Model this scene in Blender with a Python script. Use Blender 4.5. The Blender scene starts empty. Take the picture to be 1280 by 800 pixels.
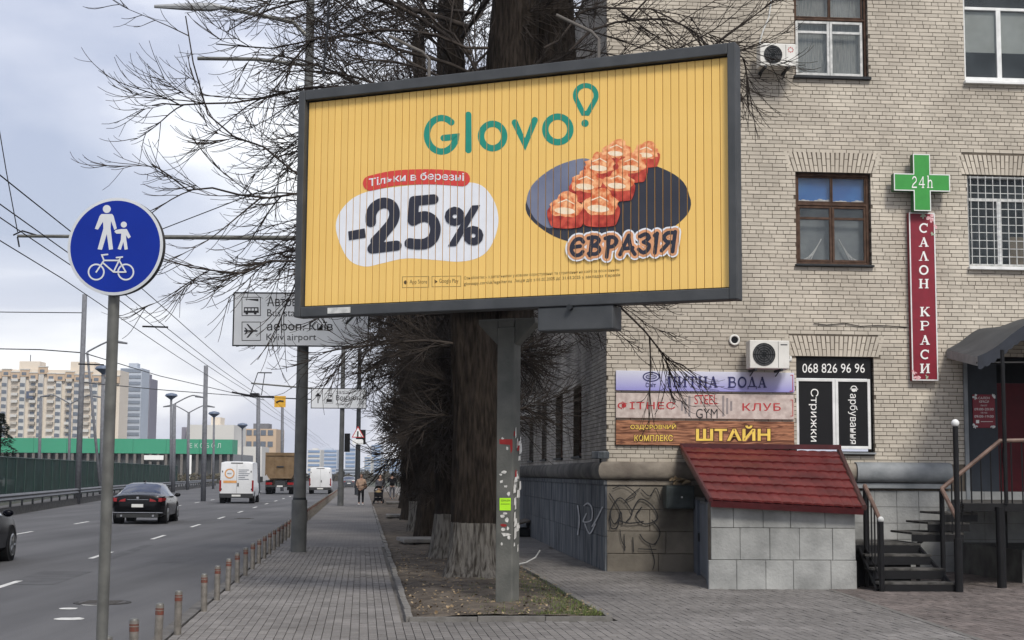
import bpy, bmesh, math, random
import numpy as np
from mathutils import Vector, Matrix
random.seed(7)
S = bpy.context.scene
COL = S.collection
# ------------------------------------------------------------------ camera
EYE = 1.75; FPX = 1850.0
TH = math.atan(193 / FPX); RO = 0.0075
cam_d = bpy.data.cameras.new("camera"); cam = bpy.data.objects.new("camera", cam_d); COL.objects.link(cam)
cam_d.sensor_width = 36; cam_d.lens = FPX / 1280 * 36; cam_d.clip_start = 0.1; cam_d.clip_end = 6000
CM = Matrix.Rotation(math.pi / 2 + TH, 3, 'X') @ Matrix.Rotation(RO, 3, 'Z')
cam.matrix_world = Matrix.Translation((0, 0, EYE)) @ CM.to_4x4()
S.camera = cam
# ------------------------------------------------------------------ world, sun, exposure
SUN_EL, SUN_AZ = math.radians(46), math.radians(160)      # azimuth clockwise from +Y
sdir = Vector((math.sin(SUN_AZ) * math.cos(SUN_EL), math.cos(SUN_AZ) * math.cos(SUN_EL), math.sin(SUN_EL)))
W = bpy.data.worlds.new("World"); S.world = W; W.use_nodes = True
nt = W.node_tree; N = nt.nodes; L = nt.links; N.clear()
out = N.new("ShaderNodeOutputWorld"); bg = N.new("ShaderNodeBackground"); L.new(bg.outputs[0], out.inputs[0])
sky = N.new("ShaderNodeTexSky"); sky.sky_type = 'NISHITA'; sky.sun_disc = False
sky.sun_elevation = SUN_EL; sky.sun_rotation = SUN_AZ; sky.air_density = 1.5; sky.dust_density = 2
SKY_STR = 0.09
tc = N.new("ShaderNodeTexCoord")
mp = N.new("ShaderNodeMapping"); mp.inputs['Scale'].default_value = (1, 1, 2.2); mp.inputs['Location'].default_value = (1.1, .4, .2)
L.new(tc.outputs['Generated'], mp.inputs[0])
n1 = N.new("ShaderNodeTexNoise"); n1.inputs['Scale'].default_value = 3.4; n1.inputs['Detail'].default_value = 6; n1.inputs['Roughness'].default_value = .47
n1.inputs['Distortion'].default_value = .25
L.new(mp.outputs[0], n1.inputs['Vector'])
cr = N.new("ShaderNodeValToRGB"); e = cr.color_ramp.elements
e[0].position = .38; e[0].color = (2.7, 2.95, 3.85, 1); e[1].position = .62; e[1].color = (6.9, 6.9, 7.0, 1)
m_ = e.new(.5); m_.color = (3.8, 3.95, 4.7, 1)
L.new(n1.outputs['Fac'], cr.inputs[0])
mix = N.new("ShaderNodeMix"); mix.data_type = 'RGBA'; mix.inputs['Factor'].default_value = .88
L.new(sky.outputs[0], mix.inputs[6]); L.new(cr.outputs[0], mix.inputs[7])
L.new(mix.outputs[2], bg.inputs[0]); bg.inputs[1].default_value = SKY_STR
sl = bpy.data.lights.new("sun", 'SUN'); sl.energy = 1.4; sl.angle = math.radians(15); sl.color = (1, .95, .87)
so = bpy.data.objects.new("sun", sl); COL.objects.link(so); so.rotation_euler = (-sdir).to_track_quat('-Z', 'Y').to_euler()
S.view_settings.view_transform = 'Standard'; S.view_settings.look = 'None'; S.view_settings.gamma = 1
S.view_settings.exposure = 1.05
# ------------------------------------------------------------------ pixel geometry (photograph's own 1280x800 pixels)
def ray(px, py): return CM @ Vector(((px - 640) / FPX, (400 - py) / FPX, -1))
def G(px, py, z=0.0):
    r = ray(px, py); t = (z - EYE) / r.z; return Vector((r.x * t, r.y * t, z))
def AT(px, py, Y):
    r = ray(px, py); t = Y / r.y; return Vector((r.x * t, Y, EYE + r.z * t))
CMI = CM.inverted()
def proj(p):
    q = CMI @ (Vector(p) - Vector((0, 0, EYE))); return (640 + FPX * q.x / -q.z, 400 - FPX * q.y / -q.z)
class Frame:
    """vertical plane through origin o turned by a about z: local x along it, local y behind it"""
    def __init__(s, o, a):
        s.o = Vector(o); s.a = a; s.ex = Vector((math.cos(a), math.sin(a), 0)); s.ey = Vector((-math.sin(a), math.cos(a), 0))
    def p(s, px, py, t=0.0):
        r = ray(px, py); c = Vector((0, 0, EYE)); k = ((s.o - c).dot(s.ey) + t) / r.dot(s.ey)
        q = c + r * k - s.o; return Vector((q.dot(s.ex), t, q.z + 0.0))
    def w(s, x, y, z): return s.o + s.ex * x + s.ey * y + Vector((0, 0, z))
    def l(s, q): q = Vector(q) - s.o; return Vector((q.dot(s.ex), q.dot(s.ey), q.z))
# ------------------------------------------------------------------ materials
MATS = {}
def mat(name, col, rough=.8, metal=0, var=.12, scale=6, bump=0, bscale=60, col2=None, island=0, coord='Object', stretch=None, spec=None, dirt=0, detail=4, fac2=(.35, .65), alpha=1, coat=0):
    if name in MATS: return MATS[name]
    m = bpy.data.materials.new(name); m.use_nodes = True; t = m.node_tree; n = t.nodes; l = t.links
    b = n['Principled BSDF']; b.inputs['Roughness'].default_value = rough; b.inputs['Metallic'].default_value = metal
    spec = spec if spec is not None else (.18 if rough >= .65 else .4)
    b.inputs['Specular IOR Level'].default_value = spec; b.inputs['Coat Weight'].default_value = coat
    if alpha < 1: b.inputs['Alpha'].default_value = alpha
    c = n.new('ShaderNodeTexCoord'); mpn = n.new('ShaderNodeMapping'); l.new(c.outputs[coord], mpn.inputs[0])
    if stretch: mpn.inputs['Scale'].default_value = stretch
    nz = n.new('ShaderNodeTexNoise'); nz.inputs['Scale'].default_value = scale; nz.inputs['Detail'].default_value = detail; l.new(mpn.outputs[0], nz.inputs['Vector'])
    r = n.new('ShaderNodeValToRGB'); r.color_ramp.elements[0].position = fac2[0]; r.color_ramp.elements[1].position = fac2[1]
    c2 = col2 if col2 else tuple(min(1, x * (1 + var)) for x in col); c1 = col if col2 else tuple(x * (1 - var) for x in col)
    r.color_ramp.elements[0].color = (*c1[:3], 1); r.color_ramp.elements[1].color = (*c2[:3], 1)
    l.new(nz.outputs['Fac'], r.inputs[0]); src = r.outputs[0]
    if dirt:
        nd = n.new('ShaderNodeTexNoise'); nd.inputs['Scale'].default_value = dirt[0]; nd.inputs['Detail'].default_value = 6; nd.inputs['Roughness'].default_value = .6; md = n.new('ShaderNodeMapping'); g0 = n.new('ShaderNodeNewGeometry'); l.new(g0.outputs['Position'], md.inputs[0]); md.inputs['Scale'].default_value = dirt[3] if len(dirt) > 3 else (1, 1, 1); l.new(md.outputs[0], nd.inputs['Vector'])
        rd = n.new('ShaderNodeMapRange'); rd.inputs[1].default_value = .33; rd.inputs[2].default_value = .62; rd.inputs[3].default_value = dirt[1]; rd.inputs[4].default_value = dirt[2]; l.new(nd.outputs['Fac'], rd.inputs[0])
        hd = n.new('ShaderNodeHueSaturation'); l.new(rd.outputs[0], hd.inputs['Value']); l.new(src, hd.inputs['Color']); src = hd.outputs[0]
    if island:
        g = n.new('ShaderNodeNewGeometry'); oi = n.new('ShaderNodeObjectInfo'); ad = n.new('ShaderNodeMath'); ad.operation = 'ADD'
        l.new(g.outputs['Random Per Island'], ad.inputs[0]); l.new(oi.outputs['Random'], ad.inputs[1])
        fr = n.new('ShaderNodeMath'); fr.operation = 'FRACT'; l.new(ad.outputs[0], fr.inputs[0])
        mr = n.new('ShaderNodeMapRange'); l.new(fr.outputs[0], mr.inputs[0]); mr.inputs[3].default_value = 1 - island; mr.inputs[4].default_value = 1 + island
        hs = n.new('ShaderNodeHueSaturation'); l.new(mr.outputs[0], hs.inputs['Value']); l.new(src, hs.inputs['Color']); src = hs.outputs[0]
    l.new(src, b.inputs['Base Color'])
    if bump:
        n2 = n.new('ShaderNodeTexNoise'); n2.inputs['Scale'].default_value = bscale; n2.inputs['Detail'].default_value = 5; l.new(mpn.outputs[0], n2.inputs['Vector'])
        bp = n.new('ShaderNodeBump'); bp.inputs['Strength'].default_value = bump; bp.inputs['Distance'].default_value = .02
        l.new(n2.outputs['Fac'], bp.inputs['Height']); l.new(bp.outputs[0], b.inputs['Normal'])
    MATS[name] = m; m['src'] = 1
    return m
def emis(name, col, s):
    m = bpy.data.materials.new(name); m.use_nodes = True; b = m.node_tree.nodes['Principled BSDF']
    b.inputs['Base Color'].default_value = (*col, 1); b.inputs['Emission Color'].default_value = (*col, 1); b.inputs['Emission Strength'].default_value = s
    return m
# ------------------------------------------------------------------ mesh building
class MB:
    def __init__(s): s.v = []; s.f = []
    def add(s, vs, fs):
        k = len(s.v); s.v += [tuple(x) for x in vs]; s.f += [tuple(i + k for i in f) for f in fs]; return s
    def box(s, x0, x1, y0, y1, z0, z1):
        return s.add([(x0, y0, z0), (x1, y0, z0), (x1, y1, z0), (x0, y1, z0), (x0, y0, z1), (x1, y0, z1), (x1, y1, z1), (x0, y1, z1)],
                     [(0, 3, 2, 1), (4, 5, 6, 7), (0, 1, 5, 4), (1, 2, 6, 5), (2, 3, 7, 6), (3, 0, 4, 7)])
    def hexa(s, lo, hi):
        """lo, hi: four corners each, same winding"""
        return s.add(list(lo) + list(hi), [(0, 3, 2, 1), (4, 5, 6, 7), (0, 1, 5, 4), (1, 2, 6, 5), (2, 3, 7, 6), (3, 0, 4, 7)])
    def prism(s, poly, y0, y1):
        """outline in x,z extruded along y"""
        n = len(poly); v = [(p[0], y0, p[1]) for p in poly] + [(p[0], y1, p[1]) for p in poly]
        return s.add(v, [tuple(range(n)), tuple(range(2 * n - 1, n - 1, -1))] + [(i, i + n, (i + 1) % n + n, (i + 1) % n) for i in range(n)])
    def prismx(s, poly, x0, x1):
        n = len(poly); v = [(x0, p[0], p[1]) for p in poly] + [(x1, p[0], p[1]) for p in poly]
        return s.add(v, [tuple(range(n)), tuple(range(2 * n - 1, n - 1, -1))] + [(i, i + n, (i + 1) % n + n, (i + 1) % n) for i in range(n)])
    def prismz(s, poly, z0, z1):
        n = len(poly); v = [(p[0], p[1], z0) for p in poly] + [(p[0], p[1], z1) for p in poly]
        return s.add(v, [tuple(range(n - 1, -1, -1)), tuple(range(n, 2 * n))] + [(i, (i + 1) % n, (i + 1) % n + n, i + n) for i in range(n)])
    def tube(s, pts, rad, n=8, caps=True):
        pts = [Vector(p) for p in pts]; k = len(pts)
        if not hasattr(rad, '__len__'): rad = [rad] * k
        vs = []; ref = None
        for i, p in enumerate(pts):
            d = (pts[min(i + 1, k - 1)] - pts[max(i - 1, 0)])
            if d.length < 1e-9: d = Vector((0, 0, 1))
            d.normalize()
            if ref is None: ref = Vector((0, 0, 1)) if abs(d.z) < .9 else Vector((1, 0, 0))
            a = d.cross(ref).normalized(); b = a.cross(d); ref = b if abs(b.dot(d)) < .9 else ref
            for j in range(n):
                t = 2 * math.pi * j / n; vs.append(p + (a * math.cos(t) + b * math.sin(t)) * rad[i])
        fs = [(i * n + j, i * n + (j + 1) % n, (i + 1) * n + (j + 1) % n, (i + 1) * n + j) for i in range(k - 1) for j in range(n)]
        if caps: fs += [tuple(range(n - 1, -1, -1)), tuple(range((k - 1) * n, k * n))]
        return s.add(vs, fs)
    def cyl(s, p0, p1, r, n=16, r1=None): return s.tube([p0, p1], [r, r if r1 is None else r1], n)
    def sphere(s, c, r, n=12, m=8, sc=(1, 1, 1)):
        vs = [(c[0], c[1], c[2] - r * sc[2])]
        for i in range(1, m):
            a = -math.pi / 2 + math.pi * i / m
            for j in range(n):
                b = 2 * math.pi * j / n; vs.append((c[0] + r * math.cos(a) * math.cos(b) * sc[0], c[1] + r * math.cos(a) * math.sin(b) * sc[1], c[2] + r * math.sin(a) * sc[2]))
        vs.append((c[0], c[1], c[2] + r * sc[2])); fs = [(0, 1 + (j + 1) % n, 1 + j) for j in range(n)]
        for i in range(m - 2):
            for j in range(n): fs.append((1 + i * n + j, 1 + i * n + (j + 1) % n, 1 + (i + 1) * n + (j + 1) % n, 1 + (i + 1) * n + j))
        t = len(vs) - 1; fs += [(t, 1 + (m - 2) * n + j, 1 + (m - 2) * n + (j + 1) % n) for j in range(n)]
        return s.add(vs, fs)
    def build(s, name, m, parent=None, smooth=False, bevel=0, seg=2, recalc=True):
        me = bpy.data.meshes.new(name); me.from_pydata(s.v, [], s.f); me.materials.append(m)
        if recalc and len(s.f) < 60000:
            bm = bmesh.new(); bm.from_mesh(me); bmesh.ops.recalc_face_normals(bm, faces=bm.faces); bm.to_mesh(me); bm.free()
        o = bpy.data.objects.new(name, me); COL.objects.link(o)
        if parent: o.parent = parent
        if smooth:
            me.polygons.foreach_set('use_smooth', [True] * len(me.polygons))
            if smooth == 'auto':
                md = o.modifiers.new('es', 'EDGE_SPLIT'); md.split_angle = math.radians(40)
        if bevel:
            md = o.modifiers.new('bev', 'BEVEL'); md.width = bevel; md.segments = seg; md.limit_method = 'ANGLE'
        return o
def tag(o, label=None, cat=None, group=None, kind=None):
    if label: o['label'] = label
    if cat: o['category'] = cat
    if group: o['group'] = group
    if kind: o['kind'] = kind
    return o
def thing(name, label, cat, loc=(0, 0, 0), rz=0, group=None):
    o = bpy.data.objects.new(name, None); COL.objects.link(o); o.location = loc; o.rotation_euler = (0, 0, rz); o.empty_display_size = .2
    return tag(o, label, cat, group)
def shared(me, name, parent, loc=(0, 0, 0), rot=(0, 0, 0), sc=(1, 1, 1)):
    o = bpy.data.objects.new(name, me); COL.objects.link(o); o.parent = parent; o.location = loc; o.rotation_euler = rot; o.scale = sc; return o
def kids(o): return [c for c in list(bpy.data.objects) if c.parent == o]
def copy_tree(root, ch, loc, rz, label, sc=None):
    """ch: list of (part, [sub-parts]) gathered once"""
    r = root.copy(); COL.objects.link(r); r.location = loc; r.rotation_euler = (0, 0, rz); r['label'] = label
    if sc: r.scale = sc
    for c, gs in ch:
        d = c.copy(); COL.objects.link(d); d.parent = r
        for g in gs:
            q = g.copy(); COL.objects.link(q); q.parent = d
    return r
def tree_of(root): return [(c, kids(c)) for c in kids(root)]
def flip(o):
    return o
# ------------------------------------------------------------------ flat print: text and strokes laid out in a plane
_tcache = {}
def text_mesh(body, bold=0.0, res=3, track=1.0):
    key = (body, bold, res, track)
    if key in _tcache: return _tcache[key]
    cu = bpy.data.curves.new('lettering', 'FONT'); cu.body = body; cu.size = 1; cu.offset = bold; cu.resolution_u = res; cu.space_character = track
    ob = bpy.data.objects.new('lettering', cu); COL.objects.link(ob); bpy.context.view_layer.update()
    me = bpy.data.meshes.new_from_object(ob.evaluated_get(bpy.context.evaluated_depsgraph_get()))
    v = np.array([q.co[:2] for q in me.vertices]); f = [tuple(p.vertices) for p in me.polygons]
    bpy.data.objects.remove(ob); bpy.data.curves.remove(cu); bpy.data.meshes.remove(me)
    lo = v.min(0); hi = v.max(0); v = (v - lo) / (hi - lo)
    _tcache[key] = (v, f); return v, f
def quadpx(v, q):
    """unit square to pixel quad (tl, tr, br, bl)"""
    tl, tr, br, bl = [np.array(p, float) for p in q]; x = v[:, 0:1]; y = v[:, 1:2]
    return (bl * (1 - x) + br * x) * (1 - y) + (tl * (1 - x) + tr * x) * y
def box4(x0, y0, x1, y1, sl=0, sr=None): return [(x0, y0), (x1, y0), (x1, y1), (x0, y1)]
def ribbon(pts, w, closed=False, rnd=True):
    """flat stroke in pixel space -> list of (verts, faces)"""
    P = [np.array(p, float) for p in pts]; n = len(P); vs = []; fs = []
    for i in range(n):
        if closed: a = P[(i - 1) % n]; b = P[(i + 1) % n]
        else: a = P[max(i - 1, 0)]; b = P[min(i + 1, n - 1)]
        d1 = P[i] - a; d2 = b - P[i]
        def un(d):
            L_ = np.hypot(*d); return d / L_ if L_ > 1e-9 else None
        u1 = un(d1); u2 = un(d2)
        if u1 is None: u1 = u2
        if u2 is None: u2 = u1
        t = u1 + u2; t = t / max(1e-6, np.hypot(*t)); nn = np.array([-t[1], t[0]]); c = max(.5, nn @ np.array([-u1[1], u1[0]]))
        vs += [P[i] + nn * w / 2 / c, P[i] - nn * w / 2 / c]
    for i in range(n if closed else n - 1):
        j = (i + 1) % n; fs.append((2 * i, 2 * j, 2 * j + 1, 2 * i + 1))
    out_ = [(vs, fs)]
    if rnd and not closed:
        for e_ in (P[0], P[-1]):
            c = [e_ + np.array([math.cos(t), math.sin(t)]) * w / 2 for t in np.linspace(0, 2 * math.pi, 17)[:-1]]; out_.append((c, [tuple(range(16))]))
    return out_
def ell(cx, cy, rx, ry, n=32, rot=0, a0=0, a1=2 * math.pi, close=True):
    t = np.linspace(a0, a1, n + 1); t = t[:-1] if close else t
    x = rx * np.cos(t); y = ry * np.sin(t); c, s_ = math.cos(rot), math.sin(rot)
    return [(cx + x[i] * c - y[i] * s_, cy + x[i] * s_ + y[i] * c) for i in range(len(t))]
def spline(pts, k=6, closed=True):
    P = np.array(pts, float); n = len(P); o = []
    for i in range(n if closed else n - 1):
        p0, p1, p2, p3 = (P[(i + j) % n] if closed else P[min(max(i + j, 0), n - 1)] for j in (-1, 0, 1, 2))
        for t in np.linspace(0, 1, k, endpoint=False):
            o.append(tuple(.5 * ((2 * p1) + (p2 - p0) * t + (2 * p0 - 5 * p1 + 4 * p2 - p3) * t * t + (3 * p1 - p0 - 3 * p2 + p3) * t ** 3)))
    if not closed: o.append(tuple(P[-1]))
    return o
def flat(name, shapes, fr, off, m, parent, cut=None, step=.0003):
    """shapes: list of (pixel verts, faces) laid on frame fr at distance off in front of it"""
    mb = MB()
    for k, (v, f) in enumerate(shapes):
        mb.add([fr.p(q[0], q[1], -(off + k * step)) for q in v], f)
    me = bpy.data.meshes.new(name); me.from_pydata(mb.v, [], mb.f); me.materials.append(m)
    bm = bmesh.new(); bm.from_mesh(me)
    if any(len(f.verts) > 4 for f in bm.faces): bmesh.ops.triangulate(bm, faces=[f for f in bm.faces if len(f.verts) > 4])
    if cut:
        xs = [v.co.x for v in bm.verts]; lo, hi = min(xs), max(xs)
        for (a, b) in cut:
            if b < lo or a > hi: continue
            for c in (a, b):
                bmesh.ops.bisect_plane(bm, geom=bm.verts[:] + bm.edges[:] + bm.faces[:], dist=1e-6, plane_co=(c, 0, 0), plane_no=(1, 0, 0))
            d = [f for f in bm.faces if a < f.calc_center_median().x < b]
            bmesh.ops.delete(bm, geom=d, context='FACES')
    for f in bm.faces:
        f.normal_update()
        if f.normal.y > 0: f.normal_flip()
    bm.to_mesh(me); bm.free()
    o = bpy.data.objects.new(name, me); COL.objects.link(o); o.parent = parent; return o
def T(body, quad, bold=0.0, track=1.0, res=3):
    v, f = text_mesh(body, bold, res, track); return [(quadpx(v, quad), f)]
def poly(pts): return [(pts, [tuple(range(len(pts)))])]
# slab-serif letters as strokes in a unit box (x right, y up): (points, width)
def _arc(cx, cy, rx, ry, a0, a1, n=14): return [(cx + rx * math.cos(math.radians(a)), cy + ry * math.sin(math.radians(a))) for a in np.linspace(a0, a1, n)]
TK, TN = .20, .09
def _stem(x): return [([(x, 0), (x, 1)], TK), ([(x - .19, .04), (x + .19, .04)], TN), ([(x - .19, .96), (x + .19, .96)], TN)]
GL = {
 'С': [(_arc(.52, .5, .40, .45, 48, 312), .16), ([(.84, .66), (.84, .98)], TN)],
 'О': [(_arc(.5, .5, .39, .44, 0, 360, 28), .17)],
 'А': [([(.16, 0), (.5, .98)], TN), ([(.48, 1), (.82, 0)], TK), ([(.27, .33), (.74, .33)], TN), ([(0, .04), (.34, .04)], TN), ([(.62, .04), (1, .04)], TN)],
 'Л': [([(.16, 0), (.46, .98)], TN), ([(.46, 1), (.80, 0)], TK), ([(0, .04), (.34, .04)], TN), ([(.6, .04), (1, .04)], TN)],
 'Н': _stem(.2) + _stem(.8) + [([(.2, .5), (.8, .5)], TN)],
 'П': _stem(.2) + _stem(.8) + [([(.2, .95), (.8, .95)], .1)],
 'И': _stem(.2) + _stem(.8) + [([(.24, .1), (.76, .9)], TN)],
 'К': _stem(.2) + [([(.25, .42), (.80, .96)], TN), ([(.42, .55), (.84, .04)], TK), ([(.62, .96), (.96, .96)], TN), ([(.66, .04), (1, .04)], TN)],
 'Р': _stem(.22) + [([(.25, .95), (.6, .95)] + _arc(.6, .72, .25, .23, 90, -90, 10) + [(.25, .49)], .11)],
 'В': _stem(.22) + [([(.25, .95), (.56, .95)] + _arc(.56, .74, .22, .21, 90, -90, 10) + [(.25, .53)], .11), ([(.25, .53), (.6, .53)] + _arc(.6, .29, .27, .24, 90, -90, 10) + [(.25, .05)], .11)],
 'Т': [([(.5, 0), (.5, 1)], TK), ([(.3, .04), (.7, .04)], TN), ([(.05, .95), (.95, .95)], .1), ([(.07, .95), (.07, .7)], TN), ([(.93, .95), (.93, .7)], TN)],
 'Д': [([(.2, .1), (.46, .97)], TN), ([(.46, 1), (.76, .1)], TK), ([(.02, .1), (.98, .1)], .1), ([(.05, .1), (.05, -.15)], TN), ([(.95, .1), (.95, -.15)], TN)],
 '2': [(_arc(.5, .7, .3, .27, 170, -30, 12) + [(.3, .3), (.14, .06)], .11), ([(.12, .06), (.88, .06)], .12)],
 '4': [([(.68, 0), (.68, 1)], .14), ([(.66, .95), (.08, .3)], .07), ([(.06, .3), (.95, .3)], .09), ([(.5, .04), (.86, .04)], .07)],
 'h': [([(.25, 0), (.25, 1)], .13), ([(.27, .42), (.36, .58)] + _arc(.55, .4, .2, .22, 110, 0, 8) + [(.75, 0)], .11), ([(.1, .04), (.42, .04)], .07), ([(.6, .04), (.92, .04)], .07), ([(.1, .96), (.25, .96)], .07)],
}
def slab(ch, q):
    out_ = []
    for pts, w in GL[ch]:
        for v, f in ribbon(pts, w, rnd=False): out_.append((quadpx(np.array(v), q), f))
    return out_
def icon_person(cx, top, h, lean=0):
    """walker pictogram in pixels"""
    k = h / 100; s_ = lambda pts: [(cx + x * k, top + y * k) for x, y in pts]
    o = poly(s_(ell(0, 8, 8.5, 8.5, 16)))
    o += poly(s_([(-15, 19), (15, 19), (17, 24), (28, 56), (22, 59), (12, 38), (9, 50), (14, 98), (4, 98), (0, 62), (-12, 98), (-21, 98), (-9, 50), (-11, 36), (-22, 55), (-28, 51), (-17, 23)]))
    return o
# ================================================================== materials in use
M = {}
M['asphalt'] = mat('asphalt', (.086, .086, .090), .9, var=.0, col2=(.114, .114, .118), scale=.5, detail=9, dirt=(.9, .82, 1.1, (1, .05, 1)), bump=.35, bscale=90, coord='Object', stretch=(1, .25, 1))
M['ground'] = mat('ground', (.07, .075, .06), .95, var=.2, scale=.05)
M['joint'] = mat('paving_joint', (.145, .135, .125), .95, var=.15, scale=3, bump=.2)
M['paver'] = mat('paver', (.145, .137, .130), .85, col2=(.195, .184, .175), scale=1.1, island=.12, dirt=(.5, .85, 1.1), bump=.3, bscale=120)
M['paver_red'] = mat('paver_red', (.115, .10, .093), .85, col2=(.165, .14, .13), scale=1.3, island=.2, bump=.3, bscale=120)
M['kerb'] = mat('kerb_concrete', (.155, .148, .138), .9, var=.2, scale=4, bump=.4, bscale=50, island=.1)
M['soil'] = mat('soil', (.055, .045, .036), .98, col2=(.12, .10, .08), scale=3, bump=1, bscale=25)
M['grass'] = mat('grass', (.07, .095, .03), .8, col2=(.13, .15, .05), scale=2, island=.35)
M['leaf'] = mat('dead_leaf', (.16, .11, .06), .9, col2=(.28, .22, .14), scale=9, island=.4)
M['paint'] = mat('road_paint', (.55, .55, .53), .8, var=.25, scale=6)
M['brick'] = mat('silicate_brick', (.45, .405, .34), .9, col2=(.56, .51, .43), scale=.8, island=.11, dirt=(.55, .80, 1.06, (1, 1, .45)), bump=.25, bscale=70)
M['brick_side'] = mat('shaded_silicate_brick', (.27, .255, .235), .92, col2=(.44, .41, .37), scale=.9, island=.16, bump=.25, bscale=70)  # darker copy of the front brick: tree shade put into the colour
M['mortar'] = mat('mortar', (.13, .11, .088), .95, var=.2, scale=5, bump=.3)
M['plaster'] = mat('old_plaster', (.14, .12, .10), .92, col2=(.27, .24, .20), scale=2.2, bump=.5, bscale=14)
M['stone'] = mat('plinth_stone', (.10, .09, .076), .9, col2=(.23, .205, .17), scale=1.3, detail=8, bump=.5, bscale=16, island=.08)
M['panelgrey'] = mat('streaked_panel', (.05, .058, .072), .85, col2=(.16, .17, .18), scale=3.2, stretch=(2.5, 2.5, .35), bump=.3, island=.1)
M['lightblock'] = mat('light_grey_block', (.22, .225, .22), .85, col2=(.37, .375, .365), scale=1.6, detail=8, dirt=(1.2, .8, 1.05), bump=.5, bscale=22, island=.07)
M['greypipe'] = mat('grey_painted_plaster', (.17, .185, .195), .6, col2=(.25, .265, .275), scale=3, bump=.25, bscale=20)
M['oldwood'] = mat('brown_painted_wood', (.055, .032, .022), .7, col2=(.10, .06, .042), scale=8, bump=.3)
M['whitepaint'] = mat('white_window_paint', (.62, .63, .62), .5, col2=(.76, .77, .76), scale=5)
M['oldwhite'] = mat('worn_white_paint', (.42, .43, .42), .6, col2=(.62, .62, .6), scale=12)
M['glass'] = mat('window_glass', (.10, .12, .13), .06, var=.3, scale=1.5, alpha=.22, spec=.8)
M['dark'] = mat('dark_interior', (.012, .013, .015), .9)
M['curtain'] = mat('net_curtain', (.25, .27, .26), .9, col2=(.42, .43, .41), scale=4, stretch=(14, 1, 1))
M['blind'] = mat('pale_blind', (.42, .45, .42), .8, var=.05)
M['blueboard'] = mat('blue_board', (.02, .14, .50), .6, col2=(.05, .26, .70), scale=2)
M['snow'] = mat('white_stuffing', (.7, .7, .68), .9, var=.1, bump=.6, bscale=30)
M['film'] = mat('black_film', (.008, .008, .009), .4, spec=.25, var=.05)
M['white'] = mat('white_print', (.80, .80, .78), .6, var=.02)
M['acwhite'] = mat('ac_white', (.60, .59, .55), .5, col2=(.70, .69, .65), scale=3)
M['acdark'] = mat('ac_grille', (.05, .052, .055), .6)
M['metal_dark'] = mat('dark_painted_steel', (.022, .025, .028), .55, spec=.25, var=.2, scale=5)
M['frame_grey'] = mat('billboard_frame_grey', (.040, .044, .048), .55, col2=(.058, .062, .066), scale=3, bump=.1)
M['post_grey'] = mat('post_paint', (.088, .091, .083), .75, col2=(.13, .13, .118), scale=3, bump=.3, bscale=30)
M['green'] = mat('cross_green', (.035, .27, .045), .45, var=.06)
M['maroon'] = mat('maroon_sign', (.20, .008, .022), .45, var=.1)
M['navy'] = mat('navy_print', (.02, .022, .11), .5)
M['redprint'] = mat('red_print', (.42, .03, .035), .5)
M['black'] = mat('black_print', (.012, .012, .014), .5)
M['roofred'] = mat('red_metal_tile', (.085, .011, .012), .5, col2=(.145, .024, .023), scale=2, dirt=(1.5, .75, 1.1), spec=.3, island=.05, bump=.1, bscale=40)
M['steelblack'] = mat('black_steel', (.007, .007, .008), .5, spec=.25, var=.2)
M['wood_rail'] = mat('varnished_rail', (.095, .058, .045), .55, col2=(.17, .11, .085), scale=6)
M['greydoor'] = mat('grey_steel_door', (.10, .11, .125), .5, var=.15, scale=2)
M['maroondoor'] = mat('maroon_door', (.07, .004, .008), .5, spec=.2, var=.1)
M['tread'] = mat('worn_tread', (.035, .034, .032), .85, col2=(.10, .096, .09), scale=7, bump=.3)

CA, SA = math.cos(.0997), math.sin(.0997)
def RF(x, y, z=0): return Vector((x * CA - y * SA, x * SA + y * CA, z))
def LF(p): return (p[0] * CA + p[1] * SA, -p[0] * SA + p[1] * CA)
RROT = .0997
# ================================================================== ground, road, pavement
def sheet(name, pts, z, m, parent=None, kind='structure'):
    o = MB().add([(p[0], p[1], z) for p in pts], [tuple(range(len(pts)))]).build(name, m, parent)
    if kind and not parent: o['kind'] = kind
    return o
sheet('ground', [(-1500, -60), (1500, -60), (1500, 2600), (-1500, 2600)], -.22, M['ground'])
KX = -2.17; RZ = -.10
road = sheet('road', [RF(KX, -20), RF(KX, 170), RF(-3.5, 320), RF(-6, 900), RF(-60, 900), RF(-26, 160), RF(-17, 60), RF(-12.5, 20), RF(-12.5, -20)], RZ, M['asphalt'])
pave = sheet('pavement', [RF(KX + .15, -20), RF(14, -20), RF(30, 30), RF(30, 200), RF(KX + .15, 200)], -.03, M['joint'])
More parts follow.
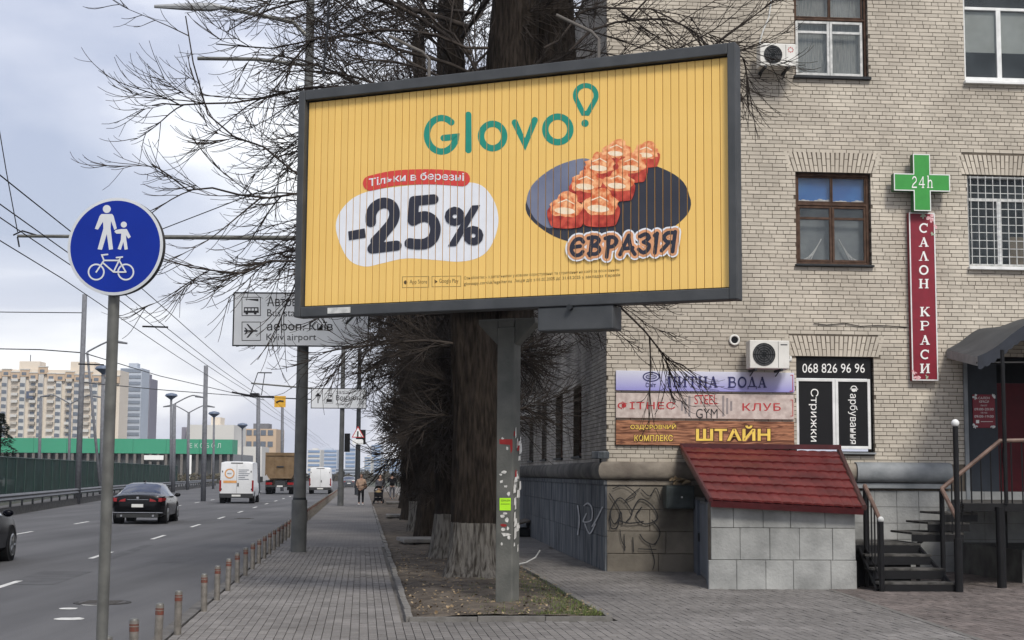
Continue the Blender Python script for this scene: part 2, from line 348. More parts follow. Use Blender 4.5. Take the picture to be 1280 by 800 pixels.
# far paving beyond the picked-out pavers: brick pattern in the material
def brickmat(name, c1, c2, cm, sx, sy, rot=0):
    m = mat(name, c1, .88, col2=c2, scale=.6); t = m.node_tree; n = t.nodes; l = t.links
    br = n.new('ShaderNodeTexBrick'); br.inputs['Scale'].default_value = 1; br.inputs['Brick Width'].default_value = sx; br.inputs['Row Height'].default_value = sy
    br.inputs['Mortar Size'].default_value = .008; br.inputs['Color1'].default_value = (.9, .9, .9, 1); br.inputs['Color2'].default_value = (1.1, 1.1, 1.1, 1); br.inputs['Mortar'].default_value = (*cm, 1)
    mpn = n.new('ShaderNodeMapping'); mpn.inputs['Rotation'].default_value = (0, 0, rot); c = n.new('ShaderNodeTexCoord'); l.new(c.outputs['Object'], mpn.inputs[0]); l.new(mpn.outputs[0], br.inputs['Vector'])
    b = n['Principled BSDF']; src = b.inputs['Base Color'].links[0].from_socket
    mx = n.new('ShaderNodeMix'); mx.data_type = 'RGBA'; mx.blend_type = 'MULTIPLY'; mx.inputs['Factor'].default_value = 1; l.new(src, mx.inputs[6]); l.new(br.outputs['Color'], mx.inputs[7]); l.new(mx.outputs[2], b.inputs['Base Color'])
    return m
M['farpave'] = brickmat('far_paving', (.12, .115, .112), (.16, .152, .147), (.85, .85, .85), .2, .1, math.pi / 2 - RROT)
YP = 36.0
sheet('pavement_far', [RF(KX + .15, YP), RF(.6, YP), RF(.6, 200), RF(KX + .15, 200)], -.006, M['farpave'], pave)
sheet('pavement_far', [RF(3.06, YP), RF(6, YP), RF(6, 70), RF(3.06, 70)], -.006, M['farpave'], pave)
sheet('pavement_near', [RF(KX + .15, -20), RF(14, -20), RF(14, 12.9), RF(KX + .15, 12.9)], -.006, M['farpave'], pave)
pv = MB(); singles = []; pvr = MB()
rng = np.random.default_rng(3)
def in_red(p):      # darker red paving beyond the diagonal band at the stairs
    a = G(1040, 738); b = G(1195, 790); return (b.x - a.x) * (p[1] - a.y) - (b.y - a.y) * (p[0] - a.x) > 0 and p[0] > a.x
PW, PL = .1, .2
for i in range(int((14 - KX) / PW)):
    x0 = KX + .17 + i * PW
    for j in range(int((YP - 12.9) / PL)):
        y0 = 12.9 + j * PL + (i % 2) * .1
        xc, yc = x0 + .05, y0 + .1
        if xc > .52 and xc < 3.1 and yc > 17.9: continue
        p = RF(xc, yc)
        if p.x > .335 * p.y * 1.12 + .4 or p.x < -.346 * p.y - 1: continue
        if xc > 3.1 and yc > 27.5 and xc > 4.5: continue
        red = in_red(p)
        z = float(rng.normal(0, .0015)); q = [RF(x0 + .004, y0 + .004), RF(x0 + PW - .004, y0 + .004), RF(x0 + PW - .004, y0 + PL - .004), RF(x0 + .004, y0 + PL - .004)]
        px, py = proj((p.x, p.y, 0))
        if not red and 799 > py and 4 < px < 1276 and y0 < 17 and not (len(singles) >= 300): singles.append((py, xc, yc, z)); continue
        tgt = pvr if red else pv
        k = len(tgt.v); tl = rng.normal(0, .0008, 4)
        tgt.v += [(a.x, a.y, -.04) for a in q] + [(a.x, a.y, z + tl[n_]) for n_, a in enumerate(q)]
        tgt.f += [(k + 4, k + 5, k + 6, k + 7), (k, k + 1, k + 5, k + 4), (k + 1, k + 2, k + 6, k + 5), (k + 2, k + 3, k + 7, k + 6), (k + 3, k, k + 4, k + 7)]
o = pv.build('pavers', M['paver'], pave, recalc=False); o['kind'] = 'stuff'
o = pvr.build('red_pavers', M['paver_red'], pave, recalc=False); o['kind'] = 'stuff'
one = MB().box(-.046, .046, -.096, .096, -.04, 0).build('paver', M['paver'], pave, bevel=0); me1 = one.data
bpy.data.objects.remove(one)
for (_, xc, yc, z) in singles:
    shared(me1, 'paver', pave, RF(xc, yc, z), (0, 0, RROT))
# diagonal band edging the red paving
a, b = G(1040, 738), G(1195, 790); d = (b - a).normalized(); nrm = Vector((-d.y, d.x, 0))
L_ = (b - a).length; edge = tag(bpy.data.objects.new('paving_edge', None), kind='structure'); COL.objects.link(edge)
km = MB().box(-.24, .24, -.04, .04, -.05, .006).build('kerbstone', M['kerb'], edge, bevel=.006).data
bpy.data.objects.remove([o for o in edge.children][0])
for i in range(int(L_ / .5) + 3):
    p = a + d * (.25 + i * .5); shared(km, 'kerbstone', edge, (p.x, p.y, 0), (0, 0, math.atan2(d.y, d.x)))
# road kerb: stones between road and pavement
M['rkerb'] = mat('dusty_kerb', (.11, .105, .10), .9, var=.2, scale=4)
rk = tag(bpy.data.objects.new('road_kerb', None), kind='structure'); COL.objects.link(rk)
ks = MB().box(-.075, .075, -.495, .495, -.2, .012).build('kerbstone', M['rkerb'], rk); ksm = ks.data; kmod = ks
for i in range(70):
    p = RF(KX + .075, 12 + i * 1.0); shared(ksm, 'kerbstone', rk, (p.x, p.y, random.uniform(-.004, .004)), (0, 0, RROT + random.uniform(-.004, .004)))
bpy.data.objects.remove(kmod)
far_k = MB().hexa([RF(KX, 82, -.2), RF(KX + .15, 82, -.2), RF(KX + .15, 200, -.2), RF(KX, 200, -.2)], [RF(KX, 82, .012), RF(KX + .15, 82, .012), RF(KX + .15, 200, .012), RF(KX, 200, .012)]).build('kerb_run', M['rkerb'], rk); far_k['kind'] = 'stuff'
# lane dashes
def dash(xc, yc, ln=2.7, w=.12, m=None):
    pts = [RF(xc - w / 2, yc - ln / 2), RF(xc + w / 2, yc - ln / 2), RF(xc + w / 2, yc + ln / 2), RF(xc - w / 2, yc + ln / 2)]
    sheet('lane_marking', pts, RZ + .004, M['paint'], road, None)
k5 = LF(G(192, 671.5, RZ)); lx = LF(G(111, 695, RZ))
for i in range(-2, 14): dash(-5.72 + .02 * max(0, i) + .0, k5[1] + (i) * 9.3)
k6 = LF(G(28, 666.5, RZ)); k7 = LF(G(102, 653.5, RZ))
for i in range(-2, 12): dash(k6[0] + (k7[0] - k6[0]) * i, k6[1] + i * (k7[1] - k6[1]))
for (px, py, w, ln) in ((85, 761, .13, .10), (88, 774, .2, .12), (117, 755.5, .17, .14)):
    c = LF(G(px, py, RZ)); sheet('paint_patch', [RF(c[0] + w * math.cos(t) * random.uniform(.8, 1.1), c[1] + ln * 1.5 * math.sin(t) * random.uniform(.8, 1.1)) for t in np.linspace(0, 6.28, 12)[:-1]], RZ + .005, M['paint'], road, None)
for (px, py, lab) in ((128, 753, 'round iron manhole cover in the near lane with white paint daubed beside it'), (305, 648, 'smaller dark manhole cover in the kerb lane beside the bollards')):
    c = G(px, py, RZ + .006); t = thing('manhole_cover', lab, 'manhole cover', c)
    MB().tube([(0, 0, -.01), (0, 0, .002)], [.40, .40], 28).build('ring', mat('iron', (.04, .038, .036), .7, bump=.3), t)
    mb = MB().tube([(0, 0, -.01), (0, 0, .006)], [.33, .33], 28)
    for k in range(-3, 4): mb.box(-.25, .25, k * .07 - .012, k * .07 + .012, .005, .011)
    mb.build('lid', mat('iron_lid', (.055, .05, .046), .6, bump=.3), t)
for (px, py, w, ln, lab) in ((60, 722, .9, 3.2, ''), (215, 700, .7, 2.2, ''), (330, 652, .9, 5, ''), (160, 690, .25, 7, '')):
    c = LF(G(px, py, RZ)); sheet('asphalt_patch', [RF(c[0] + w * sx * random.uniform(.9, 1.1), c[1] + ln * sy * random.uniform(.9, 1.1)) for sx, sy in ((-.5, -.5), (.5, -.5), (.5, .5), (-.5, .5))], RZ + .003, mat('asphalt_patch', (.074, .074, .077), .9, col2=(.098, .098, .102), scale=2, detail=8), road, None)
# ================================================================== planting bed
BX0, BX1, BY0 = .60, 3.02, 18.0
bed = tag(bpy.data.objects.new('planting_bed', None), kind='structure'); COL.objects.link(bed)
mb = MB(); nx, ny = 14, 160; vs = []
for j in range(ny + 1):
    for i in range(nx + 1):
        x = BX0 + (BX1 - BX0) * i / nx; y = BY0 + .06 + (j / ny) ** 1.6 * 120; p = RF(x, y)
        z = .02 + .05 * math.sin(math.pi * i / nx) + (rng.normal(0, .012) if 0 < i < nx else -.02)
        vs.append((p.x, p.y, z))
mb.add(vs, [(j * (nx + 1) + i, j * (nx + 1) + i + 1, (j + 1) * (nx + 1) + i + 1, (j + 1) * (nx + 1) + i) for j in range(ny) for i in range(nx)])
mb.build('soil', M['soil'], bed, smooth=True)
kb = MB().box(-.04, .04, -.495, .495, -.1, .05).build('kerbstone', M['kerb'], bed); kbm = kb.data; bpy.data.objects.remove(kb)
for i in range(60):
    for x in (BX0, BX1):
        if x == BX1 and i > 45: continue
        p = RF(x + random.uniform(-.01, .01), BY0 + .5 + i); shared(kbm, 'kerbstone', bed, (p.x, p.y, random.uniform(-.012, .01)), (random.uniform(-.01, .01), 0, RROT + random.uniform(-.012, .012)))
for i in range(3):
    p = RF(BX0 + .4 + i * .82, BY0); shared(kbm, 'kerbstone', bed, (p.x, p.y, random.uniform(-.006, .006)), (0, 0, RROT + math.pi / 2), (1, .82, 1))
gm = MB(); lm = MB()
for k in range(15000):
    x = rng.uniform(BX0 + .06, BX1 - .06); y = BY0 + .08 + rng.uniform(0, 1) ** 1.7 * 14
    w = (x - BX0) / (BX1 - BX0)
    if rng.random() > (max(0, w - .25) * 1.3) ** 1.5 * max(.08, 1 - (y - BY0) / 9) * (1 if (math.sin(x * 5) + math.sin(y * 3.1 + x)) > -.9 else .25): continue
    p = RF(x, y, .05); h = rng.uniform(.02, .065); a = rng.uniform(0, 6.28); d = Vector((math.cos(a), math.sin(a), 0)); e_ = Vector((rng.normal(0, .4), rng.normal(0, .4), 1)) * h
    gm.add([p - d * .006, p + d * .006, p + e_], [(0, 1, 2)])
for k in range(1500):
    x = rng.uniform(BX0 + .06, BX1 + .0); y = BY0 + .1 + rng.uniform(0, 1) ** 1.5 * 16; p = RF(x, y, .065 + rng.uniform(0, .015)); a = rng.uniform(0, 6.28); s_ = rng.uniform(.012, .03)
    d = Vector((math.cos(a), math.sin(a), rng.normal(0, .3))) * s_; e_ = Vector((-math.sin(a), math.cos(a), rng.normal(0, .3))) * s_ * .7
    lm.add([p - d, p + e_, p + d, p - e_], [(0, 1, 2, 3)])
tag(gm.build('grass', M['grass'], recalc=False), 'short patchy grass at the right side of the planting bed', 'grass', kind='stuff')
tag(lm.build('fallen_leaves', M['leaf'], recalc=False), 'dry leaves and twigs scattered over the bare soil', 'leaves', kind='stuff')
# ================================================================== brick building
BA = .078
C0 = G(758, 714); FR = Frame(C0, BA)
bld = thing('brick_building', 'pale silicate brick apartment building with graffiti plinth and salon window on its ground floor', 'building', C0, BA)
def op(x0, y0, x1, y1):
    a = FR.p(x0, y0); b = FR.p(x1, y1); return (a.x, b.x, b.z, a.z)
WA, WB, WC, WD, WE = op(992, -22, 1086, 97.5), op(994, 214.5, 1090, 332), op(1203, -28, 1300, 104), op(1208.5, 218, 1302, 335), op(995, 445, 1094, 566)
DOOR = (FR.p(1208, 500).x, FR.p(1400, 500).x, 1.2, FR.p(1208, 445).z)
OPS = [WA, WB, WC, WD, WE, DOOR]
LEN, ZB, ZT = 13.0, FR.p(758, 577).z, 12.0
def core(ops, L0, L1, z0, z1, mapf):
    xs = sorted({L0, L1} | {c for o in ops for c in o[:2] if L0 < c < L1}); zs = sorted({z0, z1} | {c for o in ops for c in o[2:] if z0 < c < z1}); mb = MB()
    for i in range(len(xs) - 1):
        run = None
        for j in range(len(zs) - 1):
            xc, zc = (xs[i] + xs[i + 1]) / 2, (zs[j] + zs[j + 1]) / 2
            solid = not any(o[0] < xc < o[1] and o[2] < zc < o[3] for o in ops)
            if solid: run = run or [zs[j], 0]; run[1] = zs[j + 1]
            if (not solid or j == len(zs) - 2) and run: mapf(mb, xs[i], xs[i + 1], run[0], run[1]); run = None
    return mb
core(OPS, .013, LEN, 0, ZT, lambda mb, a, b, c, d: mb.box(a, b, .013, .42, c, d)).build('wall', M['mortar'], bld)
CH = .0757
def arches():
    for o in (WB, WD, WE): yield (o[0] - .10, o[1] + .10, o[3], o[3] + .385)
ARCH = list(arches())
bk = MB(); bricks1 = []
def clip(x0, x1, ops):
    segs = [(x0, x1)]
    for a, b in ops:
        ns = []
        for s0, s1 in segs:
            if b <= s0 or a >= s1: ns.append((s0, s1)); continue
            if a > s0: ns.append((s0, a))
            if b < s1: ns.append((b, s1))
        segs = ns
    return [q for q in segs if q[1] - q[0] > .03]
nrow = int((ZT - ZB) / CH)
BB_RECT = (372, 50, 930, 398)
for r in range(nrow):
    z0 = ZB + r * CH + .002; z1 = z0 + CH - .0115; hdr = r % 6 == 3
    ops = [(o[0], o[1]) for o in OPS + ARCH if o[2] < z1 - .01 and o[3] > z0 + .01]
    pitch = .13 if hdr else .26; x = -.26 * random.random() * .3 + [0, .13, .065, .0, .195, .1][r % 6] - .26
    while x < LEN:
        a0, a1 = max(0, x), min(LEN, x + pitch - .0105); x += pitch + random.uniform(-.002, .002)
        if a1 - a0 < .03: continue
        sg = clip(a0, a1, ops)
        dz = random.uniform(-.0015, .0015); dy = random.uniform(-.003, .003)
        if len(sg) == 1 and not hdr and sg[0] == (a0, a1) and a1 - a0 > .24 and len(bricks1) < 300 and a0 > 0 and z0 < 3.9:
            px, py = proj(FR.w((a0 + a1) / 2, 0, z0 + .03))
            if not (BB_RECT[0] < px < BB_RECT[2] and BB_RECT[1] < py < BB_RECT[3]) and not (770 < px < 993 and 462 < py < 563) and px < 1190 and not (995 < px < 1095 and py > 440) and not (850 < px < 1075 and py > 556):
                if px > 770 and py < 462: bricks1.append(((a0 + a1) / 2, z0 + dz, dy)); continue
        for s0, s1 in sg:
            deep = .16 if any(abs(s0 - b) < 1e-6 or abs(s1 - a) < 1e-6 for a, b in ops) else .03
            bk.box(s0, s1, dy, deep, z0 + dz, z1 + dz)
one = MB().box(-.1245, .1245, 0, .03, 0, CH - .0115).build('brick', M['brick'], bld); bm1 = one.data; bpy.data.objects.remove(one)
for (xc, z, dy) in bricks1: shared(bm1, 'brick', bld, (xc, dy, z))
for (a0, a1, z0, z1) in ARCH:       # splayed soldier courses over the openings
    n = int((a1 - a0) / .0757); xc = (a0 + a1) / 2
    for k in range(n):
        xm = a0 + (k + .5) * (a1 - a0) / n; sk = (xm - xc) * .16
        cutz = z0 + (.255 if k % 2 else .125)
        for (q0, q1) in ((z0 + .004, cutz), (cutz + .011, z1)):
            f0, f1 = (q0 - z0) / (z1 - z0), (q1 - z0) / (z1 - z0); w = .0325; dy = random.uniform(-.004, .002)
            lo = [(xm + sk * f0 - w, dy, q0), (xm + sk * f0 + w, dy, q0), (xm + sk * f0 + w, .15, q0), (xm + sk * f0 - w, .15, q0)]
            hi = [(xm + sk * f1 - w, dy, q1), (xm + sk * f1 + w, dy, q1), (xm + sk * f1 + w, .15, q1), (xm + sk * f1 - w, .15, q1)]
            bk.hexa(lo, hi)
o = bk.build('brickwork', M['brick'], bld, recalc=False); o['kind'] = 'stuff'
# side wall (local x = 0 plane, running along local y)
SLEN = 27.0
def tdepth(Y, px):  # depth along the side wall for a window seen at px
    for t in np.arange(0, 40, .02):
        if proj(FR.w(0, t, 3))[0] < px: return float(t)
SOPS = []
for (pl, pr, yt, yb) in ((716.5, 727, 466, 570), (694.5, 703.5, 480, 576), (677, 683.5, 494, 578), (661.5, 667, 502, 582)):
    t1, t0 = tdepth(0, pl), tdepth(0, pr); SOPS.append((t0, t1, 2.15, 3.62))
for (t0, t1, a, b) in list(SOPS): SOPS.append((t0, t1, 5.5, 7.2)); SOPS.append((t0, t1, 8.9, 10.6))
core(SOPS, .42, SLEN, 0, ZT, lambda mb, a, b, c, d: mb.box(.013, .42, a, b, c, d)).build('side_wall', M['mortar'], bld)
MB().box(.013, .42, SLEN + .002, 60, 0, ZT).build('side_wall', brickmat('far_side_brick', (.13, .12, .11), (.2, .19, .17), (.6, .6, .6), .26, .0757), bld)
MB().box(-.05, .012, SLEN + .002, 60, 0, 1.9).build('side_plinth', M['panelgrey'], bld)
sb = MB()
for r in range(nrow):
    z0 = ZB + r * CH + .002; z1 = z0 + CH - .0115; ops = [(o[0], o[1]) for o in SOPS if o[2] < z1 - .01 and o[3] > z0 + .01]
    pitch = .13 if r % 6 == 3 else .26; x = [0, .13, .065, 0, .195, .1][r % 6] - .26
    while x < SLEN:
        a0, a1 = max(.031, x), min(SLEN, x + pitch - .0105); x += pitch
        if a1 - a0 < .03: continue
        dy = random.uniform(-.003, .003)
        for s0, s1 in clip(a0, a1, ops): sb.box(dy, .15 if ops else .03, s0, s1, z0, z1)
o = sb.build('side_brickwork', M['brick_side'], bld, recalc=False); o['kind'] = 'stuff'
for (t0, t1, a, b) in SOPS:
    w = MB().box(.14, .20, t0, t0 + .07, a, b).box(.14, .20, t1 - .07, t1, a, b).box(.14, .20, t0 + .07, t1 - .07, b - .07, b).box(.14, .20, t0 + .07, t1 - .07, a, a + .07).box(.145, .195, (t0 + t1) / 2 - .03, (t0 + t1) / 2 + .03, a + .07, b - .07).build('window', M['oldwood'], bld)
    MB().box(.165, .175, t0 + .07, t1 - .07, a + .07, b - .07).build('pane', M['glass'], w)
    MB().box(.40, .41, t0, t1, a, b).build('room_dark', M['dark'], w)
    MB().box(-.05, .14, t0 - .03, t1 + .03, a - .05, a - .003).build('sill', M['metal_dark'], w)
# cornice band: rounded, wraps the corner
def prof(z0, z1, out_, n=8):
    c = (z0 + z1) / 2; r = (z1 - z0) / 2; p = [(0.02, z0)]
    for i in range(n + 1):
        t = -math.pi / 2 + math.pi * i / n; p.append((-out_ * (max(0, math.cos(t)) ** .6), c + r * math.sin(t)))
    return p + [(0.02, z1)]
zc1, zc0 = FR.p(800, 577).z - .0, FR.p(800, 600).z
def cornice(name, s0, s1, m, pr, mitre0=0):
    mb = MB(); n = len(pr); v = []
    for (s, mt) in ((s0, mitre0), (s1, 0)):
        for (y, z) in pr: v.append((s + (min(y, 0) if mt else 0), y, z))
    mb.add(v, [(i, i + 1, i + 1 + n, i + n) for i in range(n - 1)] + [tuple(range(n - 1, -1, -1)), tuple(range(n, 2 * n))])
    return mb.build(name, m, bld, smooth='auto')
kx1 = FR.p(1068, 590).x; kx2 = FR.p(1186, 590).x
cornice('cornice', 0, kx1, M['plaster'], prof(zc0, zc1, .17), 1)
zp1, zp0 = FR.p(1130, 578).z, FR.p(1130, 604).z
cornice('cornice', kx1 + .002, kx2, M['greypipe'], prof(zp0, zp1, .22))
MB().box(kx1 + .002, kx2, -.10, .0, zp0 - .10, zp0 - .004).build('drip_ledge', M['greypipe'], bld, bevel=.01)
mb = MB(); pr = prof(zc0, zc1, .17); n = len(pr); v = [(y, min(y, 0), z) for y, z in pr] + [(y, SLEN, z) for y, z in pr]
mb.add(v, [(i, i + 1, i + 1 + n, i + n) for i in range(n - 1)] + [tuple(range(n, 2 * n))]).build('cornice', mat('shaded_plaster', (.07, .068, .066), .9, col2=(.14, .135, .125), scale=2, bump=.5, bscale=14), bld, smooth='auto')  # side run of the cornice: same plaster, the wall's shade darkened into its colour
MB().box(-.06, 0, -.06, SLEN, zc0 - .09, zc0 - .004).build('drip_ledge', M['panelgrey'], bld); MB().box(.002, kx1, -.06, 0, zc0 - .09, zc0 - .004).build('drip_ledge', M['plaster'], bld)
# plinth blocks, front
zr = [0.0, FR.p(800, 692).z, FR.p(800, 664).z, FR.p(800, 637).z, zc0 - .095]
for r in range(4):
    x = 0.0; k = 0
    while x < 3.1:
        w = [.95, 1.25, .8, 1.1][(r * 3 + k) % 4]; x1 = min(x + w, 3.1)
        MB().box(x + .005, x1 - .005, -.035 + random.uniform(-.005, .005) - (.03 if r == 0 else 0), .02, zr[r] + (.004 if r else -.1), zr[r + 1] - .004).build('block', M['stone'], bld, bevel=.006, seg=1); x = x1; k += 1
for r in range(5):       # light tiles behind the stairs
    x = 4.2; k = 0
    while x < 8.4:
        x1 = x + .42; MB().box(x + .004, x1 - .004, -.03 + random.uniform(-.003, .003), .02, r * .30 + .004, r * .30 + .296).build('tile', M['lightblock'], bld); x = x1
gutter = 0
for r in range(3):
    z0, z1 = [(.0, .62), (.628, 1.13), (1.138, zc0 - .095)][r]; t = 0.0
    while t < SLEN - .1:
        t1 = min(SLEN, t + .62); MB().box(-.03 + random.uniform(-.004, .004), .02, t + .004 - (.03 if t == 0 else 0), t1 - .004, z0 - (.1 if r == 0 else 0), z1).build('block', M['panelgrey'], bld); t = t1
# ---- graffiti (flat paint on the plinth)
def gstroke(pts, w, k=5): return ribbon(spline(pts, k, False), w)
gr = []
for pts, w in ((([(762, 617), (775, 640), (768, 655), (763, 640), (775, 622), (790, 640), (783, 652)]), 1.3), ([(790, 640), (800, 624), (815, 632), (822, 648), (806, 655), (795, 645), (802, 634)], 1.5), ([(766, 611), (780, 607), (795, 618), (782, 625), (800, 610)], 1.1),
               ([(815, 650), (825, 665), (818, 680), (806, 676), (800, 668)], 1.3), ([(762, 645), (764, 660), (772, 658), (776, 640), (778, 655)], 1.4), ([(780, 668), (781, 688)], 1.1), ([(791, 672), (792, 690)], 1.2), ([(775, 662), (777, 676), (782, 684)], 1), ([(798, 686), (820, 687)], 1.1), ([(812, 680), (818, 700), (816, 712)], 1), ([(802, 612), (812, 620), (820, 610), (826, 625)], 1.1), ([(772, 650), (786, 654), (804, 652)], 1.6)):
    gr += gstroke(pts, w)
o = flat('graffiti', gr, Frame(FR.w(0, -.07, 0), BA), .004, M['black'], bld); o.parent = bld; o.location = (0, -.07, 0); o['label'] = 'looping black spray tag on the front plinth'
SF = Frame(C0, BA + math.pi / 2)
def sidepts(name, shapes, off, m):
    """print on the side plinth: px -> plane local x = -off"""
    mb = MB(); ey = FR.ex
    for k, (v, f) in enumerate(shapes):
        vs = []
        for q in v:
            r = ray(q[0], q[1]); c = Vector((0, 0, EYE)); t = ((C0 - c).dot(ey) - off - k * .0004) / r.dot(ey); l_ = FR.l(c + r * t); vs.append(l_)
        mb.add(vs, f)
    return mb.build(name, m, bld, recalc=False)
gr = []
for pts in ([(730, 632), (735, 629), (740, 636), (739, 650), (729, 652), (733, 642)], [(731, 655), (737, 667), (744, 655)], [(753, 634), (745, 650), (740, 658)], [(722, 632), (724, 650), (722, 668)]): gr += gstroke(pts, 1.6)
o = sidepts('graffiti', gr, .05, mat('graffiti_white', (.42, .43, .45), .7, var=.2, scale=8)); o['label'] = 'pale grey spray loops on the side plinth'
# ---- windows on the front
def rect_frame(mb, x0, x1, z0, z1, w, y0, y1, wb=None):
    wb = wb or w; mb.box(x0, x0 + w, y0, y1, z0, z1); mb.box(x1 - w, x1, y0, y1, z0, z1); mb.box(x0 + w, x1 - w, y0, y1, z1 - w, z1); mb.box(x0 + w, x1 - w, y0, y1, z0, z0 + wb)
def win(o, m, label, fw=.055, trans=None, mull=.5, mb_extra=None, y=.10):
    x0, x1, z0, z1 = o; x0 += .004; x1 -= .004; z0 += .004; z1 -= .004
    mb = MB(); rect_frame(mb, x0, x1, z0, z1, fw, y, y + .07)
    zt = z0 + (z1 - z0) * trans if trans else z1 - fw
    if trans: mb.box(x0 + fw, x1 - fw, y - .004, y + .066, zt - fw / 2, zt + fw / 2)
    w = mb.build('window', m, bld, bevel=.005, seg=1); w['label'] = label
    return w, x0, x1, z0, z1, zt
def sash(w, x0, x1, z0, z1, m, y=.112, fw=.04, vent=0):
    mb = MB(); rect_frame(mb, x0, x1, z0, z1, fw, y, y + .045)
    if vent: mb.box(x0 + fw, x1 - fw, y + .002, y + .043, z1 - vent - fw / 2, z1 - vent + fw / 2)
    mb.build('sash', m, w, bevel=.004, seg=1); MB().box(x0 + fw - .002, x1 - fw + .002, y + .018, y + .024, z0 + fw - .002, z1 - fw + .002).build('pane', M['glass'], w)
def backing(w, x0, x1, z0, z1, y, m, name='room_dark'): return MB().box(x0, x1, y, y + .01, z0, z1).build(name, m, w)
# B: brown window with blue board
w, x0, x1, z0, z1, zt = win(WB, M['oldwood'], 'brown wooden window with blue board behind its top panes', .06, .665)
xm = (x0 + x1) / 2
for a, b in ((x0 + .06, xm), (xm, x1 - .06)):
    sash(w, a + .004, b - .004, zt + .034, z1 - .064, M['oldwood'], fw=.022); sash(w, a + .004, b - .004, z0 + .064, zt - .034, M['oldwood'], fw=.045, vent=.24)
backing(w, x0, x1, zt, z1, .22, M['blueboard'], 'blue_board'); backing(w, x0, x1, z0, zt - .01, .30, mat('grey_sheet', (.16, .18, .19), .6, col2=(.30, .33, .34), scale=2.5), 'sheet')
mb = MB()
for k in range(16): mb.sphere((x0 + .12 + k * (x1 - x0 - .24) / 15, .19, zt + .055 + random.uniform(-.012, .025)), random.uniform(.035, .055), 8, 5, (1.3, .5, .8))
mb.build('stuffing', M['snow'], w, smooth=True)
mb = MB()
for s_, q in ((1, x0 + .12), (-1, x1 - .15)):
    for k in range(5): mb.tube([(q + s_ * .05 * k, .2, z0 + .1), (q + s_ * (.22 + .05 * k), .2, z0 + .12 + .10 * k)], .011, 5)
mb.build('plastic_folds', M['snow'], w)
MB().box(x0 - .03, x1 + .03, -.08, .10, WB[2] - .035, WB[2] + .002).build('sill', M['metal_dark'], w, bevel=.004)
# A: brown frame with white casements
w, x0, x1, z0, z1, zt = win(WA, M['oldwood'], 'brown framed window with white casements and net curtain', .045, .63)
xm = (x0 + x1) / 2
for a, b in ((x0 + .045, xm), (xm, x1 - .07)):
    sash(w, a + .004, b - .004, zt + .034, z1 - .05, M['oldwood'], fw=.022); sash(w, a + .004, b - .004, z0 + .05, zt - .034, M['oldwhite'], fw=.05, vent=.22)
backing(w, x0, x1, z0, z1, .26, M['curtain'], 'curtain')
MB().box(x0 - .03, x1 + .03, -.09, .10, WA[2] - .05, WA[2] + .002).build('sill', M['metal_dark'], w, bevel=.004)
# C: white plastic window
w, x0, x1, z0, z1, zt = win(WC, M['whitepaint'], 'large white plastic window with pale blind half lowered', .06, .72)
xm = FR.p(1251, 50).x
MB().box(xm - .045, xm + .045, .094, .16, z0 + .06, zt - .03).build('mullion', M['whitepaint'], w)
for a, b in ((x0 + .06, xm - .045), (xm + .045, x1 - .06)):
    MB().box(a, b, .125, .132, z0 + .06, zt - .03).build('pane', M['glass'], w)
    MB().box(a, b, .17, .18, z0 + .62, zt - .04).build('blind', M['blind'], w)
MB().box(x0 + .06, x1 - .06, .125, .132, zt + .03, z1 - .06).build('pane', M['glass'], w)
backing(w, x0, x1, z0, z1, .40, M['dark']); MB().box(x0 - .03, x1 + .03, -.10, .10, WC[2] - .06, WC[2] - .003).build('sill', M['whitepaint'], w, bevel=.006)
MB().box(x0, x1, .02, .09, WC[2] + .004, WC[2] + .09).build('sill_board', M['whitepaint'], w)
# D: barred white window
w, x0, x1, z0, z1, zt = win(WD, M['oldwhite'], 'white window behind a white square-mesh grille', .055, .74)
xm = FR.p(1251.5, 280).x
MB().box(xm - .04, xm + .04, .094, .16, z0 + .055, zt - .03).build('mullion', M['whitepaint'], w)
for a, b in ((x0 + .055, xm - .04), (xm + .04, x1 - .055)): MB().box(a, b, .125, .132, z0 + .055, zt - .03).build('pane', M['glass'], w)
MB().box(x0 + .055, x1 - .055, .125, .132, zt + .03, z1 - .055).build('pane', M['glass'], w)
backing(w, x0, x1, z0, z1, .40, M['dark']); MB().box(xm + .25, x1 - .1, .2, .3, z0 + .06, z0 + .62).build('cardboard_box', mat('cardboard', (.25, .2, .14), .9), w)
mb = MB(); nx = 9; nz = 11
for i in range(nx + 1): q = x0 + .07 + (x1 - x0 - .1) * i / nx; mb.box(q - .006, q + .006, .012, .024, z0 + .03, z1 - .02)
for i in range(nz + 1): q = z0 + .05 + (z1 - z0 - .09) * i / nz; mb.box(x0 + .05, x1 - .01, .026, .036, q - .006, q + .006)
mb.build('grille', M['oldwhite'], w); MB().box(x0 - .03, x1 + .03, -.10, .10, WD[2] - .06, WD[2] - .003).build('sill', M['whitepaint'], w, bevel=.006)
# E: salon window with black film
w, x0, x1, z0, z1, zt = win(WE, M['film'], 'salon window in black film with phone number and white sashes', .02)
w2p = FR.p(1046, 520).x; zt = FR.p(1040, 473).z
MB().box(x0 + .02, x1 - .03, .085, .10, zt + .006, z1 - .02).build('header_panel', M['film'], w)
xe = FR.p(1090, 520).x; zb = FR.p(1040, 561).z
for a, b in ((x0 + .005, w2p - .002), (w2p + .002, xe)):
    mb = MB(); rect_frame(mb, a, b, zb, zt, .055, .07, .13); mb.build('sash', M['whitepaint'], w, bevel=.006); MB().box(a + .055, b - .055, .095, .105, zb + .055, zt - .055).build('pane', M['film'], w)
MB().box(x0, x1, -.09, .10, WE[2] - .03, WE[2] + .002).build('sill', M['greypipe'], w, bevel=.004)
def ffr(t): return Frame(FR.w(0, t, 0), BA)
def onfr(name, shapes, t, m, parent, label=None):
    o = flat(name, shapes, ffr(t), .002, m, parent); o.location = (0, t, 0)
    if label: o['label'] = label
    return o
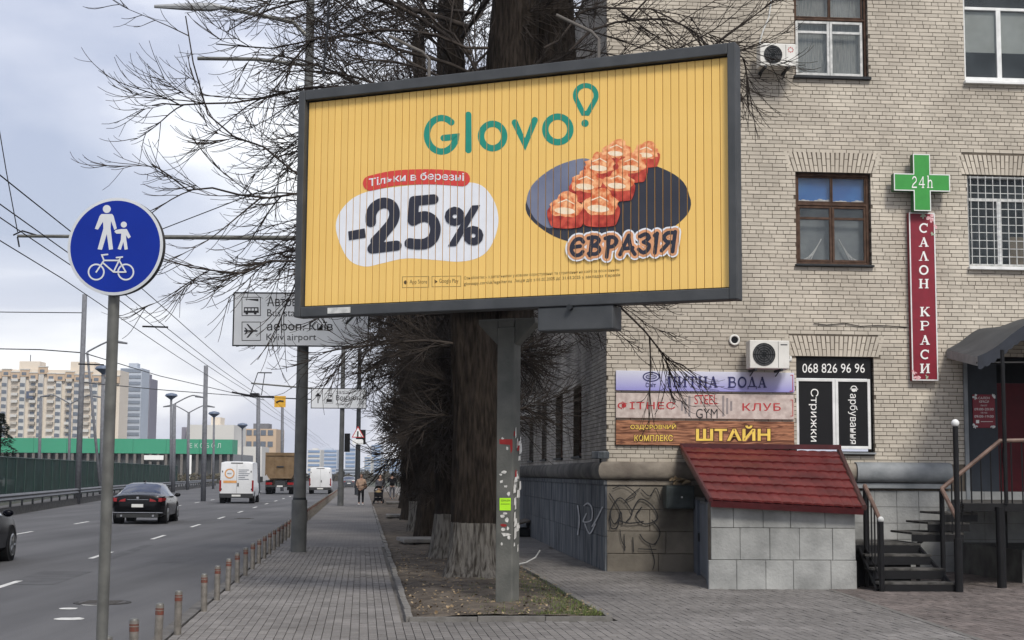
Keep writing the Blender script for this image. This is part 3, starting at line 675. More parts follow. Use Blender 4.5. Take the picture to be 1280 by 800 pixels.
onfr('lettering', T('068 826 96 96', box4(1003, 454.5, 1081, 466), .0), .085, M['white'], w)
def vquad(x0, y0, x1, y1):  # text running downwards, letters turned clockwise
    return [(x1, y0), (x1, y1), (x0, y1), (x0, y0)]
onfr('lettering', T('Стрижки', vquad(1011, 486, 1023, 552), .0), .095, M['white'], w)
onfr('lettering', T('Фарбування', vquad(1060, 482, 1072.5, 555), .0), .095, M['white'], w)
# ================================================================== billboard
PB = G(634, 757)
cL = [(373.5, 113), (374, 396)]; cR = [(919, 53), (920, 374.5)]
BH = 3.16
def depth_for(c):
    a, b = ray(*c[0]), ray(*c[1]); return BH / (a.z / a.y - b.z / b.y)
qL, qR = AT(*cL[0], depth_for(cL)), AT(*cR[0], depth_for(cR))
BBA = math.atan2(qR.y - qL.y, qR.x - qL.x)
BB = Frame((qL.x, qL.y, 0), BBA)
BW = BB.l(qR).x; BZ1 = (qL.z + qR.z) / 2; BZ0 = BZ1 - BH
print('billboard', BW, BZ0, BZ1, math.degrees(BBA), PB)
bb = thing('billboard', 'large yellow slatted advertising board in dark grey frame on a single post', 'billboard', BB.o, BBA)
fw = .105; fh = .14; D0 = .24
mb = MB(); mb.box(0, fw, 0, D0, BZ0, BZ1); mb.box(BW - fw, BW, 0, D0, BZ0, BZ1); mb.box(fw, BW - fw, 0, D0, BZ1 - fh, BZ1); mb.box(fw, BW - fw, 0, D0, BZ0, BZ0 + fh)
mb.build('frame', M['frame_grey'], bb, bevel=.012)
MB().box(fw, BW - fw, D0 - .03, D0 - .004, BZ0 + fh, BZ1 - fh).build('back_panel', M['metal_dark'], bb)
TS = .09                        # slat face depth behind the frame front
x0b, x1b = fw + .012, BW - fw - .012; NS = 57; sp = (x1b - x0b) / NS
yel = mat('yellow_print', (.78, .50, .135), .5, col2=(.82, .54, .16), scale=.8, island=.03)
sl_m = MB().box(-sp / 2 + .004, sp / 2 - .004, 0, .05, BZ0 + fh + .02, BZ1 - fh - .02).build('slat', yel, bb); slm = sl_m.data; bpy.data.objects.remove(sl_m)
cuts = []
rs = random.Random(5)
for i in range(NS):
    shared(slm, 'slat', bb, (x0b + sp * (i + .5), TS, 0), (0, 0, 0))
    cuts.append((x0b + sp * i - .0045, x0b + sp * i + .0045))
BF = Frame(BB.w(0, TS, 0), BBA)
def art(name, shapes, lay, m, label=None):
    o = flat(name, shapes, BF, .0012 + lay * .0035, m, bb, cut=cuts, step=.00012); o.location = (0, TS, 0)
    if label: o['label'] = label
    return o
teal = mat('teal_print', (.012, .25, .18), .45, var=.04); ink = mat('ink_print', (.022, .024, .04), .45, var=.04)
wh = mat('white_paper_print', (.74, .76, .80), .45, var=.03); red = mat('red_tag_print', (.62, .055, .045), .45, var=.05)
g = []
g += ribbon(_arc(552, 168, 18.5, 21.5, -48, -332, 26)[::-1] if False else [(552 + 18.3 * math.cos(math.radians(a)), 168.5 - 21 * math.sin(math.radians(a))) for a in np.linspace(48, 345, 28)] + [(570, 171), (554.5, 172.5)], 8)
g += ribbon([(585.3, 143.5), (585.6, 187.5)], 8)
g += ribbon(ell(615.8, 170, 14.5, 15.3, 32), 8, closed=True)
g += ribbon([(643.5, 153), (656.3, 180.5), (668.5, 150)], 7.8)
g += ribbon(ell(697.3, 161.7, 15.7, 16, 32), 8, closed=True)
pin = [(732.2 + 13 * math.cos(math.radians(a)), 119.3 - 12.5 * math.sin(math.radians(a))) for a in np.linspace(-28, 208, 22)]
g += ribbon(pin + [(729, 141.5), (734.5, 141.5)], 6.2, closed=True) + poly(ell(731.3, 154, 4.6, 4.6, 16))
art('logo_lettering', g, 0, teal, 'teal rounded logo lettering with balloon mark')
blob = spline([(420, 287), (427, 262), (452, 242), (500, 233), (560, 229), (598, 230), (617, 250), (623, 277), (615, 305), (600, 321), (575, 327), (545, 325), (508, 323), (478, 329), (455, 333), (434, 322)], 6)
art('white_bubble', poly(blob), 0, wh)
tagp = spline([(457, 226), (520, 214.5), (584, 212.5)], 8, False)
art('red_tag', ribbon([(p[0], p[1] + 13) for p in spline([(463, 216), (495, 209.5), (540, 208), (578, 210.5)], 8, False)], 19), 1, red)
tv, tf = text_mesh('Тільки в березні', .012); q = []
for x, y in tv:
    px = 461 + x * 119; cy = np.interp(px, [463, 495, 540, 578], [229.5, 223.5, 221, 222.8]); q.append((px, cy + 6 - y * 12.5))
art('lettering', [(np.array(q), tf)], 2, wh)
def c3(pts): return [(370 + x / 3.638, 220 + y / 3.638) for x, y in pts]
g = poly(c3([(237, 252), (312, 238), (318, 280), (241, 292)]))
g += ribbon(c3(spline([(340, 208), (342, 170), (362, 138), (398, 122), (434, 134), (448, 168), (438, 208), (404, 252), (362, 296)], 6, False)), 13.2)
g += ribbon(c3([(346, 331), (362, 312), (400, 262)]), 12) + ribbon(c3([(352, 329), (458, 316)]), 12.5)
g += ribbon(c3([(536, 113), (626, 105)]), 12.2) + ribbon(c3([(537, 118), (531, 200)]), 13)
g += ribbon(c3(spline([(533, 202), (556, 190), (590, 184), (622, 202), (634, 240), (624, 280), (594, 305), (556, 310), (517, 306)], 6, False)), 13.2)
g += T('%', [(555, 259), (602, 256), (605, 306), (558, 308)], .035)
art('discount_lettering', g, 2, ink)
# plate and rolls of the printed food picture
pl = mat('plate_print', (.025, .028, .042), .4, col2=(.032, .035, .05), scale=3)
pl2 = mat('plate_sheen_print', (.13, .15, .23), .4, col2=(.19, .21, .29), scale=2)
plate = [(761 + (x - 761) * (1 + .012 * math.sin(7 * i)), y) for i, (x, y) in enumerate(ell(760.5, 249.5, 103, 54.5, 60, -.03))]
art('plate_picture', poly([(x, y + 3.5) for x, y in plate]), 0, pl)
art('plate_picture', poly(spline([(662, 262), (658.5, 248), (668, 228), (695, 208), (728, 198), (740, 205), (725, 230), (705, 265), (690, 285), (672, 277)], 5)), 1, pl2)
rollside = mat('roll_side_print', (.30, .018, .012), .4, col2=(.62, .09, .05), scale=11, detail=6)
rolltop = mat('roll_top_print', (.62, .12, .03), .4, col2=(.95, .50, .24), scale=16, detail=7); rollhi = mat('roll_highlight_print', (.85, .62, .38), .4, col2=(.9, .78, .6), scale=15)
rr = random.Random(2)
for k, (x, y, s_) in enumerate([(808, 192, 15), (771, 190, 16), (790, 208, 17.5), (750, 208, 18), (773, 230, 18.5), (733, 231, 19), (750, 258, 22), (708, 261, 21)]):
    h = s_ * .95
    art('roll_picture', poly(spline([(x - s_, y - 2), (x - s_ + 1, y + h), (x - s_ * .4, y + h * 1.22), (x + s_ * .5, y + h * 1.2), (x + s_ - 1, y + h), (x + s_, y - 2)], 4)), 2 + k * .45, rollside)
    rag = [(px_ + rr.uniform(-2.2, 2.2), py_ + rr.uniform(-2, 2)) for px_, py_ in ell(x, y - 2, s_ + .8, s_ * .62, 22)]
    art('roll_picture', poly(rag) + poly([(px_ + rr.uniform(-1, 1), py_ + rr.uniform(-1, 1)) for px_, py_ in ell(x + 2, y - s_ * .62, s_ * .6, s_ * .42, 12)]), 2.15 + k * .45, rolltop)
    art('roll_picture', poly(ell(x - s_ * .1, y + s_ * .12, s_ * .62, s_ * .2, 14, .08)) + ribbon([(x - s_ * .5, y - s_ * .35), (x, y - s_ * .55), (x + s_ * .45, y - s_ * .3)], 1.4), 2.3 + k * .45, rollhi)
BR = {'Є': [[(.92, .80), (.70, .97), (.35, .92), (.10, .60), (.12, .28), (.40, .05), (.75, .08), (.95, .25)], [(.15, .50), (.72, .56)]],
 'В': [[(.28, -.05), (.34, 1.0)], [(.05, .93), (.60, .98), (.86, .80), (.62, .56), (.36, .50)], [(.36, .50), (.80, .46), (.95, .24), (.70, .04), (.18, .06)]],
 'Р': [[(.30, -.12), (.36, 1.0)], [(.08, .92), (.62, 1.0), (.94, .78), (.74, .50), (.38, .44)]],
 'А': [[(.04, -.02), (.52, 1.05)], [(.50, 1.0), (.70, .40), (1.02, .0)], [(.20, .30), (.84, .36)]],
 'З': [[(.10, .86), (.55, 1.0), (.86, .80), (.48, .55)], [(.42, .55), (.90, .40), (.84, .12), (.48, -.04), (.06, .14)]],
 'І': [[(.45, -.04), (.55, 1.04)], [(.1, .92), (.6, 1.02)]],
 'Я': [[(.78, -.05), (.84, 1.04)], [(.84, .98), (.36, .98), (.12, .74), (.34, .50), (.78, .46)], [(.52, .48), (.04, .0)]]}
for nm, wd, lay, m_ in (('brush_lettering_outline', 15, 6.6, wh), ('brush_lettering_outline', 11, 7.2, mat('peach_print', (.66, .32, .16), .4)), ('brush_lettering', 4.8, 7.8, ink)):
    letters = []; wv = [1, 1, 1, 1.1, .9, .5, 1.1]
    for k, ch in enumerate('ЄВРАЗІЯ'):
        xa = 713 + 137 * sum(wv[:k]) / sum(wv); xb = 713 + 137 * (sum(wv[:k + 1])) / sum(wv) - 4
        dy = [1, 0, 1, 1, -1, 0, -1][k]; y1 = 319 - k * .8 + dy; y0 = 297 - k * .9 + dy
        for st in BR[ch]: letters += ribbon([tuple(q) for q in quadpx(np.array(spline(st, 3, False)), [(xa + 1, y0), (xb + 1, y0), (xb - 1, y1), (xa - 1, y1)])], wd)
    art(nm, letters, lay, m_)
fine = mat('fine_print', (.10, .065, .02), .5)
art('store_badge_lettering', T('App Store', box4(512, 349.5, 534, 356), .0) + T('Google Play', box4(549, 348.5, 573, 355), 0) + poly(ell(507, 353, 2.3, 2.6, 10))
    + ribbon([(503, 346), (536, 345.5), (536, 359), (503, 359.5)], .5, closed=True, rnd=False) + ribbon([(540, 345.5), (576, 345), (576, 358), (540, 358.5)], .5, closed=True, rnd=False) + poly([(543, 349), (547, 352), (543, 355)]), 0, fine)
art('small_print', T('Ознайомтесь з детальними умовами користування та отримання на сайті за посиланням', [(580, 345.5), (774, 335), (774, 340), (580, 350.5)])
    + T('glovoapp.com/uk/legal/terms  Акція діє з 01.03.2025 до 31.03.2025 у закладах Євразія', [(580, 352.5), (775, 341.5), (775, 346.5), (580, 358)], .006), 0, fine)
MB().box(*(lambda a, b: (a.x, b.x, -.012, 0, b.z, a.z))(BB.p(410, 385), BB.p(438, 391))).build('maker_plate', M['oldwhite'], bb)
MB().box(*(lambda a, b: (a.x, b.x, .02, .34, b.z, BZ0 - .003))(BB.p(671, 384), BB.p(766, 411))).build('control_box', M['frame_grey'], bb, bevel=.02)
MB().cyl((BB.p(713, 388).x, -.05, BZ0 - .02), (BB.p(713, 388).x, .08, BZ0 - .02), .035, 12).build('lock', M['metal_dark'], bb)
for (pa, pb_) in (((482, 94), (442, 73)), ((745, 78), (712, 56))):      # floodlight stubs standing on the top edge
    a = BB.p(532 if pa[0] == 482 else 745, 90 if pa[0] == 482 else 62); x = a.x
    arm = MB().tube([(x, .1, BZ1), (x, .1, BZ1 + .26), (x - .08, .06, BZ1 + .36), (x - .5, -.12, BZ1 + .58)], .022, 8).build('lamp_arm', mat('arm_grey', (.12, .11, .10), .7), bb)
# post
pl_ = BB.l(PB); pw = .125
pt = MB(); pt.box(pl_.x - pw, pl_.x + pw, pl_.y - pw, pl_.y + pw, -.1, BZ0 - .12); pt.build('post', M['post_grey'], bb, bevel=.02)
mb = MB()
mb.prism([(pl_.x - .42, BZ0 - .004), (pl_.x - .42, BZ0 - .07), (pl_.x - pw - .003, BZ0 - .36), (pl_.x - pw - .003, BZ0 - .004)], pl_.y - .1, pl_.y + .1)
mb.prism([(pl_.x + .42, BZ0 - .004), (pl_.x + pw + .003, BZ0 - .004), (pl_.x + pw + .003, BZ0 - .36), (pl_.x + .42, BZ0 - .07)], pl_.y - .1, pl_.y + .1)
mb.box(pl_.x - pw + .01, pl_.x + pw - .01, pl_.y - pw + .01, pl_.y + pw - .01, BZ0 - .118, BZ0 - .004)
mb.build('bracket', M['post_grey'], bb, bevel=.01)
MB().box(pl_.x - .3, pl_.x + .3, .05, max(D0, pl_.y + .2), BZ0 - .10, BZ0 - .002).build('beam', M['frame_grey'], bb) if False else None
PFt = Frame(BB.w(0, pl_.y - pw, 0), BBA)
def sticker(shapes, m, lay, name='poster_scrap', label=None):
    o = flat(name, shapes, PFt, .003 + lay * .002, m, bb); o.location = (0, pl_.y - pw, 0)
    if label: o['label'] = label
pp = mat('torn_paper', (.45, .44, .41), .9, col2=(.68, .67, .63), scale=20)
sticker(poly([(624.5, 622.5), (638.5, 622.5), (638.5, 638), (624.5, 638)]), mat('lime_paper', (.42, .80, .03), .7, var=.04), 1, 'lime_notice', 'lime green paper notice')
sticker(T('ЗДАМ ДІМ', box4(626, 624.5, 637.5, 627)) + ribbon([(626, 630), (637, 630)], .5, rnd=False), M['black'], 2, 'lettering')
r2 = random.Random(9)
def scrap(cx, cy, w, h):
    return poly([(cx + w * .5 * math.cos(t) * r2.uniform(.5, 1.2), cy + h * .5 * math.sin(t) * r2.uniform(.5, 1.2)) for t in np.linspace(0, 6.28, 9)[:-1]])
for (cx, cy, w, h) in ((630, 590, 8, 5), (634, 560, 4, 5), (632, 608, 6, 4), (627, 602, 5, 5), (636, 617, 5, 6), (628, 645, 6, 5), (634, 650, 6, 6), (632, 668, 13, 6), (629, 662, 6, 6), (636, 672, 4, 8), (626, 593, 4, 3), (631, 642, 8, 3), (627, 680, 3, 5), (635, 660, 4, 5), (628, 548, 4, 3)): sticker(scrap(cx, cy, w, h), pp, .5)
sticker(poly([(624.3, 549), (640.5, 549), (640.5, 562), (638.5, 567), (637.5, 556), (624.3, 555)]) + scrap(629, 657, 9, 4), mat('red_paper', (.28, .03, .03), .8, var=.2), .3, label='faded red poster strip')
# right flank of the post: same kind of paper scraps
mb = MB(); mbr = MB(); xr = pl_.x + pw + .003
for k in range(34):
    z = r2.uniform(.75, 2.35); y = pl_.y + r2.uniform(-.11, .10); a_, b_ = r2.uniform(.015, .05), r2.uniform(.02, .09)
    tgt = mbr if k % 6 == 0 and z > 1.6 else mb
    tgt.add([(xr + k * .0004, y - a_, z - b_), (xr + k * .0004, y + a_, z - b_ * .7), (xr + k * .0004, y + a_ * .8, z + b_), (xr + k * .0004, y - a_ * .6, z + b_ * .8)], [(0, 1, 2, 3)])
mb.build('poster_scrap', pp, bb, recalc=False); mbr.build('poster_scrap', MATS['red_paper'], bb, recalc=False)
# ================================================================== things fixed on the facade
def board(name, label, cat, x0, y0, x1, y1, m, t=-.06, border=None, dp=.05, quad=None):
    a, b = FR.p(x0, y0, t), FR.p(x1, y1, t); o = thing(name, label, cat, FR.w((a.x + b.x) / 2, t, b.z), BA)
    w = (b.x - a.x) / 2; h = a.z - b.z
    MB().box(-w, w, 0, dp, 0, h).build('panel', m, o, bevel=.004, seg=1)
    if border:
        mb = MB(); rect_frame(mb, -w, w, 0, h, .022, -.006, -.0005); mb.build('border', border, o)
    o['fx'] = 0; del o['fx']
    f = Frame(FR.w((a.x + b.x) / 2, t, 0), BA)
    def pr_(nm, shapes, m2, lay=0, label=None):
        q = flat(nm, shapes, f, .003 + lay * .003, m2, o)
        q.location = (0, 0, -b.z)
        if label: q['label'] = label
        return q
    return o, pr_, w, h
# three boards
lav = mat('lavender_board', (.25, .25, .55), .5, col2=(.66, .66, .74), scale=1)
t_ = lav.node_tree; n_ = t_.nodes; gr_ = n_.new('ShaderNodeSeparateXYZ'); tc_ = n_.new('ShaderNodeTexCoord'); t_.links.new(tc_.outputs['Object'], gr_.inputs[0])
cr_ = n_.new('ShaderNodeValToRGB'); cr_.color_ramp.elements[0].color = (.28, .27, .60, 1); cr_.color_ramp.elements[1].color = (.62, .63, .72, 1)
mr_ = n_.new('ShaderNodeMapRange'); mr_.inputs[2].default_value = .38; t_.links.new(gr_.outputs[2], mr_.inputs[0]); t_.links.new(mr_.outputs[0], cr_.inputs[0]); t_.links.new(cr_.outputs[0], n_['Principled BSDF'].inputs['Base Color'])
o, pr_, w, h = board('water_sign', 'lavender sign with dark blue lettering for drinking water, topmost of three boards', 'sign', 770, 463, 993, 490.5, lav)
L8 = 'ПИТНА'; qs = []
for k, ch in enumerate('ПИТНА'): x = 834 + k * 12.9; qs += slab(ch, [(x, 470.5), (x + 11.8, 470.5), (x + 11.8, 484), (x, 484)])
for k, ch in enumerate('ВОДА'): x = 909.5 + k * 12.5; qs += slab(ch, [(x, 471), (x + 11.5, 471), (x + 11.5, 484.5), (x, 484.5)])
pr_('lettering', qs, M['navy'])
pr_('logo', ribbon(ell(814, 471, 10, 5.5, 24), 1.5, closed=True) + ribbon(ell(814, 471, 6.5, 2.6, 20), 1.2, closed=True) + ribbon([(810, 471), (818, 471)], 1) + T('Світ', box4(807, 478.5, 820, 484), .02), M['navy'], label='dark blue oval water logo')
pr_('bracket_mark', ribbon([(988, 469), (991, 469), (991, 489), (987, 489)], .9, rnd=False), M['redprint'])
o, pr_, w, h = board('gym_sign', 'pinkish stone patterned fitness club sign with red lettering, middle of three boards', 'sign', 770, 491, 993, 524.5, mat('stone_board', (.42, .34, .31), .6, col2=(.58, .50, .46), scale=9, detail=8))
pr_('lettering', T('ФІТНЕС', box4(772, 502, 844, 512), .01, 1.1) + T('КЛУБ', box4(928, 504, 976, 513.5), .01, 1.1), M['redprint'])
pr_('logo_lettering', T('STEEL', box4(868, 493.5, 897, 505.5), .0), M['redprint']); pr_('logo_lettering', T('GYM', box4(870, 511, 897, 523), .0) + ribbon([(867, 507.5), (899, 507.5)], .5), M['black'])
pr_('barbell_logo', sum([ribbon([(x, 507.5 - hh), (x, 507.5 + hh)], 2.6, rnd=False) for x, hh in ((852.5, 6), (857, 9.5), (861.8, 13), (904, 13), (909, 10), (914, 6))], []), mat('logo_grey', (.25, .22, .22), .6))
pr_('bracket_mark', ribbon([(988, 500), (991, 500), (991, 520), (988, 520)], .9, rnd=False), M['redprint'])
woodb = mat('carved_wood_board', (.10, .03, .012), .5, col2=(.42, .19, .10), scale=2.5, stretch=(.8, 1, 9), detail=3, fac2=(.38, .6)); woodb.node_tree.nodes['Noise Texture'].inputs['Distortion'].default_value = 1.6
o, pr_, w, h = board('wood_sign', 'wood grain health complex sign with yellow lettering, lowest of three boards', 'sign', 770, 525, 993, 558, woodb)
yl = mat('yellow_lettering', (.78, .55, .10), .5, var=.1); sh_ = mat('brown_outline', (.07, .02, .008), .5)
def lay2(body, bx, bold=.02):
    x0, y0, x1, y1 = bx
    pr_('lettering_outline', T(body, box4(x0 - .8, y0 - .6, x1 + 1, y1 + 1), bold + .045), sh_); pr_('lettering', T(body, box4(x0, y0, x1, y1), bold), yl, 1)
lay2('ШТАЙН', (870, 532, 963, 551), .03); lay2('ОЗДОРОВЧИЙ', (788, 529.5, 845, 537.5), .015); lay2('КОМПЛЕКС', (793, 543.5, 841, 551.5), .015)
# salon blade sign: flat tall board
o, pr_, w, h = board('salon_sign', 'tall narrow maroon salon sign with white vertical lettering under the green cross', 'sign', 1136, 265.5, 1173, 476, M['maroon'], t=-.14, border=M['whitepaint'], dp=.12)
ys = [285, 302.5, 320, 337.5, 354.5, 389.5, 407, 425, 443, 460.5]
qs = []
for y, ch in zip(ys, 'САЛОНКРАСИ'):
    x = 1154.5 if y < 360 else 1156; qs += slab(ch, [(x - 6, y - 5.8), (x + 6.5, y - 5.8), (x + 6.5, y + 5.8), (x - 6, y + 5.8)])
pr_('lettering', qs, M['white'])
fl = mat('flower_print', (.55, .22, .25), .5, col2=(.8, .6, .6), scale=30)
def flower(cx, cy, s_, seed):
    r = random.Random(seed); o_ = []
    for k in range(6): a = r.uniform(0, 6.28); o_ += poly(ell(cx + s_ * .5 * math.cos(a), cy + s_ * .5 * math.sin(a), s_ * .45, s_ * .22, 10, a))
    return o_
pr_('flower_print', flower(1164, 272, 7, 1) + flower(1168, 284, 4, 2) + flower(1143, 465, 4, 3) + flower(1146, 470, 6, 4), fl); pr_('flower_print', flower(1154, 270, 4, 6) + flower(1166, 292, 3, 7) + flower(1158, 471, 3, 8), mat('leaf_print', (.35, .42, .3), .5), 1)
# green cross
t = -.30; a, b = FR.p(1118, 263, t), FR.p(1186.5, 193.5, t); cx = (a.x + b.x) / 2
o = thing('pharmacy_cross', 'green pharmacy cross with white 24h above the salon sign', 'sign', FR.w(cx, t, a.z), BA)
W2 = (b.x - a.x) / 2; HH = b.z - a.z; k_ = .125
def crossp(W2, HH, k, g=0): zc = HH / 2; return [(-k + g, g), (k - g, g), (k - g, zc - k + g), (W2 - g, zc - k + g), (W2 - g, zc + k - g), (k - g, zc + k - g), (k - g, HH - g), (-k + g, HH - g), (-k + g, zc + k - g), (-W2 + g, zc + k - g), (-W2 + g, zc - k + g), (-k + g, zc - k + g)]
k_ = .165
MB().prism(crossp(W2, HH, k_), 0, .16).build('body', mat('cross_side', (.03, .12, .04), .5), o)
mb = MB(); po, pi = crossp(W2, HH, k_), crossp(W2, HH, k_, .018); n = 12
mb.add([(x, -.008, z) for x, z in po] + [(x, -.008, z) for x, z in pi], [(i, (i + 1) % n, (i + 1) % n + n, i + n) for i in range(n)]); mb.build('border', M['whitepaint'], o)
MB().prism(pi, -.006, -.0005).build('face', M['green'], o)
f = Frame(FR.w(cx, t, 0), BA)
q = flat('lettering', slab('2', box4(1139, 220.5, 1147, 235)) + slab('4', box4(1148, 220.5, 1156.5, 235)) + slab('h', box4(1158, 219.5, 1167, 235)), f, .010, M['white'], o); q.location = (0, 0, -a.z)
MB().cyl((-.15, .155, HH / 2), (-.15, .30, HH / 2), .02, 8).cyl((.15, .155, HH / 2), (.15, .30, HH / 2), .02, 8).build('bracket', M['metal_dark'], o)
# air conditioners
def ac(x0, y0, x1, y1, label, t=-.5, badge=None, cat='air conditioner', pipe=True):
    a, b = FR.p(x0, y0, t), FR.p(x1, y1, t); w = b.x - a.x; h = a.z - b.z; o = thing('air_conditioner', label, cat, FR.w(a.x, t, b.z), BA)
    MB().box(0, w, 0, .30, 0, h).build('casing', M['acwhite'], o, bevel=.015)
    cx, cz, r = w * .36, h * .5, h * .40
    MB().tube([(cx, -.004, cz), (cx, .012, cz)], [r, r], 28).build('fan_opening', M['acdark'], o)
    g = MB()
    for rr_ in (.98, .8, .6, .4, .2):
        p = [(cx + r * rr_ * math.cos(a_), -.012, cz + r * rr_ * math.sin(a_)) for a_ in np.linspace(0, 2 * math.pi, 29)]; g.tube(p, .006, 4, caps=False)
    for a_ in np.linspace(0, math.pi, 5)[:-1]: g.tube([(cx - r * math.cos(a_), -.014, cz - r * math.sin(a_)), (cx + r * math.cos(a_), -.014, cz + r * math.sin(a_))], .005, 4)
    g.build('fan_grille', M['metal_dark'], o)
    MB().box(w * .715, w * .725, -.003, .002, .02, h - .02).build('seam', M['acdark'], o)
    if badge: badge(o, w, h)
    mb = MB()
    for q in (w * .15, w * .8): mb.box(q - .02, q + .02, -.02, .5, -.045, -.004); mb.tube([(q, .2, -.04), (q, .48, -.12)], .012, 6)
    mb.build('wall_bracket', M['metal_dark'], o)
    if pipe: MB().tube([(w - .01, .1, h * .3), (w + .05, .12, h * .32), (w + .09, .25, h * .45), (w + .09, .5, h * .5)], .025, 8).build('pipe', M['oldwhite'], o)
    return o
def redbadge(o, w, h):
    mb = MB()
    for a_ in np.linspace(0, 2 * math.pi, 9)[:-1]: mb.add([(w * .855 + .045 * math.cos(a_) + .013 * math.cos(u), -.003, h * .73 + .045 * math.sin(a_) + .013 * math.sin(u)) for u in np.linspace(0, 6.28, 8)[:-1]], [tuple(range(7))])
    mb.build('red_badge', M['redprint'], o, recalc=False)
ac(950, 53.5, 995, 83, 'air conditioner with red flower badge beside the upper casement window', badge=redbadge)
ac(937, 425, 987, 461, 'plain air conditioner hanging over the right end of the three boards', badge=lambda o, w, h: MB().box(w * .78, w * .95, -.003, .001, h * .83, h * .87).build('badge', M['acdark'], o))
tac = tdepth(0, 676)
o = thing('air_conditioner', 'grey air conditioner high on the dark side wall between narrow windows', 'air conditioner', FR.w(-.42, tac, 3.30), BA + math.pi / 2)
MB().box(-.8, 0, -.30 + .0, 0, 0, .55).build('casing', M['acwhite'], o, bevel=.015); MB().tube([(-.5, -.31, .27), (-.5, -.295, .27)], [.2, .2], 20).build('fan_opening', M['acdark'], o)
o.location = FR.w(-.12, tac + .8, 3.30); o.rotation_euler = (0, 0, BA - math.pi / 2)
for c in o.children: c.location = (.8, 0, 0)
MB().box(.1, .14, 0, .12, -.04, 0).box(.6, .64, 0, .12, -.04, 0).build('wall_bracket', M['metal_dark'], o)
# cable down to the first unit
a, b = FR.p(965, 0, -.05), FR.p(949, 56, -.05)
o = thing('cable', 'white drain hose hanging down to the badge air conditioner', 'cable', FR.w(a.x, 0, b.z), BA)
MB().tube([(0, -.03, 2.2), (0, -.03, a.z - b.z + .05), (-.06, -.03, .55), (-.17, -.03, .3), (b.x - a.x, -.03, 0)], .014, 6).build('hose', M['oldwhite'], o)
# round vent
a = FR.p(918, 425, -.02); o = thing('wall_vent', 'small round white vent in the bricks left of the lower air conditioner', 'vent', FR.w(a.x, -.02, a.z), BA)
ringp = [(.085 * math.cos(t), -.01, .085 * math.sin(t)) for t in np.linspace(0, 2 * math.pi, 25)]
MB().tube(ringp, .022, 8, caps=False).build('rim', M['acwhite'], o, smooth=True); MB().tube([(0, -.012, 0), (0, .02, 0)], [.075, .075], 20).build('opening', M['dark'], o)
a, b = FR.p(1017, 404, -.02), FR.p(1134, 409, -.02); o = thing('cable', 'thin slack cable stapled across the bricks above the salon window', 'cable', FR.w(a.x, -.02, a.z), BA)
MB().tube([(0, 0, 0), (.25, 0, -.03), (.6, 0, .01), (.9, 0, -.045), (1.25, 0, -.02), (b.x - a.x, 0, b.z - a.z)], .008, 5).build('strand', M['steelblack'], o)
# lamp on the corner above the cornice
a = FR.p(748, 571, 0); o = thing('wall_lamp', 'small worn box floodlight at the building corner above the cornice', 'lamp', FR.w(-.12, -.05, FR.p(758, 575).z), BA + .6)
MB().box(-.14, .14, -.1, .1, .02, .16).build('housing', M['panelgrey'], o, bevel=.02); MB().box(-.12, .12, -.106, -.1, .04, .14).build('lens', M['glass'], o); MB().cyl((0, 0, -.05), (0, 0, .03), .02, 8).build('stalk', M['metal_dark'], o)
# metal box on the plinth
t = -.45; a, b = FR.p(833, 607, t), FR.p(868, 636, t)
o = thing('metal_box', 'dark green metal box on the plinth with rubbish on its lid', 'utility box', FR.w(a.x, t, b.z), BA); w, h = b.x - a.x, a.z - b.z
MB().box(0, w, 0, .38, 0, h).build('body', mat('box_green', (.035, .045, .045), .55, var=.25, scale=6), o, bevel=.008)
MB().box(.03, w - .03, -.008, 0, .03, h - .03).build('door', mat('box_door', (.045, .055, .055), .5, var=.25, scale=6), o, bevel=.004); MB().cyl((w * .55, -.02, h * .5), (w * .55, -.006, h * .5), .018, 10).build('lock', M['oldwhite'], o)
o = thing('rubbish', 'crumpled brown and beige rubbish heaped on the green box', 'rubbish', FR.w(a.x + w * .55, t + .2, a.z), BA)
mb = MB(); r3 = random.Random(4)
for k in range(9):
    mb.hexa([(r3.uniform(-.2, .1), r3.uniform(-.12, .05), 0) for _ in range(1)] * 1 + [], []) if False else None
    x, y = r3.uniform(-.15, .15), r3.uniform(-.1, .1); z = .02 + .03 * (k % 3); s_ = r3.uniform(.05, .1)
    mb.add([(x - s_, y - s_, z), (x + s_, y - s_ * .6, z + r3.uniform(0, .05)), (x + s_ * .8, y + s_, z + r3.uniform(0, .09)), (x - s_ * .7, y + s_, z + .03), (x, y, z + r3.uniform(.05, .12))], [(0, 1, 4), (1, 2, 4), (2, 3, 4), (3, 0, 4), (0, 3, 2, 1)])
mb.build('scraps', M['leaf'], o)
# ================================================================== basement entrance with red roof
p0 = G(889, 736); p1 = G(1079, 738.5)
KY = p0.y; kx0 = FR.l(p0); kx1_ = FR.l(p1); KT = kx0.y; KX0, KX1 = kx0.x, kx1_.x
print('kiosk', kx0, kx1_)
kio = thing('basement_entrance', 'low grey block entrance hut with red metal tile roof', 'entrance hut', FR.w(KX0, KT, 0), BA)
KW = KX1 - KX0; KD = -KT - .04
def kp(px, py, t=0): q = ffr(KT + t).p(px, py); return Vector((q.x - KX0, t, q.z))
wt = kp(960, 629).z
MB().box(.0, KW, .02, .22, 0, wt - .01).box(KW - .2, KW, .22, KD, 0, wt - .01).build('wall', M['mortar'], kio)
rows = [(0, kp(960, 700).z, [0, .17, .37, .56, .82, 1]), (kp(960, 700).z, kp(960, 660).z, [0, .2, .405, .61, .84, 1]), (kp(960, 660).z, wt, [0, .155, .36, .55, .79, 1])]
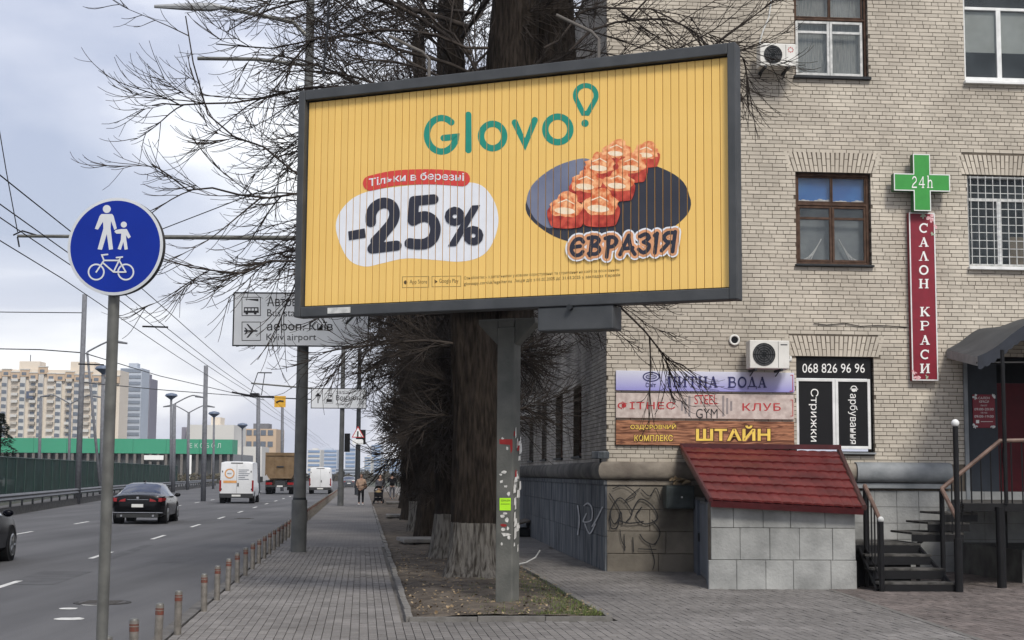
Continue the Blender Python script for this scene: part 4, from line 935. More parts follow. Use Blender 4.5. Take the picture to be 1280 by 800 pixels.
for r, (z0, z1, xs) in enumerate(rows):
    pr2 = .05 if r == 0 else 0
    for i in range(len(xs) - 1):
        MB().box(xs[i] * KW + .003 - (pr2 if i == 0 else 0), xs[i + 1] * KW - .003, -.012 - pr2 + random.uniform(-.003, .003), .02, z0 + .003 - (.1 if r == 0 else 0), z1 - .004).build('block', M['lightblock'], kio, bevel=.006, seg=1)
sgrey = mat('grey_side_panel', (.085, .10, .125), .6, var=.2, scale=2)
SK = .56
def skew(y0, y1, x0, x1, z0, z1):
    f = lambda y: SK * (y - .02) / KD
    return MB().hexa([(x0 + f(y0), y0, z0), (x1 + f(y0), y0, z0), (x1 + f(y1), y1, z0), (x0 + f(y1), y1, z0)], [(x0 + f(y0), y0, z1), (x1 + f(y0), y0, z1), (x1 + f(y1), y1, z1), (x0 + f(y1), y1, z1)])
skew(.025, KD * .22, 0, .2, 0, wt - .01).build('side_cheek', sgrey, kio); skew(KD * .75, KD, 0, .2, 0, wt - .01).build('side_cheek', sgrey, kio)
dr = skew(KD * .222, KD * .748, .05, .09, .03, wt).build('door', M['greydoor'], kio); skew(KD * .24, KD * .73, .036, .049, .10, wt - .06).build('door_panel', sgrey, dr); skew(KD * .70, KD * .72, .0, .03, .6, .75).build('handle', M['metal_dark'], dr)
skew(KD * .2, KD * .77, -.03, .2, wt + .002, wt + .05).build('lintel', M['metal_dark'], kio)
# roof: four corners
rTL = ffr(-.02).p(851, 559); rTR = ffr(-.02).p(1049, 565); eL = kp(889, 626, -.22); eR = kp(1080, 636, -.22)
TLv = Vector((rTL.x - KX0, -KT - .02, rTL.z)); TRv = Vector((rTR.x - KX0, -KT - .02, rTR.z)); BLv = Vector((eL.x, -.22, eL.z)); BRv = Vector((eR.x, -.22, eR.z))
NR, NCOL = 7, 15
up = Vector((0, -.3, 1)).normalized()
for r in range(NR):
    v0, v1 = r / NR, (r + 1) / NR + .03; mb = MB(); K = NCOL * 8; vs = []
    for (v, lift) in ((v0, .035), (min(1, v1), .0)):
        for k in range(K + 1):
            u = k / K; a_ = BLv.lerp(BRv, u); b_ = TLv.lerp(TRv, u); p = a_.lerp(b_, v); wv = .015 * abs(math.sin(math.pi * u * NCOL)) ** .7
            scal = .022 * (1 - abs(math.sin(math.pi * u * NCOL))) if v == v0 else 0
            vs.append(p + up * (lift + wv) + (a_ - b_).normalized() * (-scal))
    vs += [q - up * .03 for q in vs[:K + 1]]
    fs = [(k, k + 1, K + 2 + k, K + 1 + k) for k in range(K)] + [(2 * (K + 1) + k, 2 * (K + 1) + k + 1, k + 1, k) for k in range(K)]
    mb.add(vs, fs); mb.build('tile_course', M['roofred'], kio, smooth='auto', recalc=False)
mb = MB(); mb.hexa([BLv - up * .10, BRv - up * .10, TRv - up * .10, TLv - up * .10], [BLv - up * .0, BRv - up * .0, TRv, TLv]); mb.build('roof_deck', mat('roof_trim', (.06, .008, .010), .5, var=.2), kio)
MB().tube([BLv + up * .02, TLv + up * .03], .035, 6).build('verge_board', MATS['roof_trim'], kio); MB().tube([BRv + up * .02, TRv + up * .03], .05, 6).build('verge_board', mat('verge_brown', (.055, .02, .018), .5), kio)
MB().box(TLv.x - .02, TRv.x + .02, TLv.y - .07, TLv.y + .01, TLv.z - .02, TLv.z + .07).build('ridge_flashing', MATS['roof_trim'], kio)
# ================================================================== entrance stairs and porch
p = G(1150, 740); st0 = FR.l(p); SX0 = FR.l(G(1096, 739)).x; SX1 = FR.l(G(1198, 739)).x; SY = st0.y
print('stairs', SX0, SX1, SY)
stair = thing('entrance_stairs', 'black steel stairs with worn treads and wooden handrails climbing to the salon porch', 'stairs', FR.w(SX0, SY, 0), BA)
SW = SX1 - SX0
def sp_(px, py, t): q = ffr(SY + t).p(px, py); return Vector((q.x - SX0, t, q.z))
for i, py in enumerate((728, 710.5, 693)):
    t = .05 + i * .32; z = sp_(1150, py, t).z; mb = MB().box(.0, SW - .02 - i * .10, t, t + .34, z - .035, z); mb.build('tread', M['tread'], stair, bevel=.004)
    MB().box(.02, SW - .04 - i * .10, t + .002, t + .02, z - .165, z - .037).build('nosing', M['steelblack'], stair)
t = 1.0; zl = sp_(1150, 679, t).z
MB().box(-.1, SW - .28, t, t + 1.2, zl - .035, zl).build('landing', M['tread'], stair, bevel=.004); MB().box(-.1, SW - .28, t + .002, t + .03, zl - .17, zl - .037).build('nosing', M['steelblack'], stair)
up4 = [(1140, 1205, 665.5), (1160, 1212, 652.5), (1178, 1222, 640.5)]
zp = sp_(1240, 629, .9).z
for i, (xa, xb, py) in enumerate(up4):
    a, b = sp_(xa, py, 1.05), sp_(xb, py, 1.05); MB().box(a.x, b.x, 1.05, 2.1, a.z - .035, a.z).build('tread', M['tread'], stair, bevel=.004); MB().box(a.x, b.x, 1.052, 1.08, a.z - .15, a.z - .037).build('nosing', M['steelblack'], stair)
PX0 = sp_(1204, 630, .9).x; PX1 = PX0 + 3.6; PD = -SY - .05
PXb = FR.p(1190, 628).x - SX0; MB().hexa([(PX0, .9, zp - .05), (PX1, .9, zp - .05), (PX1, PD, zp - .05), (PXb, PD, zp - .05)], [(PX0, .9, zp), (PX1, .9, zp), (PX1, PD, zp), (PXb, PD, zp)]).build('porch_deck', M['tread'], stair); MB().box(PX0, PX1, .88, .897, zp - .13, zp - .004).build('porch_edge', M['steelblack'], stair)
for pts in ([(0, .1, .02), (0, 1.05, zl - .06)], [(SW - .06, .1, .02), (SW - .3, 1.05, zl - .06)], [(a.x - .5, 1.1, zl - .1), (PX0, 1.1, zp - .1)]): MB().tube(pts, .032, 6).build('stringer', M['steelblack'], stair)
for x0, x1, y0, y1, z1 in ((-.05, 0, .98, 1.04, zl - .04), (SW - .35, SW - .3, 1.0, 1.06, zl - .04), (PXb + .1, PXb + .16, 2.6, 2.66, zp - .06)): MB().box(x0, x1, y0, y1, 0, z1).build('leg', M['steelblack'], stair)
MB().box(.05, SW - .4, 1.15, 1.2, 0, zl - .04).build('back_plate', M['steelblack'], stair)
# rails
lt, lb = sp_(1081, 607, 1.0), sp_(1101, 652, .05)
MB().tube([lt, lb], .035, 8).build('handrail', M['wood_rail'], stair)
MB().cyl((lb.x, lb.y, 0), (lb.x, lb.y, lb.z), .042, 10).build('newel_post', M['steelblack'], stair); MB().cyl((lt.x, lt.y, 0), (lt.x, lt.y, lt.z), .035, 10).build('newel_post', M['steelblack'], stair)
MB().sphere((lb.x, lb.y, lb.z + .03), .05, 10, 6).build('newel_cap', M['oldwhite'], stair, smooth=True)
for k in range(1, 5):
    u = k / 5; q = lt.lerp(lb, u); MB().cyl((q.x, q.y, .15 + (1 - u) * .45), (q.x, q.y, q.z), .012, 6).build('baluster', M['steelblack'], stair)
MB().tube([(lt.x, lt.y, .62), (lb.x, lb.y, .18)], .018, 6).build('lower_rail', M['steelblack'], stair)
ra, rb, rc = sp_(1177, 611, .95), sp_(1250, 551, .9), sp_(1330, 549, .9); rd = sp_(1197, 650, .3)
MB().tube([ra, rb, rc], .035, 8).build('handrail', M['wood_rail'], stair); MB().tube([ra, rd], .035, 8).build('handrail', M['wood_rail'], stair)
MB().cyl((ra.x, ra.y, 0), ra, .04, 10).build('newel_post', M['steelblack'], stair)
for k in range(1, 6):
    u = k / 6; q = ra.lerp(rb, u); z0 = zl + (zp - zl) * min(1, u * 1.4); MB().cyl((q.x, q.y, z0), q, .012, 6).build('baluster', M['steelblack'], stair)
for k in range(7): q = rb.lerp(rc, k / 6); MB().cyl((q.x, q.y, zp), q, .012, 6).build('baluster', M['steelblack'], stair)
q = sp_(1256, 735, .75)
for u in (0, 1.55): MB().cyl((q.x + u, .86, 0), (q.x + u, .86, zp - .06), .075, 12).build('support_post', M['steelblack'], stair)
# porch block under the deck, lit wall beyond
MB().box(PXb + .1, PX1, 1.9, PD, 0, .55).build('plinth_step', mat('porch_base', (.12, .12, .115), .9, var=.25, scale=3), stair)
# door and wall panel: parts of the building
d0, d1, d2, d3 = FR.p(1208, 500).x, FR.p(1248, 500).x, FR.p(1300, 500).x, FR.p(1400, 500).x; zt_ = DOOR[3]
MB().box(d0 - .06, d0 + .012, -.05, .0, 1.2, zt_ + .1).build('door_jamb', M['greypipe'], bld); MB().box(d0 + .012, d1, .06, .1, 1.2, zt_).build('entrance_panel', mat('slate_panel', (.020, .026, .036), .6, var=.1), bld)
dd = MB().box(d1, d2 + .3, .12, .17, 1.2, zt_ - .5).build('door', M['maroondoor'], bld); MB().box(d1 + .1, d1 + .14, .06, .115, 2.0, 2.3).build('handle', M['metal_dark'], dd)
MB().box(d1, d3, .14, .18, zt_ - .496, zt_).build('transom_panel', M['dark'], bld); MB().box(d2 + .302, d3, .06, .1, 1.2, zt_ - .5).build('entrance_panel', MATS['slate_panel'], bld)
o, pr_, w, h = board('hours_board', 'small maroon opening hours board beside the porch door', 'sign', 1215.5, 493, 1244.5, 535, M['maroon'], t=.045, dp=.012)
pr_('lettering', T('САЛОН', box4(1223, 496, 1237, 499)) + T('КРАСИ', box4(1224, 500.5, 1236, 503.5)) + T('ПН-ПТ', box4(1226, 506, 1234, 508)) + T('09:00-20:00', box4(1218, 510, 1242, 513)) + T('СБ-НД', box4(1226, 515, 1234, 517)) + T('09:00-19:00', box4(1218, 519, 1242, 522)) + poly([(1220, 525), (1224, 525), (1224, 529), (1220, 529)]) + ribbon([(1226, 527), (1241, 527)], .6, rnd=False), M['white'])
pr_('corner_ornament', flower(1219, 496, 4, 1) + flower(1241, 496, 4, 2) + flower(1219, 532, 4, 3) + flower(1241, 532, 4, 4), M['whitepaint'], 1)
# canopy
can = thing('porch_canopy', 'dark barrel awning with scalloped edge over the salon porch', 'canopy', FR.w(SX1, 0, 2.9), BA)
def cp(px, py, Y): return Frame(can.location, BA).l(AT(px, py, Y)) - Vector((0, 0, 0))
bk_ = [(1183, 437), (1199, 428), (1222, 412), (1250, 408), (1280, 398), (1330, 392), (1380, 400), (1440, 430)]
ft_ = [(1222, 446), (1236, 440), (1252, 429), (1268, 416), (1290, 404), (1340, 395), (1400, 405), (1470, 445)]
zb0 = can.location.z
def cl(px, py, t): q = ffr(t).p(px, py); return Vector((q.x - SX1, t, q.z - zb0))
B_ = [cl(x, y, -.03) for x, y in spline(bk_, 4, False)]; F_ = [cl(x, y, -2.6) for x, y in spline(ft_, 4, False)]; n = len(B_)
cm_ = mat('canopy_sheet', (.026, .031, .038), .6, col2=(.05, .056, .064), scale=2, bump=.15, bscale=10)
MB().add(B_ + F_ + [v - Vector((0, 0, .02)) for v in B_ + F_], [(i, i + 1, n + i + 1, n + i) for i in range(n - 1)] + [(2 * n + i, 3 * n + i, 3 * n + i + 1, 2 * n + i + 1) for i in range(n - 1)]).build('canopy_sheet', cm_, can, smooth='auto')
mb = MB(); vs = []
m2 = 120; acc = [0]
for i in range(n - 1): acc.append(acc[-1] + (F_[i + 1] - F_[i]).length)
for k in range(m2 + 1):
    s_ = acc[-1] * k / m2; i = min(n - 2, max(j for j in range(n) if acc[j] <= s_ + 1e-9)); u = (s_ - acc[i]) / max(1e-6, acc[i + 1] - acc[i]); p = F_[i].lerp(F_[i + 1], min(1, u))
    dr_ = .20 + .035 * abs(math.sin(k * math.pi / 4)); vs += [p + Vector((0, -.012, .01)), p + Vector((0, -.012, -dr_))]
mb.add(vs, [(2 * k, 2 * k + 2, 2 * k + 3, 2 * k + 1) for k in range(m2)]); vs2 = [v + Vector((0, .008, 0)) for v in vs]; mb.add(vs2, [(2 * k, 2 * k + 1, 2 * k + 3, 2 * k + 2) for k in range(m2)])
mb.build('scalloped_valance', mat('valance', (.016, .02, .03), .6, var=.15), can)
mb = MB(); a_, b_ = B_[0], F_[0]; mb.hexa([a_ - Vector((0, 0, .16)), b_ - Vector((0, 0, .16)), b_ - Vector((-.02, 0, .16)), a_ - Vector((-.02, 0, .16))], [a_, b_, b_ + Vector((.02, 0, 0)), a_ + Vector((.02, 0, 0))]); mb.build('side_flashing', M['greypipe'], can)
mb = MB(); mb.tube([F_[0] - Vector((0, -.05, .1)), F_[-1] - Vector((0, -.05, .1))], .02, 6); mb.tube([F_[2] - Vector((0, -.05, .08)), B_[2] - Vector((0, .05, .08))], .02, 6); mb.build('support_bar', M['steelblack'], can)
q = sp_(1253, 445, .86)
MB().cyl(Frame(can.location, BA).l(FR.w(q.x + SX0, SY + .86, zp)) , Frame(can.location, BA).l(FR.w(q.x + SX0, SY + .86, q.z + .1)), .035, 8).build('canopy_post', M['steelblack'], can)
# lamp post by the stairs
q = G(1199, 740); o = thing('porch_lamp', 'slim black lamp post with white globe at the foot of the stairs', 'lamp post', q, 0); zt = AT(1199, 533, q.y).z
MB().cyl((0, 0, 0), (0, 0, zt * .32), .065, 12).build('base', M['steelblack'], o); MB().cyl((0, 0, zt * .32), (0, 0, zt), .043, 12).build('pole', M['steelblack'], o); MB().sphere((0, 0, zt + .05), .062, 14, 10).build('globe', M['whitepaint'], o, smooth=True)
# slab ramp by the side wall, concrete slabs in the bed
q = FR.l(G(660, 671)); o = thing('cellar_hatch', 'low slanted dark hatch cover against the side wall', 'hatch', FR.w(-.75, q.y, 0), BA)
MB().hexa([(0, 0, .22), (.7, 0, .42), (.7, 1.6, .42), (0, 1.6, .22)], [(0, 0, .27), (.7, 0, .47), (.7, 1.6, .47), (0, 1.6, .27)]).build('lid', mat('hatch_lid', (.10, .085, .07), .8, var=.25), o); MB().box(.04, .70, .05, 1.55, 0, .22).build('curb', M['dark'], o)
for (px, py, w, l_, lab, ang) in ((537, 684, .62, 1.5, 'worn concrete slab raised on the soil beside the second trunk', .1), (516, 650, 1.0, 1.6, 'flat pale concrete slab in the bed further along the pavement', 0), (508, 632, 1.1, 2.0, 'distant light concrete slab beside the walking person in black', 0)):
    q = G(px, py); o = thing('concrete_slab', lab, 'slab', (q.x, q.y, 0), RROT + ang)
    MB().box(-w, w, 0, l_, .10, .19).build('slab', M['kerb'], o, bevel=.015); MB().box(-w * .8, -w * .6, .1, l_ - .1, 0, .1).box(w * .6, w * .8, .1, l_ - .1, 0, .1).build('bearer', M['kerb'], o)
# white bent stick at the bed's right edge
q = G(664, 710); o = thing('bent_stick', 'pale bent stick lying over the right kerb of the bed', 'stick', q, 0)
MB().tube([(-.35, 0, .05), (-.1, 0, .10), (.08, 0, .2), (.16, -.05, .33)], .014, 6).build('rod', M['oldwhite'], o)
# ================================================================== street poles and signs
M['pole'] = mat('pole_concrete_paint', (.085, .088, .088), .7, col2=(.125, .128, .125), scale=3, bump=.2)
M['polefar'] = mat('pole_steel_far', (.15, .155, .17), .7, var=.15)
M['signback'] = mat('faded_sign_face', (.60, .62, .64), .5, col2=(.68, .70, .72), scale=1.5)
M['galv'] = mat('galvanised', (.12, .12, .11), .5, var=.2, scale=8, metal=.3)
q = G(373, 690); PY = q.y; P1 = q
o = thing('street_pole', 'thick grey pole by the bollards carrying the large direction sign and the street lamp', 'pole', (q.x, q.y, 0))
MB().cyl((0, 0, 0), (0, 0, 1.15), .175, 20).build('base', M['pole'], o, smooth='auto'); MB().tube([(0, 0, 1.153), (0, 0, 6), (0, 0, 13.2)], [.14, .125, .09], 18).build('pole', M['pole'], o, smooth='auto'); MB().cyl((0, 0, 1.10), (0, 0, 1.2), .15, 20).build('collar', M['metal_dark'], o)
def loc1(px, py): a = AT(px, py, PY); return Vector((a.x - P1.x, 0, a.z))
a, b, c = loc1(384, 22), loc1(320, 18), loc1(276, 9)
MB().tube([Vector((0, 0, a.z - .5)), Vector((-.4, 0, a.z - .1)), b, c], .05, 8).build('lamp_arm', M['galv'], o)
d = loc1(193, 8); MB().tube([c, c.lerp(d, .15), c.lerp(d, .5), d], [.06, .11, .09, .04], 8).build('lamp_head', mat('lamp_head_grey', (.30, .31, .32), .5), o)
a, b = loc1(384, 82), loc1(320, 74); c = loc1(247, 73); MB().tube([Vector((0, 0, a.z)), b, c], .045, 8).build('lamp_arm', M['galv'], o)
a = loc1(22, 295); MB().tube([Vector((0, 0, a.z)), Vector((-3, 0, a.z)), a], [.055, .05, .035], 8).build('wire_bracket', M['galv'], o)
MB().tube([Vector((0, 0, a.z + 1.5)), a * .55 + Vector((0, 0, a.z * .45 + .05))], .012, 5).tube([a + Vector((0, 0, -.02)), a + Vector((.05, 0, -.25))], .02, 5).tube([a + Vector((.5, 0, 0)), a + Vector((.1, 0, .12)), a + Vector((-.1, 0, .02))], .02, 5).build('stay_wire', M['steelblack'], o)
FS = Frame((P1.x, PY - .2, 0), 0)
def faceboard(par, fr, x0, y0, x1, y1, m, border, dp=.03, bw=.035, name='panel'):
    a, b = fr.p(x0, y0), fr.p(x1, y1); off = fr.l(par.location)
    p = MB().box(a.x, b.x, 0, dp, b.z, a.z).build(name, m, par, bevel=.01); p.location = (-off.x, -off.y, -par.location.z)
    if border:
        mb = MB(); rect_frame(mb, a.x, b.x, b.z, a.z, bw, -.006, -.0005); r = mb.build('border', border, par); r.location = p.location
    def pr_(nm, shapes, m2, lay=0, label=None):
        q_ = flat(nm, shapes, fr, .003 + lay * .003, m2, par); q_.location = p.location
        if label: q_['label'] = label
        return q_
    return pr_
ds = thing('direction_sign', 'large pale grey direction sign to the bus station and airport, half behind the billboard', 'road sign', (P1.x, PY - .2, loc1(370, 434).z))
pr_ = faceboard(ds, FS, 292, 365, 461, 434, M['signback'], M['metal_dark'], bw=.03)
pr_('lettering', T('Автовокзал', box4(334, 370.5, 408, 383), .006) + T('Bus station', box4(334, 386.5, 388, 395.5), .0) + T('аероп. Київ', box4(333.5, 402, 416, 416), .006) + T('Kyiv airport', box4(333, 417, 395.5, 428), 0), M['black'])
pr_('bus_icon', ribbon([(302.5, 371.5), (325.5, 371.5), (325.5, 394.5), (302.5, 394.5)], .8, closed=True, rnd=False) + poly([(305, 374), (323, 373.5), (323, 376.5)]) + poly([(305, 384), (323, 384), (323.5, 391), (304.5, 391)]) + poly(ell(308.5, 391.5, 1.8, 1.8, 10)) + poly(ell(319, 391.5, 1.8, 1.8, 10)), M['black'])
pr_('bus_windows', sum([poly(box4(306 + k * 4.2, 385.5, 309 + k * 4.2, 388.3)) for k in range(4)], []), M['signback'], 1)
pr_('plane_icon', ribbon([(302.5, 402.5), (325.5, 402.5), (325.5, 425.5), (302.5, 425.5)], .8, closed=True, rnd=False) + ribbon([(306, 413.7), (321, 413.7)], 2) + poly([(314, 413), (308, 405), (310, 405), (317.5, 413)]) + poly([(314, 414), (308, 422), (310, 422), (317.5, 414)]) + poly([(308, 413.5), (305.3, 409.5), (306.8, 409.5), (310, 413)]) + poly([(308, 414), (305.3, 418), (306.8, 418), (310, 414.4)]), M['black'])
pr_('arrow_icon', ribbon([(432, 405), (444, 393)], 3, rnd=False) + poly([(440, 387), (453, 383), (450, 397)]), M['black'])
MB().box(-.25, .25, .032, .18, .3, .36).box(-.25, .25, .032, .18, .9, .96).build('bracket', M['metal_dark'], ds)
# second pole with smaller sign
q = G(425.5, 632); P2 = q; o = thing('street_pole', 'grey pole carrying the smaller direction sign behind the first pole', 'pole', (q.x, q.y, 0))
MB().tube([(0, 0, 0), (0, 0, 1), (0, 0, 1.02), (0, 0, 12.5)], [.17, .17, .14, .10], 14).build('pole', M['pole'], o, smooth='auto')
MB().box(.16, .45, -.1, .1, 2.9, 3.9).build('signal_box', M['steelblack'], o); MB().tube([(0, 0, 6.2), (-5, 0, 6.6)], .05, 6).build('wire_bracket', M['galv'], o)
FS2 = Frame((P2.x, P2.y - .2, 0), 0); ds = thing('direction_sign', 'small pale direction sign with up arrow on the second pole', 'road sign', (P2.x, P2.y - .2, AT(425, 511, P2.y).z))
pr_ = faceboard(ds, FS2, 389, 485, 458, 511, M['signback'], M['metal_dark'], bw=.04)
pr_('lettering', T('залізн.', box4(420, 487.5, 440, 492.5), .0) + T('Вокзал', box4(420, 494, 447, 500.5), .01) + T('railway', box4(420, 503, 436, 508), 0), M['black'])
pr_('arrow_icon', ribbon([(397.5, 504), (397.5, 493)], 1.3, rnd=False) + poly([(393.5, 495.5), (397.5, 490.5), (401.5, 495.5)]) + ribbon([(406, 492), (416, 492), (416, 504), (406, 504)], .4, closed=True, rnd=False) + poly([(409, 494), (415, 493.5), (415, 496)]) + poly(box4(408, 499, 415, 502.5)), M['black'])
# third pole with warning triangle
q = G(446.5, 618.5); P3 = q; o = thing('street_pole', 'dark pole farther along the pavement behind the warning triangle', 'pole', (q.x, q.y, 0)); MB().tube([(0, 0, 0), (0, 0, 12)], [.22, .15], 12).build('pole', M['metal_dark'], o, smooth='auto')
MB().box(-.1, .6, -.2, .1, 4.1, 5.3).build('signal_box', M['steelblack'], o)
FS3 = Frame((P3.x, P3.y - .3, 0), 0); ds = thing('warning_sign', 'red bordered warning triangle with plate on the dark pole', 'road sign', (P3.x, P3.y - .3, AT(447, 554, P3.y).z))
def tri(g): a, b, c = FS3.p(447.5, 532.5), FS3.p(439.5, 547), FS3.p(455.5, 547); ctr = (a + b + c) / 3; return [((v - ctr) * g + ctr) for v in (a, b, c)]
for nm, g, y, m_ in (('border', 1, 0, M['redprint']), ('face', .78, -.012, M['whitepaint'])):
    t_ = tri(g); p = MB().prism([(v.x, v.z) for v in t_], y - .01, y).build(nm, m_, ds); p.location = (0, 0, -ds.location.z)
t_ = tri(1); mb = MB(); zc = (t_[0].z + 2 * t_[1].z) / 3; mb.box(t_[0].x - .06, t_[0].x + .06, -.035, -.024, zc - .25, zc + .2).build('mark', M['black'], ds).location = (0, 0, -ds.location.z)
a, b = FS3.p(440.5, 549), FS3.p(454, 555.5); mb = MB(); mb.box(a.x, b.x, -.01, 0, b.z, a.z); p = mb.build('plate', M['whitepaint'], ds); p.location = (0, 0, -ds.location.z)
p = flat('lettering', T('70', box4(443, 550, 451, 554.5), .03), FS3, .015, M['black'], ds); p.location = (0, 0, -ds.location.z); bpy.data.objects.remove(p)
# near shared path sign
q = AT(144, 308, 10.4); SX, SYY, SZ = q.x, q.y, q.z
o = thing('sign_pole', 'slim grey round pole holding the blue round path sign', 'pole', (SX - .02, SYY + .09, 0)); MB().cyl((0, 0, 0), (0, 0, SZ - .0), .040, 20).build('pole', M['galv'], o, smooth='auto')
MB().cyl((0, 0, SZ), (0, 0, SZ + .012), .044, 16).build('cap', M['metal_dark'], o)
ps = thing('path_sign', 'round blue sign with white pedestrian, child and bicycle symbols', 'road sign', (SX, SYY, SZ), -.10); FP_ = Frame((SX, SYY, 0), -.10); R_ = .350
def disc(r, y0, y1): return [[(r * math.cos(t), y, r * math.sin(t)) for t in np.linspace(0, 2 * math.pi, 65)[:-1]] for y in (y0, y1)]
mb = MB(); mb.tube([(0, 0, 0), (0, .055, 0)], [R_, R_], 64).build('shell', M['metal_dark'], ps, smooth='auto')
mb = MB(); a_, b_ = disc(R_, -.001, 0)[0], disc(R_ - .021, -.003, 0)[0]; n = 64; mb.add(a_ + b_, [(i, (i + 1) % n, (i + 1) % n + n, i + n) for i in range(n)]); mb.build('rim', mat('retro_white', (.52, .54, .56), .4, var=.04), ps)
MB().add(disc(R_ - .021, -.003, 0)[0], [tuple(range(64))]).build('face', mat('sign_blue', (.002, .020, .24), .5, spec=.2, col2=(.003, .024, .27), scale=3), ps)
def sg(x, y): return (40 + x / 4, 220 + y / 4)
def sgl(pts): return [sg(*p) for p in pts]
wp = mat('symbol_white', (.56, .58, .60), .4, var=.04)
sh = poly(ell(*sg(374, 165), 5, 5, 20)) + poly(sgl([(347, 190), (401, 190), (408, 200), (424, 262), (412, 270), (395, 225), (393, 262), (405, 366), (385, 369), (374, 290), (350, 369), (328, 366), (357, 262), (355, 228), (330, 268), (314, 264), (338, 200)]))
sh += poly(ell(*sg(459, 243), 3.8, 3.8, 18)) + poly(sgl([(446, 265), (474, 265), (494, 304), (482, 313), (470, 296), (472, 320), (479, 366), (463, 369), (457, 330), (444, 369), (428, 365), (444, 320), (446, 288), (422, 288), (412, 279), (418, 270)]))
p = flat('people_symbol', sh, FP_, .004, wp, ps); p.location = (0, 0, -SZ)
sh = ribbon(ell(*sg(321, 480), 9.6, 9.6, 36), 1.9, closed=True) + ribbon(ell(*sg(469, 480), 9.6, 9.6, 36), 1.9, closed=True)
for pts in ([(321, 480), (360, 422), (349, 395), (378, 392)], [(360, 422), (436, 422)], [(352, 432), (408, 480)], [(408, 480), (440, 412)], [(408, 480), (469, 480)], [(436, 422), (469, 480)], [(422, 408), (452, 405)]): sh += ribbon(sgl(pts), 1.9)
p = flat('bicycle_symbol', sh, FP_, .004, wp, ps); p.location = (0, 0, -SZ)
MB().box(-.06, .06, .056, .075, -.2, -.15).box(-.06, .06, .056, .075, .15, .2).build('clamp', M['metal_dark'], ps)
# ------------------------------------------------------------------ bollards
bol = thing('bollard', '', 'bollard', (0, 0, 0), 0, 'steel bollards along the kerb')
st = mat('bollard_steel', (.20, .18, .155), .38, metal=.65, col2=(.30, .275, .24), scale=14, bump=.05)
MB().cyl((0, 0, 0), (0, 0, .455), .040, 20).build('post', st, bol, smooth='auto'); MB().tube([(0, 0, .4553), (0, 0, .468), (0, 0, .475)], [.040, .034, .018], 20).build('cap', M['galv'], bol, smooth='auto')
ob = mat('orange_band', (.15, .035, .02), .6, col2=(.11, .06, .045), scale=45); MB().tube([(0, 0, .36), (0, 0, .40)], [.0415, .0415], 20, False).build('band', ob, bol, smooth=True); MB().tube([(0, 0, .41), (0, 0, .425)], [.0415, .0415], 20, False).build('band', ob, bol, smooth=True)
ch = tree_of(bol)
words = 'first second third fourth fifth sixth seventh eighth ninth tenth eleventh twelfth thirteenth fourteenth fifteenth'.split()
ys_ = [11.75, 13.15, 14.7, 16.27] + [18.97 + 1.66 * k for k in range(72)]
vis = 0
for k, y in enumerate(ys_):
    x = -1.965 - .1 * y; px, py = proj((x, y, .2)); inv = True
    if inv: lab = f'{words[vis]} steel bollard from the near end of the kerb row' if vis < 15 else 'one of the distant steel bollards merging into a solid line along the kerb'
    else: lab = 'steel bollard at the cropped near end of the kerb row'
    if inv: vis += 1
    r_ = random.Random(k); tl = (r_.uniform(-.02, .02), r_.uniform(-.02, .02))
    if k == 0: bol.location = (x, y, 0); bol['label'] = lab
    else:
        c = copy_tree(bol, ch, (x, y, 0), r_.uniform(0, 6), lab); c.rotation_euler = (tl[0], tl[1], r_.uniform(0, 6))
# ------------------------------------------------------------------ overhead wires
for k, (u, z, lab) in enumerate(((-4.95, 5.8, 'rightmost of the four overhead wires above the road'), (-5.5, 5.8, 'second overhead wire from the right above the road'), (-5.95, 5.9, 'third overhead wire from the right above the road'), (-6.4, 5.8, 'leftmost of the four overhead wires above the road'))):
    o = thing('overhead_wire', lab, 'wire', (u, 0, z), 0, 'trolley wires over the road')
    pts = []
    for i in range(0, 46):
        y = 6 + i * 5; sag = .12 * math.sin(math.pi * ((y - 32) % 45) / 45); pts.append((-.1 * y, y, -sag))
    MB().tube(pts, .012, 4).build('wire', M['steelblack'], o)
def wire(lab, pts, r=.012):
    o = thing('cable', lab, 'cable', pts[0]); MB().tube([Vector(p) - Vector(pts[0]) for p in pts], r, 4).build('strand', M['steelblack'], o)
wire('thin guy wire rising steeply at the left edge above the bracket end', [AT(22, 290, PY), AT(8, 215, PY), AT(-8, 120, PY)])
wire('black cable hanging down to the left end of the billboard top', [AT(414, -40, 21), AT(409, 40, 20.9), AT(404, 96, 20.8)], .016)
wire('slack cable crossing the sky above the apartment block', [AT(-5, 436, 84), AT(50, 437, 84), AT(104, 441, 84), AT(200, 470, 120), AT(330, 500, 150)], .03)
wire('faint cable crossing behind the distant lamps', [AT(104, 478, 84), AT(210, 488, 110), AT(330, 497, 140)], .03)
wire('upper thin cable from the left edge to the tall left pole', [AT(-5, 390, 84), AT(105, 391, 84)], .025)
for (px, py, Y) in ((120, 455, 60), (200, 408, 50)):
    a = AT(px - 22, py, Y); b = AT(px + 10, py + 1, Y); wire('trolley wire spacer bar %s' % ('near the road sign pole' if px > 150 else 'low over the far road'), [a, b], .03)
a = AT(318, 494, 105); o = thing('wire_switch', 'dark trolley wire switch hanging over the far road', 'wire switch', a)
MB().tube([(-1.6, 0, .2), (-.5, 0, 0), (.6, 0, -.1), (1.4, 0, -.1)], .07, 5).tube([(-.3, 0, 0), (.2, 0, 1.6)], .03, 4).tube([(.5, 0, 0), (.7, 0, 1.6)], .03, 4).tube([(.2, 0, 1.6), (1.2, 0, 1.6)], .04, 4).box(-.3, .3, -.1, .1, -.15, .15).build('fittings', M['steelblack'], o)
